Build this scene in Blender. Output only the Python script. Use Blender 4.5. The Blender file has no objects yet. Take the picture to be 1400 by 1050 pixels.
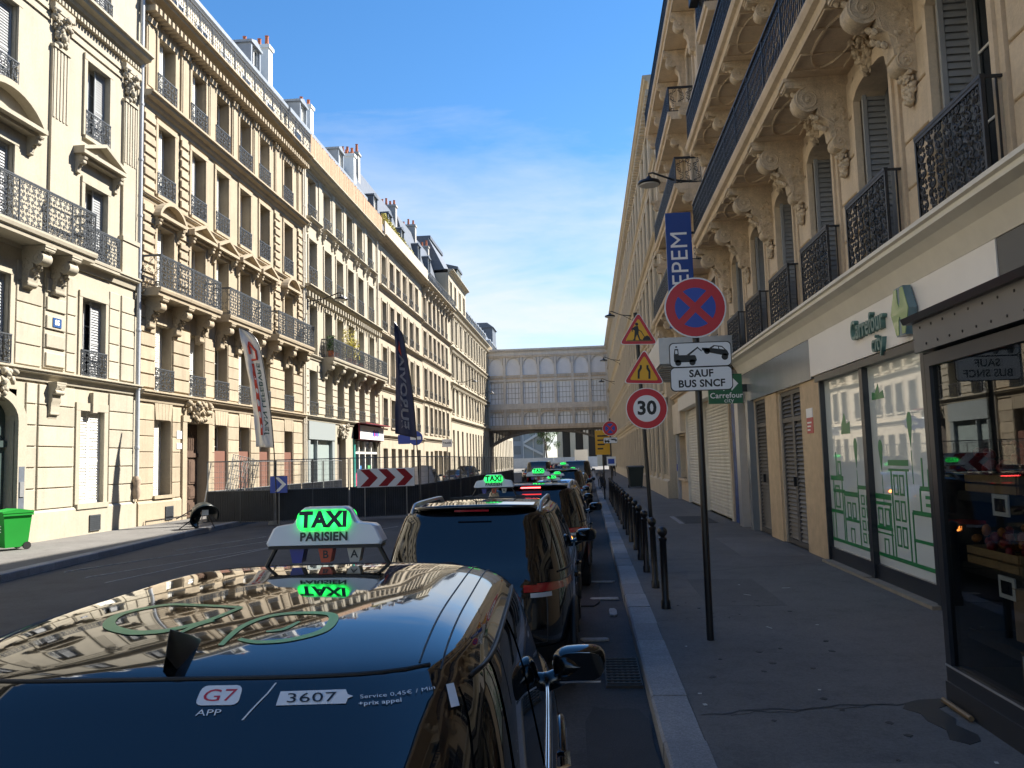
import bpy, math, random
import numpy as np
from mathutils import Vector, Matrix, Euler
S = bpy.context.scene
C = S.collection
PI = math.pi
RAD = math.radians
rng = random.Random(7)

# ---------------------------------------------------------------- camera, sky, sun, exposure
def setup():
    cam = bpy.data.cameras.new('camera'); co = bpy.data.objects.new('camera', cam); C.objects.link(co)
    psi, pitch, roll = RAD(5.084), RAD(5.243), 0.028
    F = Vector((-math.sin(psi)*math.cos(pitch), math.cos(psi)*math.cos(pitch), math.sin(pitch)))
    R = Vector((math.cos(psi), math.sin(psi), 0)); U = R.cross(F)
    c, s = math.cos(roll), math.sin(roll)
    R2 = R*c - U*s; U2 = U*c + R*s           # tiny roll of the hand-held phone
    m = Matrix((R2, U2, -F)).transposed().to_4x4()
    m.translation = (0, 0, 2.1); co.matrix_world = m
    cam.sensor_width = 36; cam.lens = 36*1132/1400; cam.clip_end = 3000; cam.clip_start = .05
    S.camera = co
    sv = Vector((1.0, .60, 1.15)).normalized()
    el = math.asin(sv.z); az = math.atan2(sv.x, sv.y)
    w = bpy.data.worlds.new('World'); S.world = w; w.use_nodes = True
    nt = w.node_tree; N = nt.nodes; Lk = nt.links; N.clear()
    out = N.new('ShaderNodeOutputWorld'); bg = N.new('ShaderNodeBackground'); bg.inputs[1].default_value = .064
    sky = N.new('ShaderNodeTexSky'); sky.sky_type = 'NISHITA'; sky.sun_disc = False
    sky.sun_elevation = el; sky.sun_rotation = az; sky.altitude = 50; sky.air_density = 1.0; sky.dust_density = 0; sky.ozone_density = 3.0
    tc = N.new('ShaderNodeTexCoord'); sp = N.new('ShaderNodeSeparateXYZ'); Lk.new(tc.outputs['Generated'], sp.inputs[0])
    def math_(op, a, b=None, cl=False):
        n = N.new('ShaderNodeMath'); n.operation = op; n.use_clamp = cl
        for i, q in enumerate((a, b)):
            if q is None: continue
            if isinstance(q, (int, float)): n.inputs[i].default_value = q
            else: Lk.new(q, n.inputs[i])
        return n.outputs[0]
    den = math_('ADD', math_('MAXIMUM', sp.outputs[2], 0.0), .16)
    cx = math_('DIVIDE', sp.outputs[0], den); cy = math_('DIVIDE', sp.outputs[1], den)
    cb = N.new('ShaderNodeCombineXYZ'); Lk.new(cx, cb.inputs[0]); Lk.new(cy, cb.inputs[1])
    def noise(scale, detail, rough, dist, sx, sy, off):
        mp = N.new('ShaderNodeMapping'); mp.inputs['Scale'].default_value = (sx, sy, 1); mp.inputs['Location'].default_value = (off, off*.7, 0)
        Lk.new(cb.outputs[0], mp.inputs[0])
        n = N.new('ShaderNodeTexNoise'); n.inputs['Scale'].default_value = scale; n.inputs['Detail'].default_value = detail
        n.inputs['Roughness'].default_value = rough; n.inputs['Distortion'].default_value = dist; Lk.new(mp.outputs[0], n.inputs['Vector'])
        return n.outputs['Fac']
    n1 = noise(1.0, 10, .58, .5, 1.0, 1.25, 3.1); n2 = noise(.5, 5, .5, .3, 1, 1, 7.7)
    n1b = noise(2.2, 8, .6, .7, .7, 1.3, 9.3)
    cl = math_('ADD', math_('MULTIPLY', n1, .62), math_('MULTIPLY', n1b, .38))
    cov = math_('SUBTRACT', math_('ADD', cl, math_('MULTIPLY', n2, .55)), math_('MULTIPLY', math_('MAXIMUM', math_('SUBTRACT', sp.outputs[2], .20), 0.0), 1.55))
    rp = N.new('ShaderNodeValToRGB'); rp.color_ramp.elements[0].position = .505; rp.color_ramp.elements[1].position = .90
    rp.color_ramp.elements[1].color = (.86, .86, .86, 1); Lk.new(cov, rp.inputs[0])
    hs = N.new('ShaderNodeHueSaturation'); hs.inputs['Saturation'].default_value = 1.24; Lk.new(sky.outputs[0], hs.inputs['Color'])
    mix = N.new('ShaderNodeMixRGB'); mix.inputs[2].default_value = (4.4, 4.6, 4.8, 1)
    Lk.new(rp.outputs[0], mix.inputs[0]); Lk.new(hs.outputs[0], mix.inputs[1])
    Lk.new(mix.outputs[0], bg.inputs[0]); Lk.new(bg.outputs[0], out.inputs[0])
    sd = bpy.data.lights.new('sun', 'SUN'); sd.energy = 4.3; sd.angle = RAD(.53); sd.color = (1, .94, .84)
    so = bpy.data.objects.new('sun', sd); C.objects.link(so); so.rotation_euler = (-sv).to_track_quat('-Z', 'Y').to_euler(); so.location = (40, 30, 60)
    v = S.view_settings; v.view_transform = 'Standard'; v.look = 'None'; v.exposure = 1.76; v.gamma = 1; v.use_curve_mapping = False
    S.cycles.diffuse_bounces = 6; S.cycles.max_bounces = 10; S.cycles.caustics_reflective = False; S.cycles.caustics_refractive = False
    S.render.resolution_x = 1024; S.render.resolution_y = 768
setup()

# ---------------------------------------------------------------- materials
MAT = {}
def mat(name, col, rough=.8, metal=0, var=.0, vs=2.0, bump=0, bs=40, orand=0, spec=None, coat=0, emit=None, es=1, ior=None, stain=0, grain=0, gs=20):
    if name in MAT: return MAT[name]
    m = bpy.data.materials.new(name); m.use_nodes = True; nt = m.node_tree; N = nt.nodes; L = nt.links
    b = N['Principled BSDF']; b.inputs['Roughness'].default_value = rough; b.inputs['Metallic'].default_value = metal
    c4 = (*col, 1); b.inputs['Base Color'].default_value = c4
    if spec is not None: b.inputs['Specular IOR Level'].default_value = spec
    if ior: b.inputs['IOR'].default_value = ior
    if coat: b.inputs['Coat Weight'].default_value = coat; b.inputs['Coat Roughness'].default_value = .018
    if emit: b.inputs['Emission Color'].default_value = (*emit, 1); b.inputs['Emission Strength'].default_value = es
    src = None
    tc = N.new('ShaderNodeTexCoord'); geo = N.new('ShaderNodeNewGeometry')
    def hsv(prev, fac, lo, hi):
        mr = N.new('ShaderNodeMapRange'); mr.inputs['To Min'].default_value = lo; mr.inputs['To Max'].default_value = hi
        L.new(fac, mr.inputs['Value'])
        h = N.new('ShaderNodeHueSaturation'); L.new(mr.outputs[0], h.inputs['Value'])
        if prev is None: h.inputs['Color'].default_value = c4
        else: L.new(prev, h.inputs['Color'])
        return h.outputs[0]
    if var:
        n = N.new('ShaderNodeTexNoise'); n.inputs['Scale'].default_value = vs; n.inputs['Detail'].default_value = 8; n.inputs['Roughness'].default_value = .65
        L.new(geo.outputs['Position'], n.inputs['Vector'])
        mr = N.new('ShaderNodeMapRange'); mr.inputs['From Min'].default_value = .3; mr.inputs['From Max'].default_value = .7; L.new(n.outputs['Fac'], mr.inputs['Value'])
        src = hsv(src, mr.outputs[0], 1-var, 1+var)
    if stain:
        mp = N.new('ShaderNodeMapping'); mp.inputs['Scale'].default_value = (1.6, 1.6, .18); L.new(geo.outputs['Position'], mp.inputs[0])
        n = N.new('ShaderNodeTexNoise'); n.inputs['Scale'].default_value = 1.6; n.inputs['Detail'].default_value = 7; n.inputs['Roughness'].default_value = .7; L.new(mp.outputs[0], n.inputs['Vector'])
        mr = N.new('ShaderNodeMapRange'); mr.inputs['From Min'].default_value = .48; mr.inputs['From Max'].default_value = .75; L.new(n.outputs['Fac'], mr.inputs['Value'])
        src = hsv(src, mr.outputs[0], 1, 1-stain)
    if grain:
        n = N.new('ShaderNodeTexNoise'); n.inputs['Scale'].default_value = gs; n.inputs['Detail'].default_value = 3; n.inputs['Roughness'].default_value = .8; L.new(geo.outputs['Position'], n.inputs['Vector'])
        mr = N.new('ShaderNodeMapRange'); mr.inputs['From Min'].default_value = .32; mr.inputs['From Max'].default_value = .68; L.new(n.outputs['Fac'], mr.inputs['Value'])
        src = hsv(src, mr.outputs[0], 1-grain, 1+grain)
    if orand:
        oi = N.new('ShaderNodeObjectInfo'); src = hsv(src, oi.outputs['Random'], 1-orand, 1+orand)
    if src is not None: L.new(src, b.inputs['Base Color'])
    if bump:
        n = N.new('ShaderNodeTexNoise'); n.inputs['Scale'].default_value = bs; n.inputs['Detail'].default_value = 5; L.new(geo.outputs['Position'], n.inputs['Vector'])
        bp = N.new('ShaderNodeBump'); bp.inputs['Strength'].default_value = bump; bp.inputs['Distance'].default_value = .02
        L.new(n.outputs['Fac'], bp.inputs['Height']); L.new(bp.outputs[0], b.inputs['Normal'])
    MAT[name] = m; return m
def glass_mat(name, tint=(.9, .93, .92), rough=.0):
    m = bpy.data.materials.new(name); m.use_nodes = True; nt = m.node_tree; N = nt.nodes; L = nt.links; N.clear()
    o = N.new('ShaderNodeOutputMaterial'); t = N.new('ShaderNodeBsdfTransparent'); t.inputs[0].default_value = (*tint, 1)
    g = N.new('ShaderNodeBsdfGlossy'); g.inputs['Roughness'].default_value = rough
    ge = N.new('ShaderNodeNewGeometry'); dt = N.new('ShaderNodeVectorMath'); dt.operation = 'DOT_PRODUCT'; L.new(ge.outputs['Incoming'], dt.inputs[0]); L.new(ge.outputs['Normal'], dt.inputs[1])
    def mth(op, a, b=0.0):
        n = N.new('ShaderNodeMath'); n.operation = op
        for i, q in enumerate((a, b)):
            if isinstance(q, float): n.inputs[i].default_value = q
            else: L.new(q, n.inputs[i])
        return n.outputs[0]
    fr_ = mth('ADD', mth('MULTIPLY', mth('POWER', mth('SUBTRACT', 1.0, mth('ABSOLUTE', dt.outputs['Value'])), 5.0), .95), .05)   # Schlick, same from both sides of the pane
    x = N.new('ShaderNodeMixShader')
    L.new(fr_, x.inputs[0]); L.new(t.outputs[0], x.inputs[1]); L.new(g.outputs[0], x.inputs[2]); L.new(x.outputs[0], o.inputs[0])
    MAT[name] = m; return m

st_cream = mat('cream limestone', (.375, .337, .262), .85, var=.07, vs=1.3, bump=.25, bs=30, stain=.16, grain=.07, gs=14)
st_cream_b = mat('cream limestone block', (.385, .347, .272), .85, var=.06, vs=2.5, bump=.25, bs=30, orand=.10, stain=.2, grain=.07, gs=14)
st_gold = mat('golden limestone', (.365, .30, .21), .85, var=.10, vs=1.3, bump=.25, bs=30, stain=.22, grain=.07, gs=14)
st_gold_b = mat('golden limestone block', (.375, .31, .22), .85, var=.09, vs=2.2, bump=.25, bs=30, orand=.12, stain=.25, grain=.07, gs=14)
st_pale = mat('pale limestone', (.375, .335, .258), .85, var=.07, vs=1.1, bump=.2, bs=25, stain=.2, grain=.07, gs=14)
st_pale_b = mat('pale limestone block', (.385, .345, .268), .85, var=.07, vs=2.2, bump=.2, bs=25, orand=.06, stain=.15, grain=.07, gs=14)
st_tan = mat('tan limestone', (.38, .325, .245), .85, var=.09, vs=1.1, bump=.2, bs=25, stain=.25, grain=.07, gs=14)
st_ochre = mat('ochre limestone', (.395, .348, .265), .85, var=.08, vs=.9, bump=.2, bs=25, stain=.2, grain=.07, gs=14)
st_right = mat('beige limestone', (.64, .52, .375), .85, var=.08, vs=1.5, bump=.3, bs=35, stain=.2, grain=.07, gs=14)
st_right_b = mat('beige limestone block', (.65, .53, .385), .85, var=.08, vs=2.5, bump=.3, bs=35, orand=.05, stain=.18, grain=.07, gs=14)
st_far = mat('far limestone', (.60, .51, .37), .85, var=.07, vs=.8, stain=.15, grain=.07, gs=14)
st_orn = mat('carved limestone', (.62, .51, .37), .85, var=.2, vs=6, bump=.7, bs=70, grain=.14, gs=30, stain=.3)
iron = mat('black wrought iron', (.022, .024, .028), .45, spec=.4, var=.15, vs=8)
iron_grey = mat('weathered grey iron', (.055, .062, .07), .5, var=.2, vs=6)
zinc = mat('zinc roofing', (.30, .32, .34), .45, metal=.3, var=.12, vs=.8, stain=.2)
slate = mat('blue slate', (.10, .115, .14), .55, var=.2, vs=3, bump=.3, bs=12)
pipe_grey = mat('grey painted pipe', (.40, .43, .47), .5, var=.08, vs=3)
white_paint = mat('white paint', (.74, .73, .69), .5, var=.05, vs=4)
shut_grey = mat('grey shutter paint', (.33, .34, .35), .6, var=.06, vs=4)
shut_white = mat('off white shutter paint', (.66, .65, .60), .6, var=.06, vs=4)
wood_brown = mat('brown door wood', (.115, .075, .055), .5, var=.2, vs=5, bump=.2)
door_green = mat('dark green door paint', (.045, .065, .062), .35, var=.12, vs=4)
terracotta = mat('terracotta', (.42, .13, .06), .8, var=.15, vs=5)
reed = mat('reed screen', (.42, .27, .17), .9, var=.25, vs=7)
def pane_mat(name, dark, light):
    m = mat(name, dark, .03, spec=.8); nt = m.node_tree; N = nt.nodes; L = nt.links; b = N['Principled BSDF']
    oi = N.new('ShaderNodeObjectInfo'); r = N.new('ShaderNodeValToRGB'); r.color_ramp.interpolation = 'CONSTANT'
    e = r.color_ramp.elements; e[0].color = (*dark, 1); e[1].position = .52; e[1].color = (*light, 1)
    x = r.color_ramp.elements.new(.28); x.color = (dark[0]*2.2, dark[1]*2.2, dark[2]*2.2, 1)
    tc = N.new('ShaderNodeTexCoord'); n = N.new('ShaderNodeTexNoise'); n.inputs['Scale'].default_value = 9; mp = N.new('ShaderNodeMapping'); mp.inputs['Scale'].default_value = (1, 4, .25)
    L.new(tc.outputs['Object'], mp.inputs[0]); L.new(mp.outputs[0], n.inputs['Vector'])
    mr = N.new('ShaderNodeMapRange'); mr.inputs['To Min'].default_value = .55; mr.inputs['To Max'].default_value = 1.3; L.new(n.outputs['Fac'], mr.inputs['Value'])
    h = N.new('ShaderNodeHueSaturation'); L.new(oi.outputs['Random'], r.inputs[0]); L.new(r.outputs[0], h.inputs['Color']); L.new(mr.outputs[0], h.inputs['Value'])
    L.new(h.outputs[0], b.inputs['Base Color']); return m
pane = pane_mat('window glass with curtains', (.018, .022, .026), (.36, .36, .34))
pane_dark = mat('dark window glass', (.012, .015, .018), .03, spec=.8)
asphalt = mat('asphalt', (.058, .059, .062), .82, var=.28, vs=.7, bump=.5, bs=90, stain=.3, grain=.3, gs=38)
pave = mat('pavement asphalt', (.143, .137, .129), .88, var=.16, vs=.45, bump=.35, bs=110, stain=.28, grain=.22, gs=42)

granite = mat('granite kerb', (.25, .252, .258), .75, var=.14, vs=3, bump=.35, bs=70, orand=.16, grain=.3, gs=55)
black_metal = mat('black painted metal', (.012, .012, .014), .35, spec=.5, var=.2, vs=6)
grey_metal = mat('galvanised steel', (.33, .34, .35), .45, metal=.5, var=.12, vs=10)
alu = mat('brushed aluminium', (.5, .51, .52), .35, metal=.6, var=.06, vs=6)
dark_frame = mat('dark shopfront frame', (.022, .025, .032), .3, spec=.5)
white_sign = mat('white sign sheet', (.84, .85, .86), .35)
red_sign = mat('red sign sheet', (.55, .018, .03), .35)
blue_sign = mat('blue sign sheet', (.02, .07, .42), .35)
yellow_sign = mat('amber sign sheet', (.80, .42, .01), .35)
black_sign = mat('black sign print', (.01, .01, .01), .4)
sign_back = mat('sign back', (.3, .3, .31), .5)
paint_black = mat('black car paint', (.006, .006, .007), .05, spec=.5, coat=.75, ior=1.5, var=.8, vs=14)
paint_dark = mat('anthracite car paint', (.02, .021, .024), .06, spec=.6, coat=1.0)
paint_silver = mat('silver car paint', (.42, .45, .50), .25, metal=.6, coat=1.0)
paint_red = mat('red car paint', (.30, .02, .02), .1, coat=1.0)
paint_white = mat('white car paint', (.75, .75, .74), .1, coat=1.0)
car_glass = mat('tinted car glass', (.004, .005, .006), .015, spec=.7, ior=1.6)
tyre_m = mat('tyre rubber', (.015, .015, .016), .85)
rim_m = mat('alloy rim', (.35, .36, .38), .3, metal=.9)
chrome = mat('chrome trim', (.75, .76, .78), .08, metal=1)
plastic = mat('black plastic', (.014, .014, .015), .5)
light_red = mat('red tail light', (.36, .012, .016), .1, coat=1)
light_clear = mat('clear lamp lens', (.55, .56, .58), .12, coat=1)
lit_red = mat('lit brake light', (.5, .02, .02), .2, emit=(1, .05, .05), es=5)
lit_orange = mat('lit indicator light', (.6, .2, .02), .2, emit=(1, .28, .05), es=5)
taxi_green = mat('lit green taxi lamp', (.02, .5, .06), .2, emit=(.02, .95, .12), es=1.5)
taxi_white = mat('taxi sign plastic', (.72, .76, .82), .3, coat=.4)

def dusty(m, scale=7.0):      # film of street dust: roughness breaks up in smears
    nt = m.node_tree; N = nt.nodes; L = nt.links; b = N['Principled BSDF']; geo = N.new('ShaderNodeNewGeometry')
    mp = N.new('ShaderNodeMapping'); mp.inputs['Scale'].default_value = (1, .35, 1); L.new(geo.outputs['Position'], mp.inputs[0])
    n = N.new('ShaderNodeTexNoise'); n.inputs['Scale'].default_value = scale; n.inputs['Detail'].default_value = 9; n.inputs['Roughness'].default_value = .7; L.new(mp.outputs[0], n.inputs['Vector'])
    mr = N.new('ShaderNodeMapRange'); mr.inputs['From Min'].default_value = .42; mr.inputs['From Max'].default_value = .78; mr.inputs['To Min'].default_value = .006; mr.inputs['To Max'].default_value = .04; L.new(n.outputs['Fac'], mr.inputs['Value'])
    L.new(mr.outputs[0], b.inputs['Coat Roughness'])
dusty(paint_black); dusty(paint_dark)

def led_lens(m):              # LED spots behind a ribbed green lens
    nt = m.node_tree; N = nt.nodes; L = nt.links; b = N['Principled BSDF']; tc = N.new('ShaderNodeTexCoord'); sp = N.new('ShaderNodeSeparateXYZ'); L.new(tc.outputs['Object'], sp.inputs[0])
    def wv(sock, f, lo):
        a = N.new('ShaderNodeMath'); a.operation = 'MULTIPLY'; a.inputs[1].default_value = f; L.new(sock, a.inputs[0]); c = N.new('ShaderNodeMath'); c.operation = 'COSINE'; L.new(a.outputs[0], c.inputs[0])
        r = N.new('ShaderNodeMapRange'); r.inputs['From Min'].default_value = -1; r.inputs['To Min'].default_value = lo; L.new(c.outputs[0], r.inputs['Value']); return r.outputs[0]
    p = N.new('ShaderNodeMath'); p.operation = 'MULTIPLY'; L.new(wv(sp.outputs[0], 150, .45), p.inputs[0]); L.new(wv(sp.outputs[1], 75, .4), p.inputs[1])
    q = N.new('ShaderNodeMath'); q.operation = 'MULTIPLY'; q.inputs[1].default_value = 1.25; L.new(p.outputs[0], q.inputs[0]); L.new(q.outputs[0], b.inputs['Emission Strength'])
led_lens(taxi_green)

# ---------------------------------------------------------------- mesh helpers
class MB:
    def __init__(s): s.v = []; s.f = []
    def add(s, v, f):
        n = len(s.v); s.v += [tuple(p) for p in v]; s.f += [tuple(i+n for i in q) for q in f]; return s
    def box(s, x0, x1, y0, y1, z0, z1):
        return s.add([(x0,y0,z0),(x1,y0,z0),(x1,y1,z0),(x0,y1,z0),(x0,y0,z1),(x1,y0,z1),(x1,y1,z1),(x0,y1,z1)],
                     [(0,3,2,1),(4,5,6,7),(0,1,5,4),(1,2,6,5),(2,3,7,6),(3,0,4,7)])
    def bbox(s, x0, x1, y0, y1, z0, z1, b=.01):   # block with chamfered front (+x) edges
        return s.add([(x0,y0,z0),(x0,y1,z0),(x0,y1,z1),(x0,y0,z1),(x1-b,y0,z0),(x1-b,y1,z0),(x1-b,y1,z1),(x1-b,y0,z1),
                      (x1,y0+b,z0+b),(x1,y1-b,z0+b),(x1,y1-b,z1-b),(x1,y0+b,z1-b)],
                     [(0,3,2,1),(0,1,5,4),(1,2,6,5),(2,3,7,6),(3,0,4,7),(4,5,9,8),(5,6,10,9),(6,7,11,10),(7,4,8,11),(8,9,10,11)])
    def prism(s, pts, axis, lo, hi):
        n = len(pts)
        def P(a, b, t): return {'x': (t, a, b), 'y': (a, t, b), 'z': (a, b, t)}[axis]
        v = [P(a, b, lo) for a, b in pts] + [P(a, b, hi) for a, b in pts]
        ar = sum(pts[i][0]*pts[(i+1) % n][1]-pts[(i+1) % n][0]*pts[i][1] for i in range(n))
        flip = (ar < 0) != (axis == 'y')
        f = [tuple(range(n))[::-1], tuple(range(n, 2*n))] + [(i, (i+1) % n, (i+1) % n+n, i+n) for i in range(n)]
        if flip: f = [q[::-1] for q in f]
        return s.add(v, f)
    def tube(s, path, r, n=6, caps=True):
        P = [Vector(p) for p in path]; m = len(P); rs = r if isinstance(r, (list, tuple)) else [r]*m
        v = []; prev = None
        for i, p in enumerate(P):
            t = (P[min(i+1, m-1)]-P[max(i-1, 0)])
            if t.length < 1e-9: t = Vector((0, 0, 1))
            t.normalize()
            if prev is None:
                a = Vector((0, 0, 1)) if abs(t.z) < .9 else Vector((1, 0, 0)); u = t.cross(a).normalized()
            else: u = (prev-t*prev.dot(t)); u = u.normalized() if u.length > 1e-6 else t.orthogonal().normalized()
            prev = u; w = t.cross(u)
            for k in range(n):
                an = 2*PI*(k+.5)/n; v.append(p+(u*math.cos(an)+w*math.sin(an))*rs[i])
        f = [(i*n+k, i*n+(k+1) % n, (i+1)*n+(k+1) % n, (i+1)*n+k) for i in range(m-1) for k in range(n)]
        if caps: f += [tuple(range(n))[::-1], tuple(range((m-1)*n, m*n))]
        return s.add(v, f)
    def lathe(s, prof, c=(0, 0, 0), n=16, axis='z'):
        v = []; m = len(prof)
        for r, h in prof:
            for k in range(n):
                a = 2*PI*k/n; q = (r*math.cos(a), r*math.sin(a), h)
                if axis == 'x': q = (q[2], q[0], q[1])
                if axis == 'y': q = (q[1], q[2], q[0])
                v.append((q[0]+c[0], q[1]+c[1], q[2]+c[2]))
        f = [(i*n+k, i*n+(k+1) % n, (i+1)*n+(k+1) % n, (i+1)*n+k) for i in range(m-1) for k in range(n)]
        f += [tuple(range(n))[::-1], tuple(range((m-1)*n, m*n))]
        return s.add(v, f)
    def ell(s, c, r, nu=7, nv=5, rot=None):
        v = []; f = []
        for j in range(nv+1):
            th = PI*j/nv
            for k in range(nu):
                a = 2*PI*k/nu; p = Vector((r[0]*math.sin(th)*math.cos(a), r[1]*math.sin(th)*math.sin(a), r[2]*math.cos(th)))
                if rot: p = rot @ p
                v.append((p.x+c[0], p.y+c[1], p.z+c[2]))
        for j in range(nv):
            for k in range(nu): f.append((j*nu+k, (j+1)*nu+k, (j+1)*nu+(k+1) % nu, j*nu+(k+1) % nu))
        return s.add(v, f)
    def grid(s, fn, nu, nv):
        v = [fn(i/nu, j/nv) for i in range(nu+1) for j in range(nv+1)]
        f = [(i*(nv+1)+j, (i+1)*(nv+1)+j, (i+1)*(nv+1)+j+1, i*(nv+1)+j+1) for i in range(nu) for j in range(nv)]
        return s.add(v, f)
    def tf(s, m):
        s.v = [tuple(m @ Vector(p)) for p in s.v]; return s
    def mesh(s, name, material, smooth=False):
        me = bpy.data.meshes.new(name); me.from_pydata(s.v, [], s.f); me.materials.append(material)
        if smooth:
            me.polygons.foreach_set('use_smooth', [True]*len(me.polygons))
            if smooth is not True:
                try: me.set_sharp_from_angle(angle=RAD(smooth))
                except Exception: pass
        me.update(); return me
def ob(name, me, parent=None, loc=(0, 0, 0), rot=None, scale=None):
    o = bpy.data.objects.new(name, me); C.objects.link(o); o.location = loc
    if rot: o.rotation_euler = rot
    if scale: o.scale = scale
    if parent: o.parent = parent
    return o
def tag(o, label=None, cat=None, group=None, kind=None):
    for k, q in (('label', label), ('category', cat), ('group', group), ('kind', kind)):
        if q: o[k] = q
    return o
def thing(name, label, cat, loc=(0, 0, 0), rz=0, group=None):
    return tag(ob(name, None, None, loc, (0, 0, rz)), label, cat, group)
def copy_tree(o, parent=None):
    c = o.copy(); C.objects.link(c)
    if parent: c.parent = parent; c.matrix_parent_inverse = o.matrix_parent_inverse
    for ch in list(o.children): copy_tree(ch, c)
    return c
CACHE = {}
def cached(key, fn):
    if key not in CACHE: CACHE[key] = fn()
    return CACHE[key]
def B(material, *boxes, name='m'):
    m = MB()
    for b in boxes: m.box(*b)
    return m.mesh(name, material)
def text_mesh(s, size, material, bold=0, ext=0, align='CENTER', sx=1, shear=0):
    def mk():
        cu = bpy.data.curves.new('lettering', 'FONT'); cu.body = s; cu.size = size; cu.align_x = align; cu.align_y = 'CENTER'
        cu.offset = bold; cu.extrude = ext; cu.shear = shear; cu.resolution_u = 3; cu.space_character = 1.04
        o = bpy.data.objects.new('lettering', cu); C.objects.link(o)
        dg = bpy.context.evaluated_depsgraph_get(); me = bpy.data.meshes.new_from_object(o.evaluated_get(dg))
        bpy.data.objects.remove(o); me.materials.clear(); me.materials.append(material)
        if sx != 1: me.transform(Matrix.Diagonal((sx, 1, 1, 1)))
        return me
    return cached(('txt', s, size, material.name, bold, ext, align, sx, shear), mk)
FRONT = (PI/2, 0, 0)            # sheet facing -y (towards the camera end of the street)
WALL = (PI/2, 0, PI/2)          # sheet facing +x of its parent (out of a facade)
VERT = Matrix(((0, -1, 0), (0, 0, -1), (1, 0, 0))).to_euler()   # lettering that climbs, facing -y
def poly_mesh(polys, material, thick=.002):
    m = MB()
    for p in polys: m.prism(p, 'z', 0, thick)
    return m.mesh('print', material)
def disc_pts(r, n=40, cx=0, cy=0, a0=0, a1=2*PI):
    full = abs(a1-a0-2*PI) < 1e-6
    return [(cx+r*math.cos(a0+(a1-a0)*k/(n if full else n-1)), cy+r*math.sin(a0+(a1-a0)*k/(n if full else n-1))) for k in range(n)]
def rrect(w, h, r, n=5):
    P = []
    for cx, cy, a in ((w/2-r, h/2-r, 0), (-w/2+r, h/2-r, PI/2), (-w/2+r, -h/2+r, PI), (w/2-r, -h/2+r, 1.5*PI)):
        P += [(cx+r*math.cos(a+PI/2*k/n), cy+r*math.sin(a+PI/2*k/n)) for k in range(n+1)]
    return P

# ---------------------------------------------------------------- ironwork and ornament meshes
def spiral(c, r0, turns, a0, sg=1, n=16, rmin=.12):
    P = []
    for k in range(n+1):
        t = k/n; r = r0*(1-(1-rmin)*t); a = a0+sg*2*PI*turns*t
        P.append((0, c[0]+r*math.cos(a), c[1]+r*math.sin(a)))
    return P
def scroll_panel(w, h, cols, rows, r, mtl, nseg=12, sides=4, seed=0, rich=False):
    def mk():
        m = MB(); R = random.Random(seed); cw, ch = w/cols, h/rows
        m.box(-.012, .012, -w/2, w/2, 0, .025); m.box(-.02, .02, -w/2, w/2, h-.04, h)
        m.box(-.01, .01, -w/2, -w/2+.02, 0, h); m.box(-.01, .01, w/2-.02, w/2, 0, h)
        for i in range(cols):
            for j in range(rows):
                cy = -w/2+(i+.5)*cw; cz = .02+(j+.5)*(h-.05)/rows; sg = 1 if (i+j) % 2 else -1
                rr = min(cw, ch)*.30
                a = PI/2*sg
                m.tube(spiral((cy-sg*cw*.14, cz+ch*.22), rr, 1.35, -a, sg, nseg), r, sides)
                m.tube(spiral((cy+sg*cw*.14, cz-ch*.22), rr, 1.35, a, sg, nseg), r, sides)
                m.tube([(0, cy-sg*cw*.36, cz+ch*.2), (0, cy-sg*cw*.1, cz), (0, cy+sg*cw*.36, cz-ch*.2)], r*.9, sides)
                if rich:
                    m.tube(spiral((cy+sg*cw*.3, cz+ch*.3), rr*.5, 1.2, a, -sg, 9), r*.85, sides)
                    m.tube(spiral((cy-sg*cw*.3, cz-ch*.3), rr*.5, 1.2, -a, -sg, 9), r*.85, sides)
                    for q in range(3):
                        an = R.random()*6.3; m.ell((0, cy+cw*.25*math.cos(an), cz+ch*.25*math.sin(an)), (.012, .03, .014), 5, 3, Matrix.Rotation(an, 3, 'X'))
        return m.mesh('ironwork', mtl)
    return cached(('scroll', w, h, cols, rows, r, mtl.name, seed, rich), mk)
def baluster_panel(w, h, mtl, step=.13):
    def mk():
        m = MB(); n = max(2, int(w/step))
        m.box(-.015, .015, -w/2, w/2, .03, .055); m.box(-.012, .012, -w/2, w/2, h-.16, h-.14)
        for i in range(n):
            y = -w/2+(i+.5)*w/n; m.box(-.008, .008, y-.008, y+.008, 0, h-.03)
            [m.tube(spiral((y, h*q), w/n*.46, 1.2, (PI/2 if j % 2 else -PI/2), 1 if i % 2 else -1, 9), .0085, 4) for j, q in enumerate((.16, .33, .5, .67))]
            m.tube(spiral((y, h-.1), .04, 1, 0, 1, 8, .8), .007, 4)
        return m.mesh('ironwork', mtl)
    return cached(('bal', w, h, mtl.name, step), mk)
def cluster(n, size, seed, mtl, leaf=.06):
    """carved cluster of leaves and fruit that fills size=(d,w,h), hanging from z=0 downwards"""
    def mk():
        R = random.Random(seed); m = MB()
        for _ in range(n):
            t = R.random(); w = size[1]*(1-.7*t*t)
            y = (R.random()-.5)*w; z = -t*size[2]; d = size[0]*(1-.5*t)*(.35+.65*R.random())*(1-(2*y/max(w, .01))**2*.5)
            rt = Euler((R.random()*6, R.random()*1.2-.6, R.random()*6)).to_matrix()
            s = leaf*(.6+R.random()*.8); m.ell((d, y, z), (s*.55, s, s*.7), 6, 4, rt)
        m.box(0, size[0]*.45, -size[1]*.25, size[1]*.25, -size[2]*.75, 0)
        return m.mesh('carving', mtl, True)
    return cached(('clu', n, size, seed, mtl.name), mk)
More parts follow.
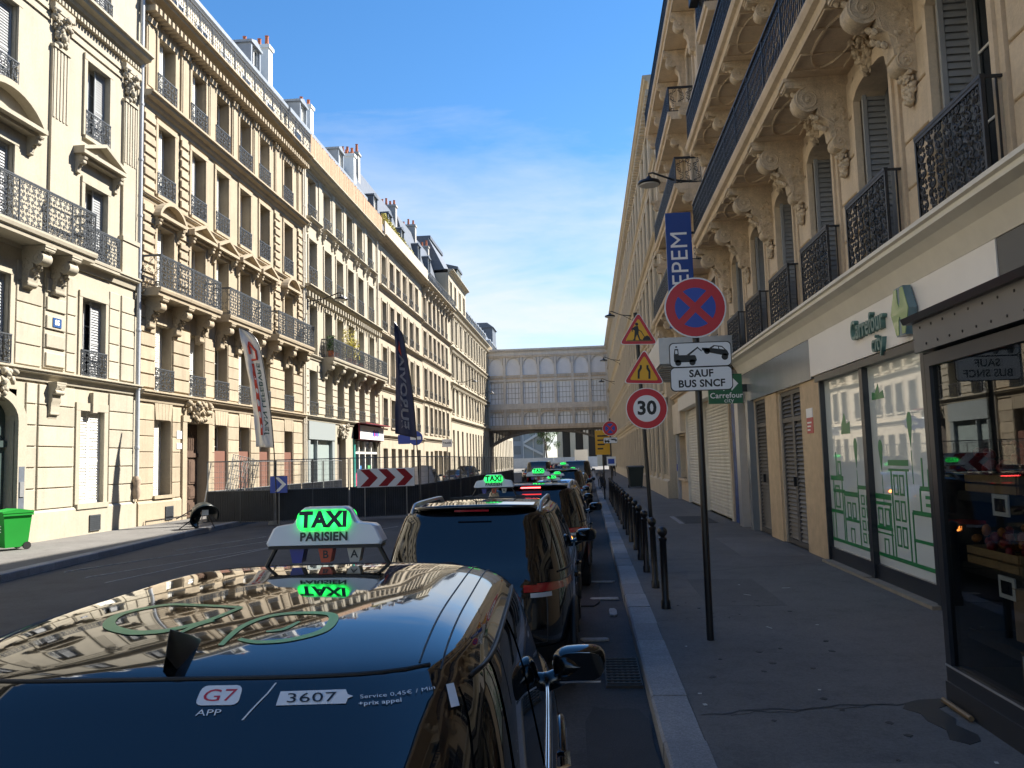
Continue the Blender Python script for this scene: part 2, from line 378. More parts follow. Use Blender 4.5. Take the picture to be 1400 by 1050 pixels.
def console_mesh(w, dep, h, mtl, rich=True):
    """scrolled bracket: top at z=0, projects +x by dep, hangs h down"""
    def mk():
        m = MB(); D, H = dep, h
        pr = [(0, -.10*H), (D, -.10*H), (D, -.12*H)]
        cx, cz, r = .66*D, -.28*H, .17*H
        r = min(r, .27*D)
        for k in range(9): a = RAD(60-k*24); pr.append((cx+r*1.0*math.cos(a), cz+r*math.sin(a)))
        pr += [(.50*D, -.50*H), (.38*D, -.56*H), (.33*D, -.68*H), (.31*D, -.80*H)]
        cx2, cz2, r2 = .17*D, -.86*H, .10*H
        r2 = min(r2, .15*D)
        for k in range(6): a = RAD(30-k*28); pr.append((cx2+r2*math.cos(a), cz2+r2*math.sin(a)))
        pr += [(0, -H)]
        m.prism(pr, 'y', -w/2, w/2)
        m.box(0, D*1.05, -w*.58, w*.58, -.045*H, 0); m.box(0, D*1.02, -w*.54, w*.54, -.10*H, -.045*H)
        for sg in (-1, 1):
            for (c0, c1, rr, tn) in ((cx, cz, r*.93, 2.0), (cx2, cz2, r2*.95, 1.5)):
                m.tube([(c0+q[1], sg*w*.5, c1+q[2]) for q in spiral((0, 0), rr, tn, RAD(80), -1, 26, .12)], .018*H/1.6, 5)
                m.ell((c0, sg*w*.5, c1), (rr*.22, .04, rr*.22), 6, 4)
            pth = [(cx-r*.8, sg*w*.5, cz-r*.7), (.44*D, sg*w*.5, -.52*H), (.27*D, sg*w*.5, -.62*H), (.24*D, sg*w*.5, -.78*H)]
            m.tube(pth, .016*H/1.6, 5)
            if rich:
                R = random.Random(5)
                for k in range(16):
                    t = R.random(); m.ell((.06*D+.22*D*R.random(), sg*w*.5, -.30*H-.42*H*t), (.03, .018, .05), 6, 4, Euler((0, R.random()*6, 0)).to_matrix())
        R = random.Random(3)
        for k in range(12 if rich else 5):     # acanthus along the front
            t = k/11; zz = -.12*H-.55*H*t; xx = D*.97-.55*D*t**.8
            m.ell((xx*.96, (k % 3-1)*w*.28, zz), (.03*D+.015, w*.17, .045*H), 7, 4, Euler((0, .7, 0)).to_matrix())
        return m.mesh('console', mtl, 40)
    return cached(('con', w, dep, h, mtl.name, rich), mk)

# ---------------------------------------------------------------- ground, road, pavements
def ground():
    tag(ob('ground', B(mat('distant ground', (.10, .10, .10), .9, var=.1, vs=.05), (-900, 900, -200, 1400, -.6, -.03))), kind='structure')
    lk = [(-11.3, -30), (-11.35, 5), (-11.6, 15.6), (-12.1, 20.5), (-12.7, 26), (-12.9, 31), (-12.9, 240)]
    m = MB(); n = 60
    def road(u, v):
        y = -30+u*270; xl = np.interp(y, [p[1] for p in lk], [p[0] for p in lk])-.05
        x = xl+(.47-xl)*v; c = -.05*(abs(v-.5)*2)**3
        return (x, y, .0+c*.5)
    m.grid(road, 110, 12); r = ob('road', m.mesh('road', asphalt)); tag(r, kind='structure')
    # patches and markings lie on the road
    worn = mat('patched asphalt', (.032, .033, .036), .8, var=.2, vs=2, bump=.5, bs=80)
    R = random.Random(2)
    def patch(cx, cy, w, l, mt, nm, z=.004, jag=.04):
        p = []
        for k in range(20):
            a = 2*PI*k/20; s = max(abs(math.cos(a)), abs(math.sin(a)))
            p.append((cx+w/2*math.cos(a)/s*(1+R.uniform(-jag, jag)), cy+l/2*math.sin(a)/s*(1+R.uniform(-jag, jag))))
        ob(nm, MB().prism(p, 'z', z-.02, z).mesh(nm, mt), r)
    patch(.16, 5.9, .5, 2.6, worn, 'asphalt_patch'); patch(-.25, 13.2, .7, 2.2, worn, 'asphalt_patch'); patch(-8.5, 21, 1.6, 7, worn, 'asphalt_patch', -.006); patch(-6.2, 24, .8, 5, worn, 'asphalt_patch', -.006)
    paint = mat('worn road paint', (.34, .34, .33), .8, var=.35, vs=9)
    patch(.16, 12.7, .42, .16, paint, 'painted_marking', .006, .12); patch(.26, 11.6, .10, .5, paint, 'painted_marking', .006, .12); patch(.0, 9.9, .3, .12, paint, 'painted_marking', .006, .12); patch(.1, 14.4, .5, .12, paint, 'painted_marking', .006, .15)
    # pale cut lines in the carriageway (old trench seams)
    for (x0, y0, x1, y1) in ((-11.2, 17, -7.4, 28), (-10.1, 16, -6.4, 27.5), (-9.2, 15.2, -8.2, 22), (-10.8, 21, -9.8, 24.6)):
        d = Vector((x1-x0, y1-y0, 0)); nrm = Vector((-d.y, d.x, 0)).normalized()*.02
        ob('trench_seam', MB().prism([(x0-nrm.x, y0-nrm.y), (x1-nrm.x, y1-nrm.y), (x1+nrm.x, y1+nrm.y), (x0+nrm.x, y0+nrm.y)], 'z', -.04, .002).mesh('seam', paint), r)
    # left pavement
    pl = [(x-.28, y) for x, y in lk]+[(-16.4, 240), (-16.4, -30)]
    lp = ob('pavement', MB().prism(pl, 'z', -.1, .13).mesh('pavement', pave)); tag(lp, kind='structure')
    rp = ob('pavement', MB().prism([(.74, -20), (4.6, -20), (4.6, 240), (.74, 240)], 'z', -.1, .13).mesh('pavement', pave)); tag(rp, kind='structure')
    # granite kerb stones
    def stone(L_): return cached(('kerb', L_), lambda: MB().prism([(0, -.12), (.29, -.12), (.29, .137), (.02, .137), (0, .118)], 'y', .006, L_-.006).mesh('kerb_stone', granite))
    y = -4.0
    while y < 150:
        L_ = R.choice((.8, .9, 1.0, 1.1)) if y < 60 else 3.0
        ob('kerb_stone', stone(L_), rp, (.45+R.uniform(-.006, .006), y, R.uniform(-.004, .004))); y += L_
    for (a, b) in zip(lk[1:], lk[2:]):
        d = Vector((b[0]-a[0], b[1]-a[1], 0)); L0 = d.length; n = max(1, round(min(L0, 60)/1.0)); an = math.atan2(d.x, d.y)
        L_ = round(min(L0, 60)/n, 2)
        for k in range(n):
            p = Vector((a[0], a[1], 0))+d.normalized()*(k*L_)
            ob('kerb_stone', cached(('kerbl', L_), lambda: MB().prism([(0, -.12), (-.29, -.12), (-.29, .137), (-.02, .137), (0, .118)], 'y', .006, L_-.006).mesh('kerb_stone', granite)), lp, p, (0, 0, -an))
    # seams, stains and litter on the right pavement
    seam = mat('tar seam', (.03, .03, .032), .7)
    def wavy(x0, y0, x1, y1, w, nm, n=24, amp=.03):
        c = []; d = Vector((x1-x0, y1-y0)); nr = Vector((-d.y, d.x)).normalized()
        off = [amp*math.sin(k*.7+x0*5)+amp*.6*math.sin(k*1.9)+R.uniform(-amp, amp)*.3 for k in range(n+1)]
        up = []; dn = []
        for k in range(n+1):
            p = Vector((x0, y0))+d*(k/n)+nr*off[k]; ww = w*(.5+R.random())
            up.append(p+nr*ww); dn.append(p-nr*ww)
        m = MB(); m.add([(p.x, p.y, .133) for p in up]+[(p.x, p.y, .133) for p in dn], [(n+1+k, n+2+k, k+1, k) for k in range(n)])
        ob(nm, m.mesh(nm, seam), rp)
    wavy(.78, 6.62, 2.7, 6.95, .012, 'pavement_seam'); wavy(1.0, 6.6, 2.3, 6.86, .006, 'pavement_seam'); wavy(1.0, 14.2, 4.2, 15.4, .014, 'pavement_seam'); wavy(.8, 10.3, 1.4, 10.45, .006, 'pavement_seam')
    wet = mat('wet stain', (.018, .018, .019), .55, var=.2, vs=7)
    def blob(pts, nm):
        m = MB(); m.prism(pts, 'z', .10, .1335); ob(nm, m.mesh(nm, wet), rp)
    blob([(2.52, 6.98), (2.70, 7.0), (2.71, 6.85), (2.58, 6.75), (2.60, 6.5), (2.54, 6.35), (2.60, 6.15), (2.56, 6.02), (2.46, 5.95), (2.37, 6.05), (2.43, 6.25), (2.38, 6.45), (2.40, 6.62), (2.32, 6.75), (2.40, 6.9)], 'wet_stain')
    for k in range(30):
        x, y = R.uniform(1.0, 2.5), R.uniform(5.2, 12); s = R.uniform(.008, .03)
        blob([(x+s*(1+R.uniform(-.4, .4))*math.cos(a), y+s*1.3*(1+R.uniform(-.4, .4))*math.sin(a)) for a in [2*PI*q/9 for q in range(9)]], 'dark_spot')
    for (x0, x1, y0, y1, c_) in ((1.5, 2.5, 11.2, 13.6, (.118, .113, .107)), (2.9, 4.1, 16.5, 20.2, (.165, .158, .148)), (.8, 1.5, 16, 19, (.12, .116, .11)), (1.2, 2.2, 4.2, 5.6, (.16, .153, .143)), (2.2, 3.4, 29, 36, (.12, .116, .11))):
        ob('repair_patch', MB().box(x0, x1, y0, y1, .10, .1318).mesh('patch', mat('pavement repair %g' % x0, c_, .88, var=.18, vs=.8, bump=.35, bs=110, grain=.22, gs=42)), rp)
    lit = mat('paper litter', (.55, .55, .52), .8)
    for k in range(14):
        x, y = R.uniform(.5, 2.9), R.uniform(4.8, 13); z = .134 if x > .78 else .139
        if .44 < x < .78: x = .85; z = .134
        a = R.random()*3; l = R.choice((.012, .015, .02, .06)); w = .006 if l > .05 else l*.7
        o = ob('litter_scrap', cached(('lit', l), lambda: MB().box(-l, l, -w, w, 0, .004).mesh('litter', lit)), rp, (x, y, z), (0, 0, a))
    # cast iron gully grate by the kerb and inspection cover on the pavement
    gm = MB(); gm.box(.09, .43, 7.9, 8.95, -.03, .006)
    g = tag(ob('gully_grate', gm.mesh('grate', mat('rusty cast iron', (.05, .046, .043), .6, metal=.4, var=.3, vs=20))), 'perforated iron gully grate set in the gutter beside the kerb', 'drain grate')
    hole = MB().box(-.014, .014, -.034, .034, 0, .004).mesh('slot', mat('drain slot', (.004, .004, .004), .9)); rib = MB().box(-.16, .16, -.012, .012, 0, .012).mesh('rib', MAT['rusty cast iron'])
    for j in range(10):
        ob('rib', rib, g, (.26, 7.95+j*.105, .006))
        for i in range(6): ob('slot', hole, g, (.125+i*.054, 8.0+j*.102, .006))
    cv = MB(); cv.box(2.72, 3.7, 24.6, 27.4, .10, .137); c = tag(ob('inspection_cover', cv.mesh('cover', mat('iron cover', (.06, .06, .06), .6, metal=.3, var=.3, vs=15))), 'dark ribbed inspection cover in the pavement near the shutters', 'cover')
    for j in range(12): ob('rib', cached('cvrib', lambda: MB().box(-.46, .46, -.025, .025, 0, .006).mesh('rib', MAT['iron cover'])), c, (3.21, 24.72+j*.232, .137))
    ob('rim', MB().box(2.56, 2.70, 24.5, 27.5, .10, .136).mesh('rim', granite), c)
ground()

# ---------------------------------------------------------------- building kit: local x = out of the facade, y along it
class Bld:
    def __init__(s, name, label, side, X, Ya, Yb, st, stb=None, skew=0):
        s.sg = 1 if side == 'L' else -1; s.Yc = (Ya+Yb)/2; s.half = (Yb-Ya)/2; s.Ya, s.Yb = Ya, Yb; s.st = st; s.stb = stb or st
        s.o = thing(name, label, 'building', (X, s.Yc, 0), (0 if s.sg > 0 else PI)+skew); s.ztop = 0
    def u(s, Y): return (Y-s.Yc)*s.sg
    def rng(s, Ya, Yb): a, b = s.u(Ya), s.u(Yb); return (min(a, b), max(a, b))
    def part(s, name, me, Y=None, z=0, d=0, rot=None, parent=None, scale=None):
        return ob(name, me, parent or s.o, (d, s.u(Y if Y is not None else s.Yc), z), rot, scale)
    def wall(s, floors, back=12, z_mass=None, thick=.5):
        m = MB()
        for za, zb, wins in floors:
            ws = sorted([(s.u(Y), w, b, t) for Y, w, b, t in wins]); c = -s.half
            for (u, w, b, t) in ws:
                m.box(-thick, 0, c, u-w/2, za, zb)
                if b > za+.01: m.box(-thick, 0, u-w/2, u+w/2, za, b)
                if t < zb-.01: m.box(-thick, 0, u-w/2, u+w/2, t, zb)
                c = u+w/2
            m.box(-thick, 0, c, s.half, za, zb)
        z1 = max(f[1] for f in floors); s.ztop = z1
        m.box(-back, -thick-.01, -s.half, s.half, -.05, z_mass or z1)
        ob('wall', m.mesh('wall', s.st), s.o)
    def mold(s, name, prof, Ya=None, Yb=None, mt=None):
        a, b = s.rng(s.Ya if Ya is None else Ya, s.Yb if Yb is None else Yb)
        return ob(name, MB().prism(prof, 'y', a, b).mesh(name, mt or s.st), s.o)
    def cornice(s, z, d=.4, h=.35, Ya=None, Yb=None, mt=None, name='cornice'):
        pr = [(-.05, z-h), (.06, z-h), (.08, z-h*.75), (d*.35, z-h*.65), (d*.45, z-h*.45), (d*.8, z-h*.35), (d*.85, z-h*.2), (d, z-h*.15), (d, z), (-.05, z+.03)]
        return s.mold(name, pr, Ya, Yb, mt)
    def dentils(s, z, step, size, Ya=None, Yb=None, mt=None):
        a, b = s.rng(s.Ya if Ya is None else Ya, s.Yb if Yb is None else Yb); m = MB(); n = int((b-a)/step)
        for k in range(n):
            y = a+(k+.5)*(b-a)/n; m.box(-.02, size[0], y-size[1]/2, y+size[1]/2, z-size[2], z)
        o = ob('dentil_row', m.mesh('dentil_row', mt or s.st), s.o); o['kind'] = 'stuff'; return o
    def blocks(s, Ya, Yb, za, zb, course=.6, proud=.035, gap=.02, mt=None, nm='stone_block', split=0):
        a, b = s.rng(Ya, Yb); n = max(1, round((zb-za)/course)); h = (zb-za)/n
        for k in range(n):
            segs = [(a, b)]
            if split and b-a > split*1.4:
                q = (b-a)*(.42 if k % 2 else .58)+a; segs = [(a, q-.004), (q+.004, b)]
            for (p, q) in segs:
                w = round(q-p, 2); hh = round(h-gap, 3)
                me = cached(('blk', w, hh, proud, s.stb.name), lambda: MB().bbox(-.03, proud, -w/2, w/2, 0, hh, .014).mesh(nm, mt or s.stb))
                ob(nm, me, s.o, (0, (p+q)/2, za+k*h+gap/2))
    def window(s, Y, w, zb, zt, rec=.3, fr=white_paint, pn=None, bars=2, sur=0, sill=.1, guard=None, gh=.8, gd=.07, sh=None, sur_mt=None, parts=True):
        h = round(zt-zb, 2); w = round(w, 2)
        def mk():
            m = MB(); t = .07
            m.box(-.06, 0, -w/2, -w/2+t, 0, h); m.box(-.06, 0, w/2-t, w/2, 0, h); m.box(-.06, 0, -w/2+t, w/2-t, h-t, h); m.box(-.06, 0, -w/2+t, w/2-t, 0, t+.06)
            m.box(-.05, .01, -.045, .045, t, h-t)
            for k in range(bars): z = t+.06+(h-2*t)*(k+1)/(bars+1); m.box(-.05, -.012, -w/2+t, w/2-t, z-.015, z+.015)
            return m.mesh('window', fr)
        o = s.part('window', cached(('win', w, h, fr.name, bars), mk), Y, zb, -rec)
        ob('pane', cached(('pane', w, h, (pn or pane).name), lambda: B(pn or pane, (-.05, -.03, -w/2+.06, w/2-.06, .06, h-.06), name='pane')), o)
        if sur:
            def ms():
                m = MB(); q = .16
                m.box(-.02, sur, -w/2-q, -w/2, -.02, h); m.box(-.02, sur, w/2, w/2+q, -.02, h); m.box(-.02, sur+.01, -w/2-q, w/2+q, h, h+.2)
                return m.mesh('surround', sur_mt or s.st)
            ob('surround', cached(('sur', w, h, sur, (sur_mt or s.st).name), ms), o, (rec, 0, 0))
        if sill: ob('sill', cached(('sill', w, sill, rec, s.st.name), lambda: B(s.st, (-.02, rec+sill, -w/2-.1, w/2+.1, -.12, .0), name='sill')), o)
        if guard: ob('guard_rail', guard, o, (rec+gd, 0, .03))
        if sh:
            mt_, segs = sh
            for (p, q) in segs:
                ww = round((q-p)*w, 2)
                ob('shutter', shutter_mesh(ww, h, mt_), o, (rec*.45, (p+q)/2*w-w/2, 0))
        return o
    def pediment(s, Y, w, z, kind='tri', dep=.32, h=.55):
        def mk():
            m = MB(); W = w/2
            m.box(0, dep, -W, W, 0, .12); m.box(0, dep*.6, -W*.92, W*.92, -.1, 0)
            if kind == 'tri':
                for sg in (-1, 1):
                    m.prism([(sg*W, .12), (sg*W, .24), (0, h+.12), (0, h)], 'x', 0, dep)
                m.prism([(-W*.9, .12), (W*.9, .12), (0, h)], 'x', 0, dep*.35)
            else:
                n = 12; R = (W*W+h*h)/(2*h); zc = h-R; a = math.asin(min(1, W/R))
                o_ = [(R*math.sin(-a+2*a*k/n), .12+max(0, zc+R*math.cos(-a+2*a*k/n))) for k in range(n+1)]
                i_ = [(q[0]*.88, .12+(q[1]-.12)*.78) for q in o_]
                for k in range(n): m.prism([i_[k], i_[k+1], o_[k+1], o_[k]], 'x', 0, dep)
                m.prism(i_, 'x', 0, dep*.35)
            return m.mesh('pediment', s.st)
        p = s.part('pediment', cached(('ped', w, kind, dep, h, s.st.name), mk), Y, z)
        br = cached(('pbr', dep, s.st.name), lambda: console_mesh(.16, dep*.85, .55, s.st, False))
        for sg in (-1, 1): ob('bracket', br, p, (0, sg*(w/2-.17), -.1))
        return p
    def railing(s, Ya, Yb, z, d, h=1.1, mt=iron_grey, kind='scroll', ends=True, step=1.15):
        a, b = s.rng(Ya, Yb); n = max(1, round((b-a)/step)); w = round((b-a)/n, 3)
        m = MB(); m.box(d-.03, d+.03, a, b, z+h, z+h+.035)
        for k in range(n+1): y = a+k*(b-a)/n; m.box(d-.018, d+.018, y-.018, y+.018, z, z+h)
        if ends:
            for y in (a, b): m.box(0, d+.03, y-.02, y+.02, z+h, z+h+.035); m.box(0, d, y-.012, y+.012, z+.05, z+.075)
        r = ob('railing', m.mesh('railing', mt), s.o)
        me = scroll_panel(round(w, 1), h, 5, 4, .0125, mt, 10, 4, 1, True) if kind == 'scroll' else baluster_panel(round(w, 1), h, mt, .10 if mt is iron else .16)
        for k in range(n):
            o = ob('scroll_panel', me, r, (d, a+(k+.5)*(b-a)/n, z), None, (1, w/round(w, 1), 1))
        if ends and d > .3:
            w2 = round(d, 1); me2 = scroll_panel(w2, h, 3, 3, .011, mt, 9, 4, 2) if kind == 'scroll' else baluster_panel(w2, h, mt, .16)
            for y in (a, b): ob('scroll_panel', me2, r, (d/2, y, z), (0, 0, PI/2), (1, d/w2, 1))
        return r
    def slab(s, Ya, Yb, z, d, t=.28, name='balcony_slab'):
        pr = [(-.05, z-t), (d*.88, z-t), (d*.9, z-t*.6), (d*.97, z-t*.5), (d, z-t*.2), (d, z), (-.05, z)]
        return s.mold(name, pr, Ya, Yb)
    def pipe(s, Y, z0, z1, r=.06, d=.12, mt=pipe_grey):
        m = MB(); m.tube([(d, s.u(Y), z0), (d, s.u(Y), z1)], r, 10)
        z = z0+1.4
        while z < z1-.3: m.lathe([(r+.012, -.05), (r+.02, 0), (r+.012, .05)], (d, s.u(Y), z), 10); z += 2.1
        ob('downpipe', m.mesh('downpipe', mt, 50), s.o)
    def roof(s, z, prof, mt=slate, name='roof'):
        return s.mold(name, prof, mt=mt)
    def chimney(s, Y, z, d=-4, w=.7, dep=1.6, h=2.0, pots=4, mt=None, parent=None):
        m = MB(); m.box(-dep/2, dep/2, -w/2, w/2, -1.5, h); m.box(-dep/2-.08, dep/2+.08, -w/2-.08, w/2+.08, h-.25, h-.05)
        c = s.part('chimney', m.mesh('chimney', mt or white_paint), Y, z, d)
        pt = cached('pot', lambda: MB().lathe([(.12, 0), (.13, .1), (.10, .45), (.13, .5)], n=8).mesh('pot', terracotta, 40))
        for k in range(pots): ob('pot', pt, c, (-dep/2+dep*(k+.5)/pots, 0, h), None, (1, 1, rng.uniform(.8, 1.5)))
        return c
    def dormer(s, Y, z, d, w=1.1, h=1.6, dep=1.6, mt=zinc):
        m = MB(); m.box(-dep, 0, -w/2-.15, -w/2, 0, h); m.box(-dep, 0, w/2, w/2+.15, 0, h); m.box(-dep, .08, -w/2-.25, w/2+.25, h, h+.14)
        m.prism([(-w/2-.2, h+.14), (w/2+.2, h+.14), (0, h+.42)], 'x', -dep, .05); m.box(-dep, -.12, -w/2, w/2, -.1, 0)
        o = s.part('dormer', cached(('dorm', w, h, dep, mt.name), lambda: m.mesh('dormer', mt)), Y, z, d)
        ob('pane', cached(('dp', w, h), lambda: B(pane, (-.2, -.17, -w/2, w/2, 0, h), name='pane')), o)
        ob('frame', cached(('df', w, h), lambda: B(white_paint, (-.17, -.12, -w/2, -w/2+.08, 0, h), (-.17, -.12, w/2-.08, w/2, 0, h), (-.17, -.12, -.04, .04, 0, h), (-.17, -.12, -w/2+.08, w/2-.08, h-.08, h), name='frame')), o)
        return o
def shutter_mesh(w, h, mt):
    def mk():
        m = MB(); t = .06
        m.box(0, .035, -w/2, -w/2+t, 0, h); m.box(0, .035, w/2-t, w/2, 0, h); m.box(0, .035, -w/2+t, w/2-t, 0, t); m.box(0, .035, -w/2+t, w/2-t, h-t, h); m.box(0, .035, -w/2+t, w/2-t, h*.45, h*.45+t)
        n = int(h/.09)
        for k in range(n):
            z = t+(h-2*t)*k/n; m.add([(.004, -w/2+t, z+.075), (.032, -w/2+t, z), (.032, w/2-t, z), (.004, w/2-t, z+.075)], [(0, 1, 2, 3)])
        m.box(-.004, .002, -w/2+t, w/2-t, t, h-t)
        return m.mesh('shutter', mt)
    return cached(('shut', w, h, mt.name), mk)

# ---------------------------------------------------------------- left side, nearest: cream house no. 85
def house85():
    b = Bld('limestone_house', 'cream limestone house numbered 85 with fluted pilasters and arched pediment, nearest on the left', 'L', -16, 12.8, 28.15, st_cream, st_cream_b)
    A, Bc, Cc = 20.75, 25.5, 16.0; wA, wB = 1.55, 1.3
    cols = [(Cc, wB), (A, wA), (Bc, wB)]
    ff = [(0, 5.0, [(Cc, wB, 1.1, 4.05), (A, 2.3, .13, 4.1), (Bc, wB, 1.1, 4.05)])]
    for za, zb, lo, hi in ((5.0, 8.8, 5.15, 7.7), (8.8, 12.8, 8.95, 11.45), (12.8, 17.0, 13.05, 15.6), (17.0, 20.6, 17.4, 19.8)):
        ff.append((za, zb, [(Y, w, lo, hi) for Y, w in cols]))
    b.wall(ff)
    g08 = lambda w: scroll_panel(round(w+.12, 2), .82, 5, 3, .012, iron_grey, 10, 4, 4, True)
    grey_r = (shut_grey, [(.56, .98), (.02, .12)])
    for Y, w in cols:
        b.window(Y, w, 5.15, 7.7, .32, sur=.05, guard=g08(w), sh=grey_r); b.window(Y, w, 8.95, 11.45, .32, sur=.06, sh=grey_r)
        b.window(Y, w, 13.05, 15.6, .32, sur=.07, guard=g08(w), sh=grey_r); b.window(Y, w, 17.4, 19.8, .32, sur=.05, guard=g08(w), sh=grey_r)
        if Y != A: b.pediment(Y, w+1.15, 12.25, 'tri', .38, .6)
    b.pediment(A, wA+1.6, 12.0, 'arc', .5, .85)
    for Y in (Bc, Cc):                       # closed white shutters on the ground floor
        p = b.part('closed_shutter', shutter_mesh(wB/2-.01, 2.95, shut_white), Y-.325, 1.1, -.14); p['label'] = 'closed white wooden shutter leaf'
        b.part('closed_shutter', shutter_mesh(wB/2-.01, 2.95, shut_white), Y+.325, 1.1, -.14)
        b.part('sill', B(b.st, (-.3, .14, -wB/2-.2, wB/2+.2, -.16, 0), name='sill'), Y, 1.1)
        b.part('surround', B(b.st, (-.02, .06, -wB/2-.22, -wB/2, 0, 2.95), (-.02, .06, wB/2, wB/2+.22, 0, 2.95), (-.02, .065, -wB/2-.22, wB/2+.22, 2.95, 3.2), (0, .14, -.12, .12, 2.9, 3.55), name='surround'), Y, 1.1)
        b.part('cellar_grille', cached('cg', lambda: B(iron_grey, (0, .05, -.28, .28, 0, .02), (0, .05, -.28, .28, .46, .5), *[(0, .045, -.28+k*.055, -.25+k*.055, 0, .5) for k in range(11)], *[(0, .04, -.28, .28, .06*k+.02, .06*k+.035) for k in range(8)], name='grille')), Y+.1, .22, .095)
        b.part('cellar_opening', B(pane_dark, (-.02, .012, -.26, .26, .02, .48), name='opening'), Y+.1, .22, .095)
    # carriage door under an arch
    d = MB(); d.box(-.32, -.26, -1.1, 1.1, .0, 3.95)
    for sg in (-1, 1):
        for (z0, z1) in ((.25, .95), (1.15, 2.55)):
            d.box(-.26, -.22, sg*.55-.4, sg*.55+.4, z0, z1); d.box(-.22, -.20, sg*.55-.3, sg*.55+.3, z0+.1, z1-.1)
    d.box(-.26, -.19, -1.1, 1.1, 2.72, 2.9); d.box(-.26, -.21, -.06, .06, 0, 2.72); d.box(-.26, -.22, -.9, .9, 3.05, 3.8)
    do = b.part('carriage_door', d.mesh('door', door_green), A, .13)
    ob('moulding', MB().tube([(-.2, .55+.22*math.cos(a), 2.25+.22*math.sin(a)) for a in [PI*k/10 for k in range(11)]], .018, 5).mesh('arc', white_paint), do)
    ob('moulding', MB().tube([(-.2, .55+.22*math.cos(a), 1.4-.22*math.sin(a)) for a in [PI*k/10 for k in range(11)]], .018, 5).mesh('arc', white_paint), do)
    n = 14; arch = MB()
    for k in range(n):
        a0, a1 = PI*k/n, PI*(k+1)/n
        f = lambda r, a: (r*math.cos(a), 3.45+.72*r/1.15*math.sin(a))
        arch.prism([f(1.15, a0), f(1.15, a1), f(1.5, a1), f(1.5, a0)], 'x', -.02, .12)
        arch.prism([f(1.15, a0), f(1.15, a1), (1.2*math.cos(a1), 4.35), (1.2*math.cos(a0), 4.35)], 'x', -.3, .0)
    arch.box(-.02, .12, -1.5, -1.15, 0, 3.45); arch.box(-.02, .12, 1.15, 1.5, 0, 3.45)
    b.part('door_surround', arch.mesh('arch', b.st), A, .13)
    b.part('keystone_carving', cluster(60, (.4, 1.9, .75), 3, st_cream, .11), A, 4.95, .06)
    b.part('intercom', B(grey_metal, (0, .03, -.09, .09, 0, .42), name='intercom'), A+1.32, 1.45, .12); b.part('intercom_base', B(slate, (0, .02, -.12, .12, 0, 1.2), name='b'), A+1.32, 1.1, .105)
    # rusticated courses and plinth
    b.mold('plinth', [(-.02, 0), (.10, 0), (.10, .95), (.05, 1.02), (-.02, 1.02)], 22.3, 28.1); b.mold('plinth', [(-.02, 0), (.10, 0), (.10, .95), (.05, 1.02), (-.02, 1.02)], 12.9, 19.2)
    for (y0, y1) in ((12.95, 15.05), (16.95, 19.15), (22.3, 22.75), (22.85, 24.55), (26.45, 27.95)): b.blocks(y0, y1, 1.03, 4.72, .62, .05, .03)
    for (y0, y1) in ((12.95, 15.0), (17.0, 19.7), (21.8, 22.9), (23.0, 24.0), (24.1, 24.55), (26.4, 27.0), (27.1, 27.95)): b.blocks(y0, y1, 5.2, 8.2, .6, .05 if (y0 in (23.0, 27.1)) else .035, .03)
    b.blocks(23.05, 23.95, 5.2, 8.0, .56, .1, .16)
    b.cornice(5.12, .28, .34, name='string_course'); b.cornice(8.93, .25, .4, name='string_course')
    b.slab(17.2, 24.35, 8.93, .85, .3); b.railing(17.25, 24.3, 8.95, .78, 1.22)
    for Y in (Bc, Cc): b.slab(Y-1.05, Y+1.05, 8.95, .32, .2); b.railing(Y-1.0, Y+1.0, 8.95, .28, 1.0)
    con = console_mesh(.42, .72, 1.25, st_cream)
    for Y in (18.1, 19.3, 22.2, 23.45): b.part('console', con, Y, 8.62)
    for Y in (23.45, 18.05): b.part('console', console_mesh(.4, .28, 1.1, st_cream, False), Y, 4.8, .05)
    for Y in (23.45, 27.4, 18.05, 14.1):          # fluted pilasters with leafy capitals
        m = MB(); m.box(-.02, .16, -.5, .5, 0, 1.25); m.box(-.02, .2, -.54, .54, 1.15, 1.3); m.box(-.02, .09, -.4, .4, 1.3, 6.3)
        for k in range(5): m.box(.09, .115, -.36+k*.16, -.27+k*.16, 4.0, 6.2)
        m.box(-.02, .15, -.42, .42, 6.22, 6.32); m.box(-.02, .2, -.5, .5, 7.35, 7.6)
        p = b.part('pilaster', m.mesh('pilaster', st_cream), Y, 8.95)
        ob('capital', cluster(46, (.34, 1.0, 1.05), 9, st_cream, .11), p, (.02, 0, 7.38), None, (1, 1, 1))
    for Y0, Y1 in ((14.65, 17.5), (18.6, 22.9), (24.0, 26.9)):
        for z in (15.95, 16.25): b.mold('moulding', [(0, z), (.05, z), (.05, z+.12), (0, z+.12)], Y0, Y1)
    b.cornice(17.35, .55, .6); b.dentils(16.8, .16, (.16, .09, .14)); b.cornice(20.7, .5, .5)
    b.pipe(28.02, 1.5, 20.4, .075, .14)
    m = MB(); m.lathe([(.1, -.35), (.16, -.1), (.11, .1), (.17, .3), (.1, .45)], (.14, 0, 0), 10); b.part('pipe_boot', m.mesh('boot', mat('weathered terracotta boot', (.35, .27, .2), .8, var=.3, vs=10), 50), 28.02, 1.45)
    b.roof(20.7, [(-.2, 20.7), (-.5, 20.8), (-1.5, 23.4), (-6, 24.6), (-11.5, 20.7)])
    for Y in (16, 20.7, 25.5): b.dormer(Y, 20.95, -.55)
    b.chimney(27.6, 24, -4, .6, 2.6, 2.2, 5); b.chimney(13.4, 24, -4, .6, 2.6, 2.2, 5)
    b.part('number_plate', B(mat('enamel plate blue', (.03, .08, .22), .3), (0, .02, -.2, .2, -.14, .14), name='plate'), 23.5, 6.62, .1)
    o = b.part('number', text_mesh('85', .22, white_sign, .006), 23.5, 6.62, .123, WALL)
    return b
house85()

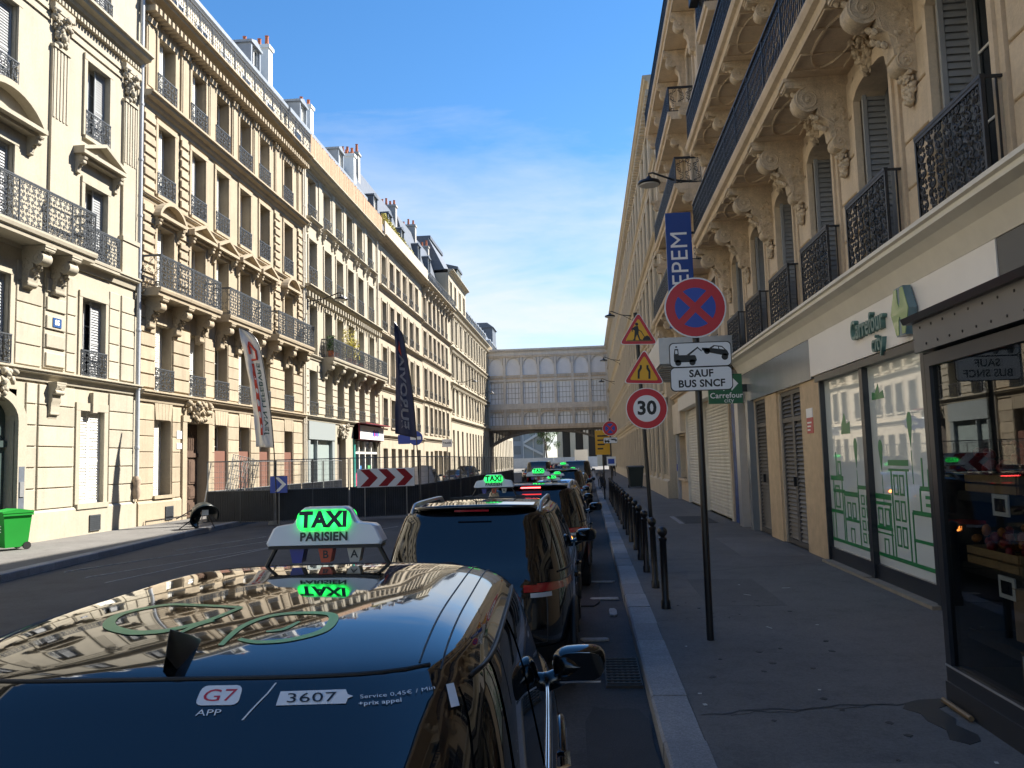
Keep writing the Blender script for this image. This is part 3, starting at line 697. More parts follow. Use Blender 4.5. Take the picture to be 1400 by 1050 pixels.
# ---------------------------------------------------------------- golden house with pediments and corner balconies
def gold_house():
    b = Bld('limestone_house', 'golden sandstone house with banded pilasters, small pediments and three iron balconies', 'L', -16, 28.2, 45.55, st_gold, st_gold_b)
    cols = [30.05, 32.75, 35.05, 37.55, 39.95, 43.3]; w = 1.28
    ff = [(0, 4.85, [(Y, 1.9 if i == 1 else w, .13 if i == 1 else 1.15, 3.95) for i, Y in enumerate(cols)])]
    for za, zb, lo, hi in ((4.85, 8.6, 5.05, 7.55), (8.6, 12.2, 8.75, 11.35), (12.2, 16.1, 12.55, 15.3), (16.1, 19.6, 16.35, 18.8)):
        ff.append((za, zb, [(Y, w, lo, hi) for Y in cols]))
    b.wall(ff)
    gd = scroll_panel(1.4, .82, 5, 3, .012, iron_grey, 10, 4, 4, True); wl = (shut_white, [(.02, .55)])
    for i, Y in enumerate(cols):
        if i != 1:
            b.window(Y, w, 1.15, 3.95, .42, sill=.12, sh=wl if i == 0 else None, pn=pane if i == 0 else pane_dark)
            if i: b.part('window_board', cached('wboard', lambda: B(mat('brown board', (.17, .075, .05), .7, var=.1), (-.12, -.08, -.63, .63, 0, 1.7), name='board')), Y, 1.15)
            b.part('lintel_stones', cached('voussoir', lambda: (lambda m: [m.prism([(-.58+k*.232+.008, .0), (-.58+(k+1)*.232-.008, 0), ((-.58+(k+1)*.232-.008)*1.16, .62), ((-.58+k*.232+.008)*1.16, .62)], 'x', -.02, .045) for k in range(5)] and m)(MB()).mesh('voussoirs', st_gold_b)), Y, 3.97)
        b.window(Y, w, 5.05, 7.55, .42, sill=0, guard=gd, sh=wl if i % 3 != 2 else None)
        b.part('lintel_stones', CACHE['voussoir'], Y, 7.58)
        b.window(Y, w, 8.75, 11.35, .42, sill=0, sur=.06, sh=wl if i % 2 == 0 else None)
        b.pediment(Y, 2.1, 11.6, 'arc' if i in (0, 5) else 'tri', .4, .62 if i in (0, 5) else .55)
        b.window(Y, w, 12.55, 15.3, .42, sill=.12, sur=.06, guard=gd, sh=wl if i < 3 else None)
        b.window(Y, w, 16.35, 18.8, .42, sill=.05, sur=.05, guard=scroll_panel(1.5, .95, 6, 3, .012, iron_grey, 10, 4, 6, True), sh=wl if i < 2 else None)
    # door
    d = MB(); d.box(-.5, -.42, -.95, .95, 0, 3.9)
    for sg in (-1, 1):
        for z0, z1 in ((.15, .6), (.75, 1.25), (1.35, 2.35)): d.box(-.42, -.38, sg*.45-.3, sg*.45+.3, z0, z1); d.box(-.38, -.36, sg*.45-.2, sg*.45+.2, z0+.08, z1-.08)
    d.box(-.42, -.35, -.95, .95, 2.45, 2.62); d.box(-.42, -.37, -.05, .05, 0, 2.45)
    n = 9
    for k in range(n): a = -.7+1.4*k/(n-1); d.box(-.42, -.39, a-.03, a+.03, 2.75, 3.5)
    b.part('front_door', d.mesh('door', wood_brown), 32.75, .13)
    b.part('door_surround', B(b.st, (-.02, .1, -1.3, -.95, 0, 3.85), (-.02, .1, .95, 1.3, 0, 3.85), (-.02, .12, -1.3, 1.3, 3.85, 4.1), name='s'), 32.75, .13)
    b.part('keystone_carving', cluster(70, (.36, 2.2, .8), 13, st_gold, .12), 32.75, 4.75, .06)
    b.part('street_plate', B(white_sign, (0, .02, -.2, .2, 0, .3), name='p'), 31.25, 3.3, .04); b.part('street_plate', B(white_sign, (0, .02, -.2, .2, 0, .22), name='p'), 31.25, 2.9, .04)
    # stonework
    b.mold('plinth', [(-.02, 0), (.09, 0), (.09, .9), (.04, 1.0), (-.02, 1.0)], 28.25, 31.4); b.mold('plinth', [(-.02, 0), (.09, 0), (.09, .9), (.04, 1.0), (-.02, 1.0)], 34.1, 45.5)
    pier = lambda ww: [(28.3, cols[0]-ww/2)]+[(cols[i]+ww/2, cols[i+1]-ww/2) for i in range(5)]+[(cols[5]+ww/2, 45.45)]
    for i, (p, q) in enumerate(pier(1.3)):
        if i == 1: q = 31.4
        if i == 2: p = 34.1
        if q-p > .25: b.blocks(p+.03, q-.03, 1.02, 4.5, .58, .04, .025)
    for i, (p, q) in enumerate(pier(1.3)):
        if q-p > .25: b.blocks(p+.03, q-.03, 5.1, 8.15, .5, .06 if i in (0, 1, 5, 6) else .035, .05 if i in (0, 1, 5, 6) else .025)
    for zc0, zc1 in ((8.8, 12.1), (12.4, 15.6)):
        for Yc, ww in ((28.75, .75), (31.45, .62), (41.6, .7), (45.05, .6)):
            m = MB(); m.box(-.02, .06, -ww/2, ww/2, 0, zc1-zc0); b.part('pilaster', m.mesh('pil', b.st), Yc, zc0)
            b.blocks(Yc-ww/2, Yc+ww/2, zc0+.1, zc1-.15, .40, .12, .16)
    for Yc in (28.75, 31.45, 33.9, 36.3, 38.75, 41.6, 45.05):
        m = MB(); m.box(-.02, .07, -.3, .3, 0, 3.1); m.box(.07, .1, -.22, .22, .3, 2.6); m.box(-.02, .14, -.34, .34, 2.75, 3.0)
        b.part('pilaster', cached('gpil', lambda: m.mesh('pil', b.st)), Yc, 16.2)
    b.cornice(5.0, .3, .4, name='string_course'); b.cornice(16.15, .5, .55); b.cornice(12.3, .2, .25, name='string_course'); b.cornice(8.62, .22, .3, name='string_course')
    b.cornice(20.0, .75, .55); b.dentils(19.47, .32, (.5, .16, .22))
    for (y0, y1) in ((28.3, 33.4), (34.2, 39.0), (39.9, 45.4)):
        b.slab(y0, y1, 8.72, .82, .3); b.railing(y0+.05, y1-.05, 8.75, .75, 1.15)
        for Y in (y0+.55, y1-.6): b.part('console', console_mesh(.4, .7, 1.2, st_gold), Y, 8.42)
        b.part('console', console_mesh(.4, .7, 1.2, st_gold), (y0+y1)/2, 8.42)
    b.railing(28.3, 45.45, 20.03, .55, 1.05, kind='bal', ends=False)
    # set-back attic, zinc mansard, chimneys
    m = MB(); m.box(-3, -1.0, -b.half, b.half, 19.6, 23.0); b.part('attic_wall', m.mesh('attic', mat('cream render', (.6, .53, .40), .85, var=.05)), None)
    for Y in cols:
        b.part('attic_window', B(pane, (0, .02, -.5, .5, 0, 1.6), name='pane'), Y, 20.6, -1.0)
        b.part('attic_frame', B(white_paint, (0, .05, -.6, -.5, 0, 1.7), (0, .05, .5, .6, 0, 1.7), (0, .05, -.5, .5, 1.6, 1.7), (0, .045, -.03, .03, 0, 1.6), name='f'), Y, 20.6, -1.0)
    b.roof(23, [(-.75, 22.95), (-.75, 23.15), (-1.1, 23.2), (-2.6, 25.3), (-7, 26.4), (-11.8, 20), (-3, 20)], zinc)
    b.chimney(36.8, 25.6, -3.0, .6, 1.6, 1.2, 3)
    b.chimney(45.2, 25.0, -2.6, .6, 1.8, 1.7, 4)
    for Y in (33.9, 41.6): b.dormer(Y, 23.4, -1.1, 1.0, 1.3, 1.6, zinc)
    b.pipe(45.5, 1.0, 19.5, .07, .1, mat('cream pipe', (.6, .55, .45), .6))
    b.part('cellar_grille', CACHE['cg'], 30.4, .22, .085)
gold_house()

# ---------------------------------------------------------------- pale house with shops below
def pale_house():
    b = Bld('limestone_house', 'pale limestone house with a planted balcony and two shopfronts at street level', 'L', -16, 45.6, 62.75, st_pale, st_pale_b)
    cols = [47.4, 50.3, 52.8, 55.35, 57.9, 60.8]; w = 1.45
    ff = [(0, 4.75, [(48.9, 4.9, .13, 4.1), (53.0, 1.9, .13, 3.9), (59.0, 6.6, .13, 3.9)])]
    for za, zb, lo, hi in ((4.75, 8.4, 5.05, 7.7), (8.4, 12.1, 8.7, 11.6), (12.1, 16.3, 12.75, 15.5), (16.3, 19.9, 16.8, 19.3)):
        ff.append((za, zb, [(Y, w, lo, hi) for Y in cols]))
    b.wall(ff)
    g1 = scroll_panel(1.55, .75, 4, 2, .012, iron_grey, 8, 4, 4); g2 = scroll_panel(1.55, 1.05, 4, 3, .012, iron_grey, 8, 4, 4); wl = (shut_white, [(.02, .45)])
    for i, Y in enumerate(cols):
        b.window(Y, w, 5.05, 7.7, .4, sill=0, guard=g1, sh=wl if i in (0, 3) else None); b.window(Y, w, 8.7, 11.6, .4, sill=0, sur=.05, sh=wl if i == 0 else None)
        b.window(Y, w, 12.75, 15.5, .4, sill=0, sur=.06, guard=g2, sh=wl if i in (0, 4) else None); b.window(Y, w, 16.8, 19.3, .4, sill=.1, guard=g1)
        b.cornice(12.8, .32, .3, Y-1.05, Y+1.05, name='window_hood') if False else None
        b.cornice(16.72, .34, .36, Y-1.15, Y+1.15, name='window_hood')
        for sg in (-1, 1): b.part('bracket', console_mesh(.18, .26, .6, st_pale, False), Y+sg*.95, 16.38)
        if i < 5: b.part('pilaster', cached('plp', lambda: B(b.st, (-.02, .06, -.3, .3, 0, 3.0), name='p')), (Y+cols[i+1])/2, 16.8)
    for i in range(7):
        p = 45.75 if i == 0 else cols[i-1]+w/2; q = 62.6 if i == 6 else cols[i]-w/2
        b.blocks(p+.03, q-.03, 5.15, 8.1, .42, .05, .045)
    b.cornice(5.0, .25, .3, name='string_course'); b.cornice(12.55, .5, .4); b.dentils(12.15, .55, (.36, .2, .3)); b.cornice(20.0, .7, .5)
    b.slab(48.9, 62.5, 8.65, .85, .3); b.railing(49.0, 62.4, 8.68, .78, 1.1, step=1.3)
    for Y in (49.2, 51.6, 54.1, 56.6, 59.3, 62.1): b.part('console', console_mesh(.5, .75, 1.1, st_pale), Y, 8.36)
    b.cornice(8.6, .2, .25, name='string_course')
    # reed screen on the top terrace
    m = MB(); a, c = b.rng(45.7, 62.6); n = 150
    for k in range(n): y = a+(c-a)*k/n; m.box(.5, .53+rng.random()*.02, y, y+(c-a)/n*.9, 20.0, 21.3+rng.random()*.16)
    o = b.part('reed_screen', m.mesh('reed', reed)); o['kind'] = 'stuff'
    b.part('attic_wall', B(mat('cream render', (.6, .53, .40)), (-3, -.9, -b.half, b.half, 19.9, 22.9), name='attic'))
    for Y in cols:
        b.part('attic_window', B(pane, (0, .02, -.55, .55, 0, 1.7), name='pane'), Y, 20.6, -.9)
        b.part('attic_frame', B(white_paint, (0, .05, -.65, -.55, 0, 1.8), (0, .05, .55, .65, 0, 1.8), (0, .05, -.55, .55, 1.7, 1.8), name='f'), Y, 20.6, -.9)
    b.roof(23, [(-.65, 22.85), (-.65, 23.1), (-1.0, 23.15), (-2.5, 25.4), (-7, 26.4), (-11.8, 20), (-3, 20)], zinc)
    b.chimney(53, 25.2, -2.6, .6, 1.5, 1.3, 3); b.chimney(62.2, 25.0, -2.4, .6, 1.8, 1.5, 4)
    for Y in (49, 57): b.dormer(Y, 23.4, -1.05, 1.0, 1.3, 1.6, zinc)
    # grey metal shopfront and door
    b.part('shopfront', B(mat('grey shop panel', (.27, .30, .30), .5), (-.3, .1, -2.5, 2.5, 3.5, 4.55), (-.3, .05, -2.5, -2.15, 0, 3.5), (-.3, .05, 2.0, 2.5, 0, 3.5), (-.3, .05, -.95, -.85, 0, 3.5), name='sf'), 48.9, .13)
    b.part('shop_window', B(mat('pale film on shop glass', (.32, .38, .37), .1), (-.2, -.15, -.85, 2.0, .3, 3.5), (-.2, -.15, -2.15, -.95, 2.3, 3.5), name='sw'), 48.9, .13)
    b.part('shop_door', B(pane_dark, (-.22, -.18, -2.15, -.95, 0, 2.2), name='sd'), 48.9, .13)
    b.part('front_door', B(mat('grey brown door', (.16, .14, .12), .5), (-.45, -.4, -.95, .95, 0, 3.8), name='d'), 53.0, .13)
    b.part('keystone_carving', cluster(50, (.4, 1.9, .9), 23, st_pale, .12), 53.0, 4.7, .06)
    # red and white shop
    b.part('shop_sign', B(white_sign, (.35, .42, -3.2, 3.4, 0, .95), name='s'), 59.2, 3.85)
    b.part('awning_box', B(mat('burgundy awning box', (.17, .012, .025), .6), (0, .34, -3.4, 3.6, 0, 1.05), (.1, .9, -3.4, 3.6, 1.1, 1.16), (0, .43, -3.4, -3.25, 0, 1.05), name='s'), 59.2, 3.8)
    b.part('shop_window', B(pane_dark, (-.2, -.15, -3.2, 3.2, .3, 3.6), name='w'), 59.2, .13)
    b.part('shop_frame', B(mat('teal pilaster', (.02, .19, .16), .5), (-.1, .08, -3.6, -3.2, 0, 3.7), name='t'), 59.2, .13)
    b.part('shop_frame', B(white_paint, (-.15, -.05, -1.9, -1.75, 0, 3.6), (-.15, -.05, -.3, -.15, 0, 3.6), (-.15, -.05, 1.4, 1.55, 0, 3.6), (-.15, -.05, -3.2, 3.2, 2.7, 2.85), name='t'), 59.2, .13)
    for k, c_ in enumerate(((.5, .05, .12), (.05, .2, .5), (.6, .3, .05), (.1, .35, .15), (.6, .1, .3))):
        b.part('window_poster', B(mat('poster %d' % k, c_, .5), (-.13, -.12, -.35, .35, 0, .9), name='p'), 56.6+k*1.2, .6+.5*(k % 2))
    for k, c_ in enumerate(((.03, .12, .45), (.5, .04, .2), (.03, .12, .45), (.3, .1, .4), (.03, .25, .5))):
        b.part('logo_mark', cached(('lm', k), lambda: poly_mesh([rrect(.34, .42+.12*(k % 2), .12)], mat('shop logo %d' % k, c_, .5), .006)), 59.5+k*.36, 4.33, .421, WALL)
    b.pipe(45.75, 1.0, 19.5, .08, .12, mat('cream pipe', (.6, .55, .45))); b.pipe(62.6, 1.0, 19.5, .07, .1, mat('cream pipe', (.6, .55, .45)))
    # potted shrubs and flowers on the balcony
    yg = mat('yellow green leaves', (.42, .36, .05), .6, var=.3, vs=8); gl = mat('green leaves', (.05, .10, .03), .6, var=.3, vs=8)
    for Y, hh, mt_ in ((49.5, .9, gl), (53.4, 1.9, yg), (54.4, 1.4, yg), (56.2, .5, gl), (50.4, .7, gl)):
        t = thing('balcony_plant', {49.5: 'small green plant at the near end of the planted balcony', 53.4: 'tall yellow green shrub in a red pot on the balcony', 54.4: 'lower yellow green shrub beside the tall one on the balcony', 56.2: 'low green pot plant right of the yellow shrubs on the balcony', 50.4: 'second small green plant from the near end of the planted balcony'}[Y], 'plant', (-15.55, Y, 8.68), 0, 'plants on the pale house balcony')
        ob('pot', MB().lathe([(.16, 0), (.22, .4), (.24, .42)], n=10).mesh('pot', terracotta), t)
        m = MB(); R = random.Random(int(Y*10))
        for k in range(420):
            q = R.random(); an = R.random()*6.3; r = .55*math.sqrt(R.random())*(1 if hh > 1 else .6); c0 = Vector((r*math.cos(an)*.8, r*math.sin(an)*1.2, .45+q*hh))
            e = Euler((R.random()*3, R.random()*3, R.random()*6)).to_matrix(); s_ = .045+R.random()*.04
            m.add([c0+e@Vector(p) for p in ((-s_, 0, 0), (0, -s_*.5, 0), (s_, 0, 0), (0, s_*.5, 0))], [(0, 1, 2, 3)])
        f = ob('foliage', m.mesh('leaves', mt_), t)
pale_house()

# ---------------------------------------------------------------- the further houses of the left row
def row_house(label, Ya, Yb, cols, w, floors, st, gfw, corn, balc=None, roof='mansard', guards=True, roofz=None, rec=.4, shut=None, sill=.1):
    b = Bld('limestone_house', label, 'L', -16, Ya, Yb, st)
    ff = [(0, floors[0][0], [(Y, gw, .5, gt) for Y, gw, gt in gfw])]+[(za, zb, [(Y, w, lo, hi) for Y in cols]) for za, zb, lo, hi in floors]
    b.wall(ff)
    for Y, gw, gt in gfw: b.window(Y, gw, .5, gt, .4, pn=pane, sill=0)
    g = scroll_panel(round(w+.1, 1), .7, 3, 1, .014, iron_grey, 7, 4, 8)
    for k, (za, zb, lo, hi) in enumerate(floors):
        for i, Y in enumerate(cols): b.window(Y, w, lo, hi, rec, sill=sill, sur=.05, guard=g if guards else None)
    for i in range(len(cols)-1):
        for za, zb, lo, hi in floors[1:]:
            b.part('pilaster', cached(('rp', st.name, round(hi-lo, 1)), lambda: B(st, (-.02, .07, -.2, .2, 0, hi-lo+.25), name='p')), (cols[i]+cols[i+1])/2, lo)
    for z, d, h in corn: b.cornice(z, d, h)
    z = b.ztop
    return b
def far_left():
    b = row_house('tan limestone house with planted roof terrace behind the dark blue feather flag', 62.8, 80.3, [64.9, 67.6, 70.0, 72.5, 75.2, 77.9], 1.45,
        [(4.3, 8.1, 5.0, 7.3), (8.1, 12.3, 8.5, 11.4), (12.3, 16.2, 12.75, 15.1), (16.2, 19.8, 16.5, 18.9)], st_tan, [(64.9, 1.5, 3.3), (67.6, 1.5, 3.3), (70.0, 1.5, 3.3), (72.5, 1.5, 3.3), (75.2, 1.5, 3.3), (77.9, 1.8, 3.3)],
        [(4.35, .25, .3), (8.2, .3, .35), (12.4, .35, .35), (16.2, .35, .35), (20.1, .85, .45)], guards=True)
    b.mold('parapet', [(.6, 20.1), (.72, 20.1), (.72, 21.2), (.6, 21.2)], mt=mat('weathered concrete', (.38, .35, .3), .9, var=.2, vs=2))
    b.roof(21, [(-1.0, 19.8), (-1.0, 21.9), (-.8, 22.0), (-1.3, 22.1), (-2.6, 27.0), (-7, 28), (-11.8, 20)], slate)
    gl = mat('green leaves', (.05, .10, .03)); R = random.Random(4); m = MB()
    for k in range(1600):
        u = b.u(63+R.random()**1.6*11); c0 = Vector((.35+R.random()*.35, u, 21.0+R.random()*.9*(1-(u+b.half)/20))); e = Euler((R.random()*3, R.random()*3, R.random()*6)).to_matrix(); s_ = .07
        m.add([c0+e@Vector(p) for p in ((-s_, 0, 0), (0, -s_*.5, 0), (s_, 0, 0), (0, s_*.5, 0))], [(0, 1, 2, 3)])
    o = b.part('terrace_greenery', m.mesh('leaves', mat('yellow green leaves', (.2, .2, .03)))); o['kind'] = 'stuff'
    b.chimney(66, 26.8, -3, .7, 1.6, 1.3, 4, mat('grey render', (.33, .32, .3))); b.chimney(79.5, 26.4, -3, .7, 1.6, 1.4, 4, mat('grey render', (.33, .32, .3)))
    for Y in (67.6, 72.8, 78): b.dormer(Y, 23.0, -1.25, 1.1, 1.7, 1.6, slate)
    b = row_house('tan limestone house with bracketed balcony below a slate roof, fifth in the left row', 80.4, 97.2, [81.7, 84.5, 87.0, 89.4, 91.8, 94.6], 1.5,
        [(4.4, 8.2, 5.0, 7.7), (8.2, 12.4, 8.6, 11.5), (12.4, 16.0, 12.8, 15.3), (16.0, 19.7, 16.3, 18.8)], st_tan, [(82, 1.4, 3.2), (84.5, 1.4, 3.2), (87.0, 2, 3.3), (89.6, 2.2, 3.3), (92.5, 2.2, 3.3), (95.3, 1.6, 3.2)],
        [(4.5, .25, .3), (8.3, .3, .35), (12.5, .3, .35), (16.1, .35, .35), (20.1, .9, .5)], guards=True)
    for k in range(9): b.part('console', console_mesh(.4, .7, .9, st_tan, False), 81.2+k*1.95, 19.62)
    b.railing(80.5, 97.1, 20.1, .8, 1.0, kind='bal', ends=False, step=2)
    b.part('attic_wall', B(white_paint, (-3, -.9, -b.half, b.half, 19.7, 22.6), name='attic'))
    for k in range(6): b.part('attic_window', B(pane, (0, .03, -.6, .6, 0, 1.7), name='pane'), 82+k*2.6, 20.5, -.9)
    b.roof(22, [(-.7, 22.5), (-.7, 22.7), (-1.1, 22.8), (-2.4, 27.2), (-7, 28), (-11.8, 20), (-3, 20)], slate)
    b.chimney(88, 27, -2.8, .7, 1.6, 1.2, 3, mat('grey render', (.33, .32, .3))); b.chimney(96.5, 27, -3, .7, 1.6, 1.0, 3, mat('grey render', (.33, .32, .3)))
    for Y in (84.8, 90.4): b.dormer(Y, 23.2, -1.0, 1.1, 1.7, 1.6, slate)
    # long ochre building that runs up to the footbridge
    cols = [98.9, 102.2, 106.0, 110.0]+[113+2.9*k for k in range(9)]
    b = row_house('long ochre stone building with tall pavilion and slate dormers that meets the footbridge', 97.3, 137.4, cols, 1.5,
        [(7.2, 11.5, 7.9, 10.9), (11.5, 15.9, 12.2, 15.2), (15.9, 20.6, 16.6, 19.6)], st_ochre, [(Y, 1.4, 5.9) for Y in cols],
        [(7.3, .35, .45), (11.6, .35, .4), (15.9, .4, .45), (20.9, .6, .6)], guards=False)
    b.dentils(11.2, .9, (.3, .35, .3)); b.dentils(15.5, .9, (.3, .35, .3)); b.dentils(20.2, .7, (.4, .25, .3))
    a, c = b.rng(97.3, 111.3)
    m = MB(); ws = [(98.9), (102.2), (106.0), (109.5)]
    m.box(-8, -.5, a, c, 20.6, 24.9); cc = a
    for Y in ws:
        u = b.u(Y); m.box(-.5, 0, cc, u-.7, 20.9, 24.9); m.box(-.5, 0, u-.7, u+.7, 20.9, 21.6); m.box(-.5, 0, u-.7, u+.7, 24.0, 24.9); cc = u+.7
    m.box(-.5, 0, cc, c, 20.9, 24.9); b.part('pavilion_wall', m.mesh('pav', st_ochre))
    for Y in ws: b.window(Y, 1.4, 21.6, 24.0, .35, sill=.1, sur=.05)
    b.cornice(25.3, .6, .5, 97.3, 111.3)
    m = MB(); m.prism([(-.1, 25.3), (-.5, 25.4), (-2.4, 29.3), (-7, 29.8), (-8, 25)], 'y', a, c-4); m.box(-7, -2.2, a+.5, c-4.5, 29.3, 29.7); b.part('pavilion_roof', m.mesh('roof', slate))
    m = MB(); m.box(-3, -.4, c-4, c-.4, 27.6, 27.9); m.prism([(-.3, 27.6), (-.3, 27.9), (-6, 29.4), (-6, 27.6)], 'y', c-4.2, c-.2); b.part('glazed_loft_roof', m.mesh('lr', slate))
    for k in range(5): b.part('loft_mullion', B(white_paint, (-.5, -.42, 0, .1, 25.3, 27.6), name='mu'), 107.5+k*.8)
    b.part('loft_glazing', B(mat('greenish glass', (.05, .11, .10), .05), (-.6, -.55, c-3.9, c-.4, 25.3, 27.6), name='lg'))
    m = MB(); a2, c2 = b.rng(111.4, 137.4); m.prism([(-.1, 20.9), (-.4, 21), (-1.6, 24.6), (-7, 25.4), (-11, 20.9)], 'y', a2, c2); b.part('roof', m.mesh('roof', slate))
    for k in range(9): b.dormer(112.6+2.9*k, 21.0, -.35, 1.3, 1.9, 1.8)
    b2 = Bld('limestone_house', 'pale arcaded building seen beyond the footbridge on the left', 'L', -16, 141.6, 178, st_ochre)
    cols = [143.4+2.9*k for k in range(12)]
    b2.wall([(0, 7.2, [(Y, 1.4, .5, 6.1) for Y in cols]), (7.2, 11.5, [(Y, 1.4, 7.9, 10.9) for Y in cols]), (11.5, 15.9, [(Y, 1.4, 12.2, 15.2) for Y in cols]), (15.9, 20.9, [(Y, 1.4, 16.6, 19.6) for Y in cols])])
    for Y in cols:
        for lo, hi in ((.5, 6.1), (7.9, 10.9), (12.2, 15.2), (16.6, 19.6)): b2.window(Y, 1.4, lo, hi, .35, sill=0)
    for z in (7.3, 11.6, 15.9, 21.0): b2.cornice(z, .4, .45)
    b2.roof(21, [(-.1, 20.9), (-.4, 21), (-1.6, 24.6), (-7, 25.4), (-11, 20.9)], slate)
    for k in range(10): b2.dormer(143+3.4*k, 21.0, -.35, 1.3, 1.9, 1.8)
    m = MB(); m.box(-7, -2.0, 2, 8, 24, 28.4); m.prism([(-7.3, 28.4), (-1.7, 28.4), (-3, 29.4), (-6, 29.4)], 'y', 1.7, 8.3); b2.part('roof_pavilion', m.mesh('rp', slate), None)
    # a house behind the viewer, seen only in reflections
    b3 = Bld('limestone_house', 'cream stone house behind the viewpoint on the left side', 'L', -16, -14, 12.7, st_cream)
    cols = [-12+2.9*k for k in range(9)]; fl = ((0, 5.0, 1.1, 4.0), (5.0, 8.8, 5.15, 7.7), (8.8, 12.8, 8.95, 11.45), (12.8, 17.0, 13.05, 15.6), (17, 20.6, 17.4, 19.8))
    b3.wall([(za, zb, [(Y, 1.3, lo, hi) for Y in cols]) for za, zb, lo, hi in fl])
    for Y in cols:
        for k, (za, zb, lo, hi) in enumerate(fl): b3.window(Y, 1.3, lo, hi, .35, sur=.05, guard=scroll_panel(1.4, .8, 3, 2, .012, iron_grey, 7, 4, 8) if k else None)
    for z in (5.1, 8.9, 12.8, 17.3, 20.7): b3.cornice(z, .35, .4)
    b3.slab(-13, 12, 8.9, .8, .28); b3.railing(-13, 12, 8.92, .74, 1.1, step=1.6)
    b3.roof(21, [(-.2, 20.7), (-.5, 20.8), (-1.5, 23.4), (-6, 24.6), (-11.5, 20.7)])
far_left()

# ---------------------------------------------------------------- right side: house with the supermarket
cream_paint = mat('cream painted cornice', (.76, .72, .63), .55, var=.06, vs=2)
fascia_white = mat('white shop fascia', (.88, .85, .81), .35, var=.03, vs=1)
fascia_grey = mat('grey shop fascia', (.23, .245, .25), .22, var=.1, vs=1)
louvre_m = mat('brown grey louvre', (.12, .113, .105), .5, metal=.2, var=.1, vs=4)
roller_m = mat('cream roller shutter', (.70, .68, .61), .5, var=.1, vs=2, stain=.2)
film = mat('frosted film on shop glass', (.72, .78, .75), .02, spec=.9, ior=1.55, coat=.5)
film_green = mat('green printed film', (.02, .22, .07), .3)
logo_green = mat('logo green', (.28, .42, .16), .25, coat=.5)
letter_teal = mat('letter teal', (.10, .21, .19), .3)
sign_green = mat('shop sign green', (.012, .13, .055), .3)

def coffer(w, d):
    def mk():
        m = MB(); t = .035
        for (x0, x1, y0, y1) in ((.12, d-.12, -w*.46, -w*.18), (.12, d-.12, w*.18, w*.46)):
            m.box(x0, x1, y0, y0+t, -.03, 0); m.box(x0, x1, y1-t, y1, -.03, 0); m.box(x0, x0+t, y0+t, y1-t, -.03, 0); m.box(x1-t, x1, y0+t, y1-t, -.03, 0)
        m.tube([(d/2+.26*math.cos(a), .3*w*.42*math.sin(a)/.3, -.01) for a in [2*PI*k/20 for k in range(21)]], .022, 5)
        return m.mesh('coffer', st_right)
    return cached(('cof', w, d), mk)

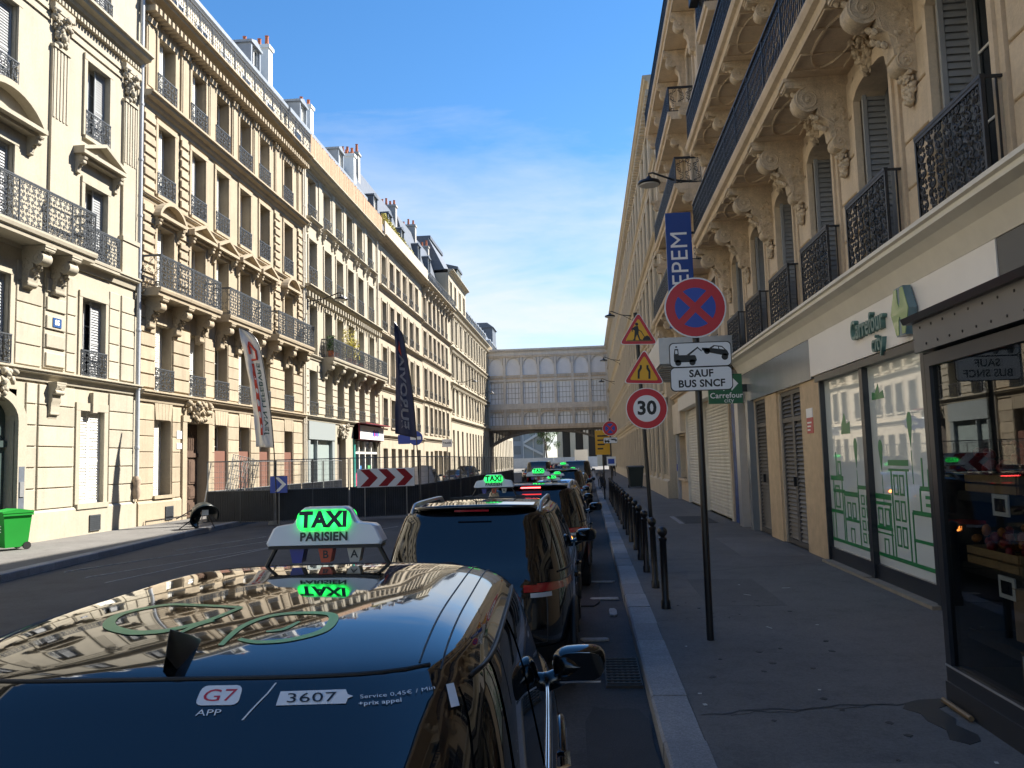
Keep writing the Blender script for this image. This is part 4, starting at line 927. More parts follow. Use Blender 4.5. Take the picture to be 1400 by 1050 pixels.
def market_house():
    Y0, Y1 = -9.0, 24.8
    b = Bld('limestone_house', 'beige limestone house with giant scrolled consoles under long balconies above the supermarket', 'R', 4.32, Y0, Y1, st_right, st_right_b)
    cols = [9.22+2.7*k for k in range(-6, 6)]; w = 1.42
    vis = [Y for Y in cols if Y > 3]
    gf = [(12.0, 2.3, .2, 3.42), (14.35, 2.2, .2, 3.42), (18.05, 2.0, .13, 3.42), (21.1, 1.55, .13, 3.42)]
    ff = [(0, 4.5, gf)]
    for za, zb, lo, hi in ((4.5, 8.05, 4.85, 7.6), (8.05, 11.0, 8.45, 10.6), (11.0, 14.1, 11.4, 13.7), (14.1, 17.25, 14.45, 16.7)):
        ff.append((za, zb, [(Y, w, lo, hi) for Y in cols]))
    b.wall(ff, back=13)
    guard = scroll_panel(1.66, 1.0, 7, 5, .0125, iron, 13, 5, 11, True)
    rt = MB()                                   # guard box: frame with two side returns
    for y in (-.83, .83): rt.box(-.02, .02, y-.02, y+.02, 0, 1.03); rt.box(-.28, 0, y-.012, y+.012, 1.0, 1.03); rt.box(-.28, 0, y-.01, y+.01, .03, .06); rt.box(-.15, -.13, y-.008, y+.008, .03, 1.02)
    rt.box(-.025, .025, -.85, .85, 1.0, 1.04)
    ret = rt.mesh('guard_frame', iron)
    sf = MB(); sh_w, sh_h = .40, 2.66
    sf.box(0, .04, -sh_w/2, -sh_w/2+.06, 0, sh_h); sf.box(0, .04, sh_w/2-.06, sh_w/2, 0, sh_h); sf.box(0, .04, -sh_w/2+.06, sh_w/2-.06, 0, .1); sf.box(0, .04, -sh_w/2+.06, sh_w/2-.06, sh_h-.08, sh_h); sf.box(-.004, 0, -sh_w/2, sh_w/2, 0, sh_h)
    shf = sf.mesh('shutter', shut_grey)
    slat = MB().add([(.004, -.14, .085), (.036, -.14, 0), (.036, .14, 0), (.004, .14, .085), (.004, -.14, .075), (.028, -.14, 0), (.028, .14, 0), (.004, .14, .075)], [(0, 1, 2, 3), (4, 7, 6, 5)]).mesh('slat', shut_grey)
    keyc = cluster(120, (.28, .46, .5), 31, st_orn, .055); drop = cluster(90, (.15, .28, .5), 37, st_orn, .045)
    con = console_mesh(.30, .95, 1.25, st_orn); con2 = console_mesh(.28, .88, 1.0, st_orn, False); con3 = console_mesh(.26, .85, 1.7, st_orn, False)
    for Y in cols:
        near = 3 < Y < 19
        o = b.window(Y, w, 4.85, 7.6, .42, sill=0, bars=2, pn=pane_dark)
        # architrave with a shallow arched head
        def ms():
            m = MB(); q = .2
            for t, dd in ((.2, .06), (.09, .1)): m.box(-.02, dd, -w/2-t, -w/2, -.1, 2.55); m.box(-.02, dd, w/2, w/2+t, -.1, 2.55)
            n = 10
            for k in range(n):
                a0, a1 = -1+2*k/n, -1+2*(k+1)/n; zf = lambda a: 2.55+.15*(1-a**4)
                m.prism([(a0*w/2, zf(a0)), (a1*w/2, zf(a1)), (a1*(w/2+.2), zf(a1)+.2), (a0*(w/2+.2), zf(a0)+.2)], 'x', -.35, .1)
                m.prism([(a0*w/2, zf(a0)+.02), (a1*w/2, zf(a1)+.02), (a1*w/2, 2.82), (a0*w/2, 2.82)], 'x', -.33, -.01)
            return m.mesh('architrave', st_right)
        b.part('architrave', cached('rarch', ms), Y, 4.85)
        s_ = b.part('shutter', shf, Y+w/2-.05, 4.9, -.21, (0, 0, PI/2))
        if near:
            for k in range(27): ob('slat', slat, s_, (0, 0, .11+k*.091))
        else:
            ob('slat', cached('slats_far', lambda: (lambda m: [m.add([(.004, -.14, .195+k*.091), (.036, -.14, .11+k*.091), (.036, .14, .11+k*.091), (.004, .14, .195+k*.091)], [(0, 1, 2, 3)]) for k in range(27)] and m)(MB()).mesh('slats', shut_grey)), s_)['kind'] = 'stuff'
        g = b.part('window_guard', ret, Y, 4.78, .26); ob('scroll_panel', guard, g)
        b.part('keystone_carving', keyc, Y, 8.02, .04)
        for lo, hi in ((8.45, 10.6), (11.4, 13.7), (14.45, 16.7)): b.window(Y, w, lo, hi, .42, sill=.08, sur=.07, sh=(shut_grey, [(.02, .35)]))
        Yp = Y+1.35
        if Yp < Y1-.4:
            b.part('console', con, Yp, 8.05); b.part('console_drop', drop, Yp, 6.95, .05)
            b.part('console', con2, Yp, 11.0); b.part('console', con3, Yp, 17.2)
            b.part('coffer', coffer(2.0, 1.05), Y, 8.05); b.part('coffer', coffer(2.0, 1.05), Y, 11.0)
            if Yp > 6: b.blocks(Y+w/2+.22, Y+2.7-w/2-.22, 4.85, 7.9, .58, .03, .03)
    b.slab(Y0, 24.1, 8.35, 1.08, .3); b.railing(Y0+.1, 24.0, 8.35, 1.0, 1.0, iron, 'bal', step=1.35)
    b.slab(Y0, 24.5, 11.3, 1.08, .3); b.railing(Y0+.1, 24.4, 11.3, 1.0, .95, iron, 'bal', step=1.35)
    b.slab(Y0, Y1, 17.5, 1.08, .28); b.railing(Y0+.1, Y1-.05, 17.5, 1.0, .8, iron, 'bal', step=1.6)
    b.cornice(14.15, .3, .3)
    for Y in cols[-5:]: b.slab(Y-.95, Y+.95, 14.3, .75, .25); b.railing(Y-.9, Y+.9, 14.3, .7, .9, iron); b.part('planter', cached('plant', lambda: B(plastic, (.74, .98, -.35, .35, .55, .85), name='pl')), Y, 14.3)
    b.part('attic_wall', B(st_right, (-3, -1.2, -b.half, b.half, 17.2, 20.0), name='attic'))
    b.roof(20, [(-.9, 19.9), (-.9, 20.1), (-1.4, 20.2), (-3, 23.3), (-8, 24.0), (-12.8, 17.3), (-3, 17.3)], slate)
    # cove cornice over the shops
    b.mold('shop_cornice', [(-.05, 4.22), (.10, 4.22), (.12, 4.27), (.15, 4.34), (.2, 4.45), (.29, 4.55), (.40, 4.60), (.40, 4.66), (.44, 4.68), (.44, 4.73), (.38, 4.74), (.36, 4.78), (-.05, 4.8)], Y0, 23.2, cream_paint)
    b.mold('shadow_joint', [(-.02, 4.36), (.11, 4.36), (.11, 4.41), (-.02, 4.41)], Y0, 23.2, dark_frame) if False else None
    b.mold('shop_fascia', [(-.05, 3.5), (.10, 3.5), (.10, 4.215), (-.05, 4.215)], 8.72, 15.95, fascia_white)
    b.mold('shop_fascia', [(-.05, 3.46), (.09, 3.46), (.09, 4.215), (-.05, 4.215)], 15.96, 23.2, fascia_grey)
    b.mold('shop_fascia', [(-.05, 3.46), (.09, 3.46), (.09, 4.215), (-.05, 4.215)], Y0, 8.71, mat('charcoal fascia', (.07, .075, .08), .4))
    b.mold('transom', [(-.05, 3.36), (.13, 3.36), (.13, 3.47), (-.05, 3.47)], Y0, 15.6, dark_frame)
    # shop windows
    for k, (Y, ww) in enumerate(((12.0, 2.3), (14.35, 2.2))):
        f = MB(); h = 3.3
        for y in (-ww/2-.06, ww/2): f.box(-.1, .09, y, y+.06+(.05 if k == 0 else 0), -.04, h)
        f.box(-.1, .05, -ww/2, ww/2, .0, .27)
        o = b.part('shop_window', f.mesh('frame', dark_frame), Y, .13)
        ob('pane', B(film, (-.02, .0, -ww/2, ww/2, .27, h), name='pane'), o)
        g = MB(); W = ww
        def ln(x0, z0, x1, z1, t=.022):
            d = Vector((x1-x0, z1-z0)); n = Vector((-d.y, d.x)).normalized()*t
            g.prism([(x0-n.x, z0-n.y), (x1-n.x, z1-n.y), (x1+n.x, z1+n.y), (x0+n.x, z0+n.y)], 'x', 0, .003+len(g.f)*1e-6)
        def rect(x0, z0, x1, z1, t=.018): ln(x0-t, z0, x1+t, z0, t); ln(x0-t, z1, x1+t, z1, t); ln(x0, z0+t, x0, z1-t, t); ln(x1, z0+t, x1, z1-t, t)
        zb = .42; ln(-W/2, zb, W/2, zb, .028)
        def pin(x, z):
            g.prism([(x+.085*math.cos(a), z+.12*math.sin(a)) for a in [PI*q/10 for q in range(-1, 12)]]+[(x, z-.36)], 'x', 0, .003); ln(x, z-.4, x, z-.85, .006)
        if k == 0:
            ln(-W*.5, 1.28, -W*.2, 1.28, .04); ln(-W*.5, 1.18, -W*.2, 1.18); ln(-W*.22, zb, -W*.22, 1.2); ln(-W*.5, .82, -W*.2, .82, .025); ln(-W*.5, .74, -W*.2, .74, .012)
            for q in range(2): rect(-W*.44+q*.28, .86, -W*.44+q*.28+.17, 1.10, .016)
            rect(-W*.36, zb, -W*.29, .66, .014)
            ln(-W*.21, 1.78, W*.12, 1.78, .04); ln(-W*.21, 1.68, W*.12, 1.68, .016); ln(-W*.17, zb, -W*.17, 1.68); ln(W*.08, zb, W*.08, 1.68)
            for q in range(3):
                for e in range(2): rect(-W*.13+e*.22, .62+q*.36, -W*.13+e*.22+.14, .88+q*.36, .016)
            ln(W*.14, 1.12, W*.5, 1.12, .03); ln(W*.14, zb, W*.14, 1.12); ln(W*.14, .75, W*.5, .75); ln(W*.27, 1.45, W*.5, 1.45, .03); ln(W*.27, 1.12, W*.27, 1.45); ln(W*.34, 1.34, W*.5, 1.34); ln(W*.34, 1.24, W*.5, 1.24); ln(W*.32, 1.45, W*.32, 1.85); ln(W*.40, 1.45, W*.40, 1.7); ln(W*.40, 1.7, W*.5, 1.7)
            pin(-W*.33, 2.0); pin(W*.18, 2.35)
            g.prism([(-W*.42, 2.72), (-W*.2, 2.72), (-W*.22, 2.84), (-W*.28, 2.8), (-W*.3, 2.95), (-W*.36, 2.82), (-W*.42, 2.84)], 'x', 0, .0031)
        else:
            ln(-W*.42, 1.28, -W*.12, 1.28, .03); ln(-W*.46, 1.5, -W*.14, 1.5, .04); ln(-W*.40, zb, -W*.40, 1.5); ln(-W*.18, zb, -W*.18, 1.5); rect(-W*.36, 1.0, -W*.26, 1.36); ln(-W*.30, 1.5, -W*.30, 1.95); rect(-W*.26, 1.55, -W*.19, 1.78); ln(-W*.5, .92, -W*.2, .92, .03); ln(-W*.47, zb, -W*.47, .92, .015)
            ln(-W*.15, 1.25, W*.18, 1.25, .04); ln(-W*.14, zb, -W*.14, 1.2); ln(-W*.15, .82, W*.18, .82)
            for q in range(2): rect(-W*.07+q*.26, .86, -W*.07+q*.26+.16, 1.10, .016)
            rect(-W*.02, zb, W*.06, .68, .014)
            ln(W*.2, 1.38, W*.5, 1.38, .03); ln(W*.2, zb, W*.2, 1.38)
            for q in range(4):
                for e in range(2): rect(W*.26+e*.24, .52+q*.2, W*.26+e*.24+.14, .65+q*.2, .014)
            pin(W*.20, 2.05)
            g.prism([(-W*.12, 2.25), (W*.1, 2.25), (W*.1, 2.45), (W*.02, 2.42), (-W*.02, 2.6), (-W*.1, 2.42)], 'x', 0, .0031)
        ob('printed_skyline', g.mesh('print', film_green), o, (.001, 0, .0))['kind'] = 'stuff'
        b.part('door_step', B(mat('worn stone step', (.30, .26, .2), .85, var=.15, vs=5), (-.1, .2, -ww/2-.1, ww/2+.1, -.2, .045), name='step'), Y, .13)
    # lettering on the fascia: word, second word, hexagonal mark
    o = b.part('lettering', text_mesh('Carrefour', .42, letter_teal, .006, .035, sx=.80), 12.55, 3.93, .135, WALL)
    o = b.part('lettering', text_mesh('city', .36, letter_teal, .004, .03, sx=.9), 12.15, 3.62, .13, WALL)
    hx = [(-.30, 0), (-.14, .30), (.14, .30), (.30, 0), (.14, -.30), (-.14, -.30)]
    m = MB(); m.prism([(p[0]*1.06, p[1]*1.06) for p in hx], 'x', 0, .10); e = b.part('emblem', m.mesh('emblem', mat('emblem edge', (.12, .2, .24), .2)), 11.05, 3.88, .12)
    fc = MB(); H_ = [(-.30, 0), (-.15, .30), (-.06, .30), (-.045, .12), (0, .06), (.045, .12), (.06, .30), (.15, .30), (.30, 0), (.15, -.30), (.06, -.30), (.045, -.12), (0, -.06), (-.045, -.12), (-.06, -.30), (-.15, -.30)]
    for pts in ([H_[0]]+H_[1:5]+H_[12:], H_[4:13]): fc.prism(pts, 'x', .10, .108)
    ob('emblem_face', fc.mesh('face', logo_green), e)
    # piers, louvred doors, roller shutters
    pier_m = mat('ochre stone pier', (.60, .45, .28), .8, var=.12, vs=4, bump=.3, stain=.15)
    for ya, yb in ((15.6, 17.0), (19.12, 20.3)): b.mold('pier', [(-.02, .0), (.05, .0), (.05, 3.45), (-.02, 3.45)], ya, yb, pier_m)
    def louvre(Y, ww, leaves):
        f = MB(); lw = ww/leaves
        for k in range(leaves):
            y0 = -ww/2+k*lw
            f.box(-.1, -.04, y0, y0+.09, 0, 3.3); f.box(-.1, -.04, y0+lw-.09, y0+lw, 0, 3.3)
            for z in (0, 2.62, 3.2): f.box(-.1, -.04, y0+.09, y0+lw-.09, z, z+.1)
            f.box(-.13, -.11, y0, y0+lw, 0, 3.3)
        o = b.part('louvred_door', f.mesh('ld', louvre_m), Y, .13)
        lv = cached(('lv', lw), lambda: MB().add([(-.10, -lw/2+.09, .085), (-.045, -lw/2+.09, 0), (-.045, lw/2-.09, 0), (-.10, lw/2-.09, .085), (-.10, -lw/2+.09, .07), (-.06, -lw/2+.09, 0), (-.06, lw/2-.09, 0), (-.10, lw/2-.09, .07)], [(0, 1, 2, 3), (4, 7, 6, 5)]).mesh('slat', louvre_m))
        for k in range(leaves):
            y = -ww/2+(k+.5)*lw
            for z in [.12+.088*q for q in range(28)]+[2.74+.088*q for q in range(5)]: ob('slat', lv, o, (0, y, z))
        ob('handle', B(black_metal, (-.04, .02, -.03, .03, 1.25, 1.45), name='h'), o)
    louvre(18.05, 2.0, 2); louvre(21.1, 1.55, 1)
    b.mold('frame', [(-.02, .1), (.16, .1), (.16, 3.46), (-.02, 3.46)], 21.9, 22.25, fascia_grey); b.mold('frame', [(-.02, .1), (.22, .1), (.22, 3.8), (-.02, 3.8)], 23.0, 23.5, alu)
    b.mold('poster_pillar', [(-.02, .1), (.1, .1), (.1, 3.9), (-.02, 3.9)], 23.95, 24.75, mat('blue graffiti panel', (.02, .06, .22), .5, var=.8, vs=4))
    nt = b.part('notice', B(mat('red notice', (.5, .05, .05), .4), (0, .01, -.22, .22, 0, .3), name='n'), 16.35, 2.45, .05); ob('notice_head', B(white_sign, (0, .012, -.22, .22, .3, .48), name='n'), nt)
    for q in range(3): ob('print_line', B(white_sign, (.01, .013, -.17, .02+.05*q, .05+.07*q, .08+.07*q), name='l'), nt)
    def roller(bb, Ya, Yb, ztop):
        a, c = bb.rng(Ya, Yb); ww = c-a
        o = bb.part('roller_shutter', B(roller_m, (-.14, -.12, -ww/2, ww/2, 0, ztop-.13), (-.15, .02, -ww/2, -ww/2+.08, 0, ztop-.13), (-.15, .02, ww/2-.08, ww/2, 0, ztop-.13), name='r'), (Ya+Yb)/2, .13)
        sl = MB().prism([(-.12, 0), (-.085, .012), (-.075, .06), (-.085, .098), (-.12, .108)], 'y', -ww/2+.08, ww/2-.08).mesh('slat', roller_m)
        k = 0
        while k*.11 < ztop-.35: ob('slat', sl, o, (0, 0, k*.11+.02)); k += 1
    b.roller = roller
    b.mold('shop_fascia', [(-.05, 3.95), (.3, 3.95), (.3, 4.5), (-.05, 4.5)], 24.0, 24.78, alu)
    c = thing('shop_canopy', 'grey metal canopy box jutting out over the roller shutters', 'canopy', (4.32, 25.7, 4.6))
    ob('box', MB().box(-2.26, -.02, -2.7, 2.7, .02, .75).mesh('canopy', alu), c); ob('soffit', MB().box(-2.2, -.05, -2.6, 2.6, -.03, .018).mesh('soffit', fascia_grey), c)
    for k in range(8): ob('soffit_strip', MB().box(-2.15, -.08, -2.5+k*.66, -2.46+k*.66, -.05, -.031).mesh('strip', alu), c)
    s = thing('projecting_shop_sign', 'square green supermarket sign hung out from the wall under the canopy', 'shop sign', (3.66, 22.2, 3.42))
    ob('box', MB().box(-.44, .44, -.06, .06, 0, .78).mesh('box', sign_green), s)
    ob('lettering', text_mesh('Carrefour', .2, white_sign, .003), s, (.02, -.064, .21), FRONT); ob('lettering', text_mesh('city', .17, white_sign, 0), s, (.08, -.064, .08), FRONT)
    arrow = [(.34, .52), (.16, .72), (.16, .60), (.10, .56), (.02, .64), (-.04, .72), (-.10, .62), (-.05, .56), (.0, .53), (.0, .51), (-.05, .48), (-.10, .42), (-.04, .33), (.02, .40), (.10, .48), (.16, .44), (.16, .33)]
    ob('emblem', MB().prism(arrow, 'y', -.066, -.061).mesh('e', white_sign), s); ob('bracket', MB().box(.44, .64, -.02, .02, .3, .5).mesh('br', black_metal), s)
    t = thing('banner_sign', 'tall blue vertical banner with white letters hung on the balcony front', 'banner', (3.05, 25.6, 6.0))
    ob('panel', MB().box(-.39, .39, -.05, .05, 0, 3.62).mesh('panel', mat('banner blue', (.012, .055, .27), .4)), t)
    ob('lettering', text_mesh('EPEM', .74, white_sign, 0), t, (.02, -.054, 2.17), VERT); ob('bracket', MB().tube([(.39, 0, 2.7), (1.27, 0, 2.7)], .03, 6).mesh('br', black_metal), t); ob('bracket', MB().tube([(.39, 0, .6), (1.27, 0, .6)], .03, 6).mesh('br', black_metal), t)
    return b
MKT = market_house()

def side_house(roller):
    b = Bld('limestone_house', 'beige house with separate iron balconies beyond the supermarket, roller shutters below', 'R', 4.18, 24.9, 39.0, st_right, st_right_b)
    cols = [26.4+2.7*k for k in range(5)]; w = 1.4
    ff = [(0, 4.4, [(27.6, 5.2, .13, 3.95), (33.2, 4.8, .13, 3.95), (37.2, 2.2, 1.1, 2.95)])]; fl = ((4.4, 8.05, 4.85, 7.6), (8.05, 11.0, 8.45, 10.6), (11.0, 14.1, 11.4, 13.7), (14.1, 17.25, 14.45, 16.7))
    for za, zb, lo, hi in fl: ff.append((za, zb, [(Y, w, lo, hi) for Y in cols]))
    b.wall(ff, back=13)
    for Y in cols:
        for za, zb, lo, hi in fl: b.window(Y, w, lo, hi, .42, sill=.08, sur=.07, guard=scroll_panel(1.5, .9, 5, 3, .012, iron, 8, 4, 8, True) if lo == 4.85 else None, sh=(shut_grey, [(.02, .35)]))
        for z, h in ((8.05, 1.2), (11.0, 1.0), (14.0, 1.0), (17.2, 1.5)): b.part('console', console_mesh(.3, .8, h, st_orn, False), Y+1.25, z)
    for z, y0, y1, k in ((8.35, 26.6, 38.7, 'scroll'), (11.3, 27.8, 36.5, 'scroll'), (14.25, 28.8, 34.5, 'scroll'), (17.5, 24.9, 39, 'bal')): b.slab(y0, y1, z, .93, .28); b.railing(y0+.1, y1-.1, z, .86, .92, iron, k, step=1.35)
    b.part('attic_wall', B(st_right, (-3, -1.2, -b.half, b.half, 17.2, 20.0), name='attic')); b.roof(20, [(-.9, 19.9), (-.9, 20.1), (-1.4, 20.2), (-3, 23.3), (-8, 24.0), (-12.8, 17.3), (-3, 17.3)], slate)
    roller(b, 25.0, 30.2, 3.95); roller(b, 30.8, 35.6, 3.95)
    b.mold('shop_fascia', [(-.05, 3.96), (.28, 3.96), (.28, 4.5), (-.05, 4.5)], 25.0, 35.8, alu)
    b.mold('shop_fascia', [(-.05, 3.05), (.22, 3.05), (.22, 4.4), (-.05, 4.4)], 35.9, 38.9, mat('stained cream fascia', (.62, .54, .42), .6, var=.12, vs=2, stain=.3))
    b.window(37.2, 2.2, 1.1, 2.95, .3, sill=.12, bars=0, pn=pane_dark)
    b.part('window_poster', B(mat('green poster', (.05, .4, .12), .5), (-.27, -.25, -.8, -.2, .2, .6), (-.27, -.25, .1, .8, .5, .8), name='p'), 37.2, 1.3); b.part('window_poster', B(yellow_sign, (-.27, -.25, -.5, .3, 0, .3), name='p'), 37.2, 2.55)
    b.mold('pilaster', [(-.02, 0), (.12, 0), (.12, 3.05), (-.02, 3.05)], 38.4, 38.95, mat('grey pilaster', (.36, .38, .42), .6)); b.part('plate', B(blue_sign, (0, .02, -.15, .15, 0, .3), name='p'), 38.65, 1.4, .125)
    b.cornice(4.8, .3, .35); b.cornice(14.15, .3, .3)
side_house(MKT.roller)

def long_right():
    b = Bld('railway_building', 'very long pale stone building running up to the footbridge on the right', 'R', 3.75, 39.1, 139, st_far)
    cols = [40.8+2.93*k for k in range(34)]; w = 1.5
    fl = ((0, 4.7, 1.2, 4.1), (4.7, 8.7, 5.2, 8.0), (8.7, 12.7, 9.2, 12.0), (12.7, 16.4, 13.2, 15.8), (16.4, 19.7, 16.9, 19.1))
    b.wall([(za, zb, [(Y, w, lo, hi) for Y in cols]) for za, zb, lo, hi in fl], back=16)
    for i, Y in enumerate(cols):
        for k, (za, zb, lo, hi) in enumerate(fl): b.window(Y, w, lo, hi, .3, sill=.1 if k else 0, sur=.07)
        if i: b.part('pilaster', cached('lrp', lambda: B(st_far, (-.02, .11, -.3, .3, .9, 4.3), (-.02, .09, -.24, .24, 5.0, 12.3), (-.02, .09, -.24, .24, 12.9, 19.4), name='p')), Y-1.465)
    for z, d, h in ((4.8, .25, .35), (8.8, .2, .3), (12.8, .28, .4), (16.5, .2, .3), (20.5, .48, .7)): b.cornice(z, d, h)
    b.dentils(19.85, .5, (.34, .22, .3)); b.mold('plinth', [(-.02, 0), (.12, 0), (.12, .9), (-.02, 1.0)])
    b.roof(20, [(-.3, 20.2), (-.5, 20.45), (-2.2, 22.8), (-8, 23.6), (-15.8, 19.5)], slate)
    m = MB(); m.box(-9, -1.4, -b.half+2, -b.half+8, 20.6, 24.5); b.part('roof_pavilion', m.mesh('rp', slate))
long_right()

def glazed_bay():
    t = thing('glazed_shop_bay', 'dark framed glass display bay with produce crates jutting onto the pavement at right', 'display case', (2.72, 4.7, .13))
    f = MB()
    f.box(.0, .09, 2.11, 2.2, .0, 2.72); f.box(0, .09, .55, .63, .3, 2.6); f.box(.0, .09, -2.2, 2.11, 2.62, 2.72); f.box(.0, .12, -2.2, 2.11, .0, .30)
    ob('frame', f.mesh('frame', dark_frame), t)
    ob('base_trim', MB().box(-.006, 0, -2.2, 2.2, .285, .30).mesh('trim', alu), t)
    ob('plinth', MB().box(-.015, .1, -2.2, 2.2, 0, .17).mesh('plinth', mat('charcoal plinth', (.03, .032, .037), .4)), t)
    ob('pane', MB().box(.03, .045, .63, 2.11, .3, 2.62).mesh('pane', glass_mat('shop glass', (.7, .72, .72))), t); ob('pane', MB().box(.03, .045, -2.2, .55, .3, 2.62).mesh('pane', MAT['shop glass']), t)
    ob('end_panel', MB().box(.09, 1.55, 2.15, 2.2, 0, 2.9).mesh('end', dark_frame), t); ob('back_panel', MB().box(1.42, 1.5, -2.2, 2.15, 0, 2.7).mesh('back', mat('dark interior', (.06, .06, .062), .7)), t)
    ob('floor_panel', MB().box(.12, 1.42, -2.2, 2.15, .2, .28).mesh('fl', plastic), t)
    c = ob('hood', MB().box(-.05, 1.55, -2.2, 2.25, 2.74, 2.98).mesh('hood', mat('riveted charcoal steel', (.16, .16, .16), .4, metal=.3)), t)
    ob('hood_top', MB().prism([(-.10, 2.98), (-.12, 3.03), (1.55, 3.10), (1.55, 2.98)], 'y', -2.2, 2.32).mesh('ht', dark_frame), t)
    rv = MB().ell((0, 0, 0), (.006, .011, .011), 6, 4).mesh('rivet', black_metal)
    for k in range(10): ob('rivet', rv, c, (-.052, 2.1-k*.21, 2.93)); ob('rivet', rv, c, (-.052, 2.0-k*.21, 2.79))
    ob('gutter_pipe', MB().tube([(-.05, 2.18, .03), (-.05, 1.7, .03)], .02, 8).mesh('gp', mat('brass pipe', (.25, .17, .09), .5, metal=.5)), t)
    wood = mat('crate wood', (.42, .27, .13), .8, var=.2, vs=12); card = mat('cardboard', (.36, .24, .14), .85, var=.1, vs=6)
    # shelves, crates, produce, price tags, cartons
    for k, z in enumerate((.62, 1.12, 1.66)):
        sh = thing('display_shelf', ('bottom', 'middle', 'top')[k]+' dark shelf inside the glazed display bay', 'shelf', (2.86, 5.4, .13+z-.06)); ob('board', MB().box(0, .75, -1.2, 1.35, -.02, .02).mesh('s', plastic), sh); ob('lip', MB().box(-.02, 0, -1.2, 1.35, -.03, .04).mesh('s', plastic), sh)
    R = random.Random(8)
    def crate(X, Y, Z, lab, cols, tall=.16):
        c = thing('produce_crate', lab, 'crate', (X, Y, Z), 0, 'crates in the display bay')
        m = MB(); m.box(0, .5, -.38, .38, 0, .015)
        for zz in (.02, .09): m.box(-.012, 0, -.38, .38, zz, zz+.055); m.box(.5, .512, -.38, .38, zz, zz+.055); m.box(0, .5, -.392, -.38, zz, zz+.055); m.box(0, .5, .38, .392, zz, zz+.055)
        ob('box', m.mesh('crate', wood), c)
        for q, col in enumerate(cols):
            p = MB()
            for k in range(26): p.ell((R.uniform(.03, .47), R.uniform(-.34, .34), .13+R.uniform(0, tall)), (R.uniform(.03, .05), R.uniform(.03, .06), R.uniform(.025, .04)), 8, 5, Euler((R.random()*3, R.random()*3, 0)).to_matrix())
            f_ = ob('produce', p.mesh('fruit', mat('produce %s' % (col,), col, .4, var=.2, vs=20), True), c); f_['kind'] = 'stuff'
    RED, ORA, DRK = (.28, .02, .02), (.45, .16, .03), (.12, .02, .03)
    crate(2.88, 6.3, 1.75, 'wooden crate of red produce on the top shelf', (RED, DRK), .24); crate(2.88, 5.4, 1.75, 'wooden crate of orange produce on the top shelf', (ORA, RED))
    crate(2.88, 6.35, 1.21, 'wooden crate of mixed red and orange produce on the middle shelf', (RED, ORA)); crate(2.88, 5.5, 1.21, 'wooden crate of dark produce on the middle shelf', (DRK, ORA))
    tg = MB().box(-.012, 0, -.11, .11, 0, .15).mesh('tag', white_sign); tgs = MB().box(-.014, -.0121, -.075, .075, .03, .12).mesh('screen', mat('dark tag screen', (.03, .03, .035), .2))
    for (Y, Z, l) in ((6.05, 1.62, 'white price tag on the top shelf edge'), (6.05, 1.06, 'white price tag on the middle shelf edge'), (5.8, .56, 'white price tag on the bottom shelf edge')):
        p = thing('price_tag', l, 'price tag', (2.83, Y, Z), 0, 'price tags in the display bay'); ob('body', tg, p); ob('screen', tgs, p)
    for k, (Y, Z, h) in enumerate(((6.0, .42, .3), (6.0, .80, .34))):
        p = thing('cardboard_box', ('lower', 'upper')[k]+' cardboard box stacked inside the glazed display bay', 'box', (2.84, Y-.25, Z), .1*k); ob('body', MB().box(0, .2, -.22, .22, 0, h).mesh('c', card), p); ob('flap', MB().box(-.004, .1, -.22, .22, h, h+.006).mesh('c', card), p)
glazed_bay()

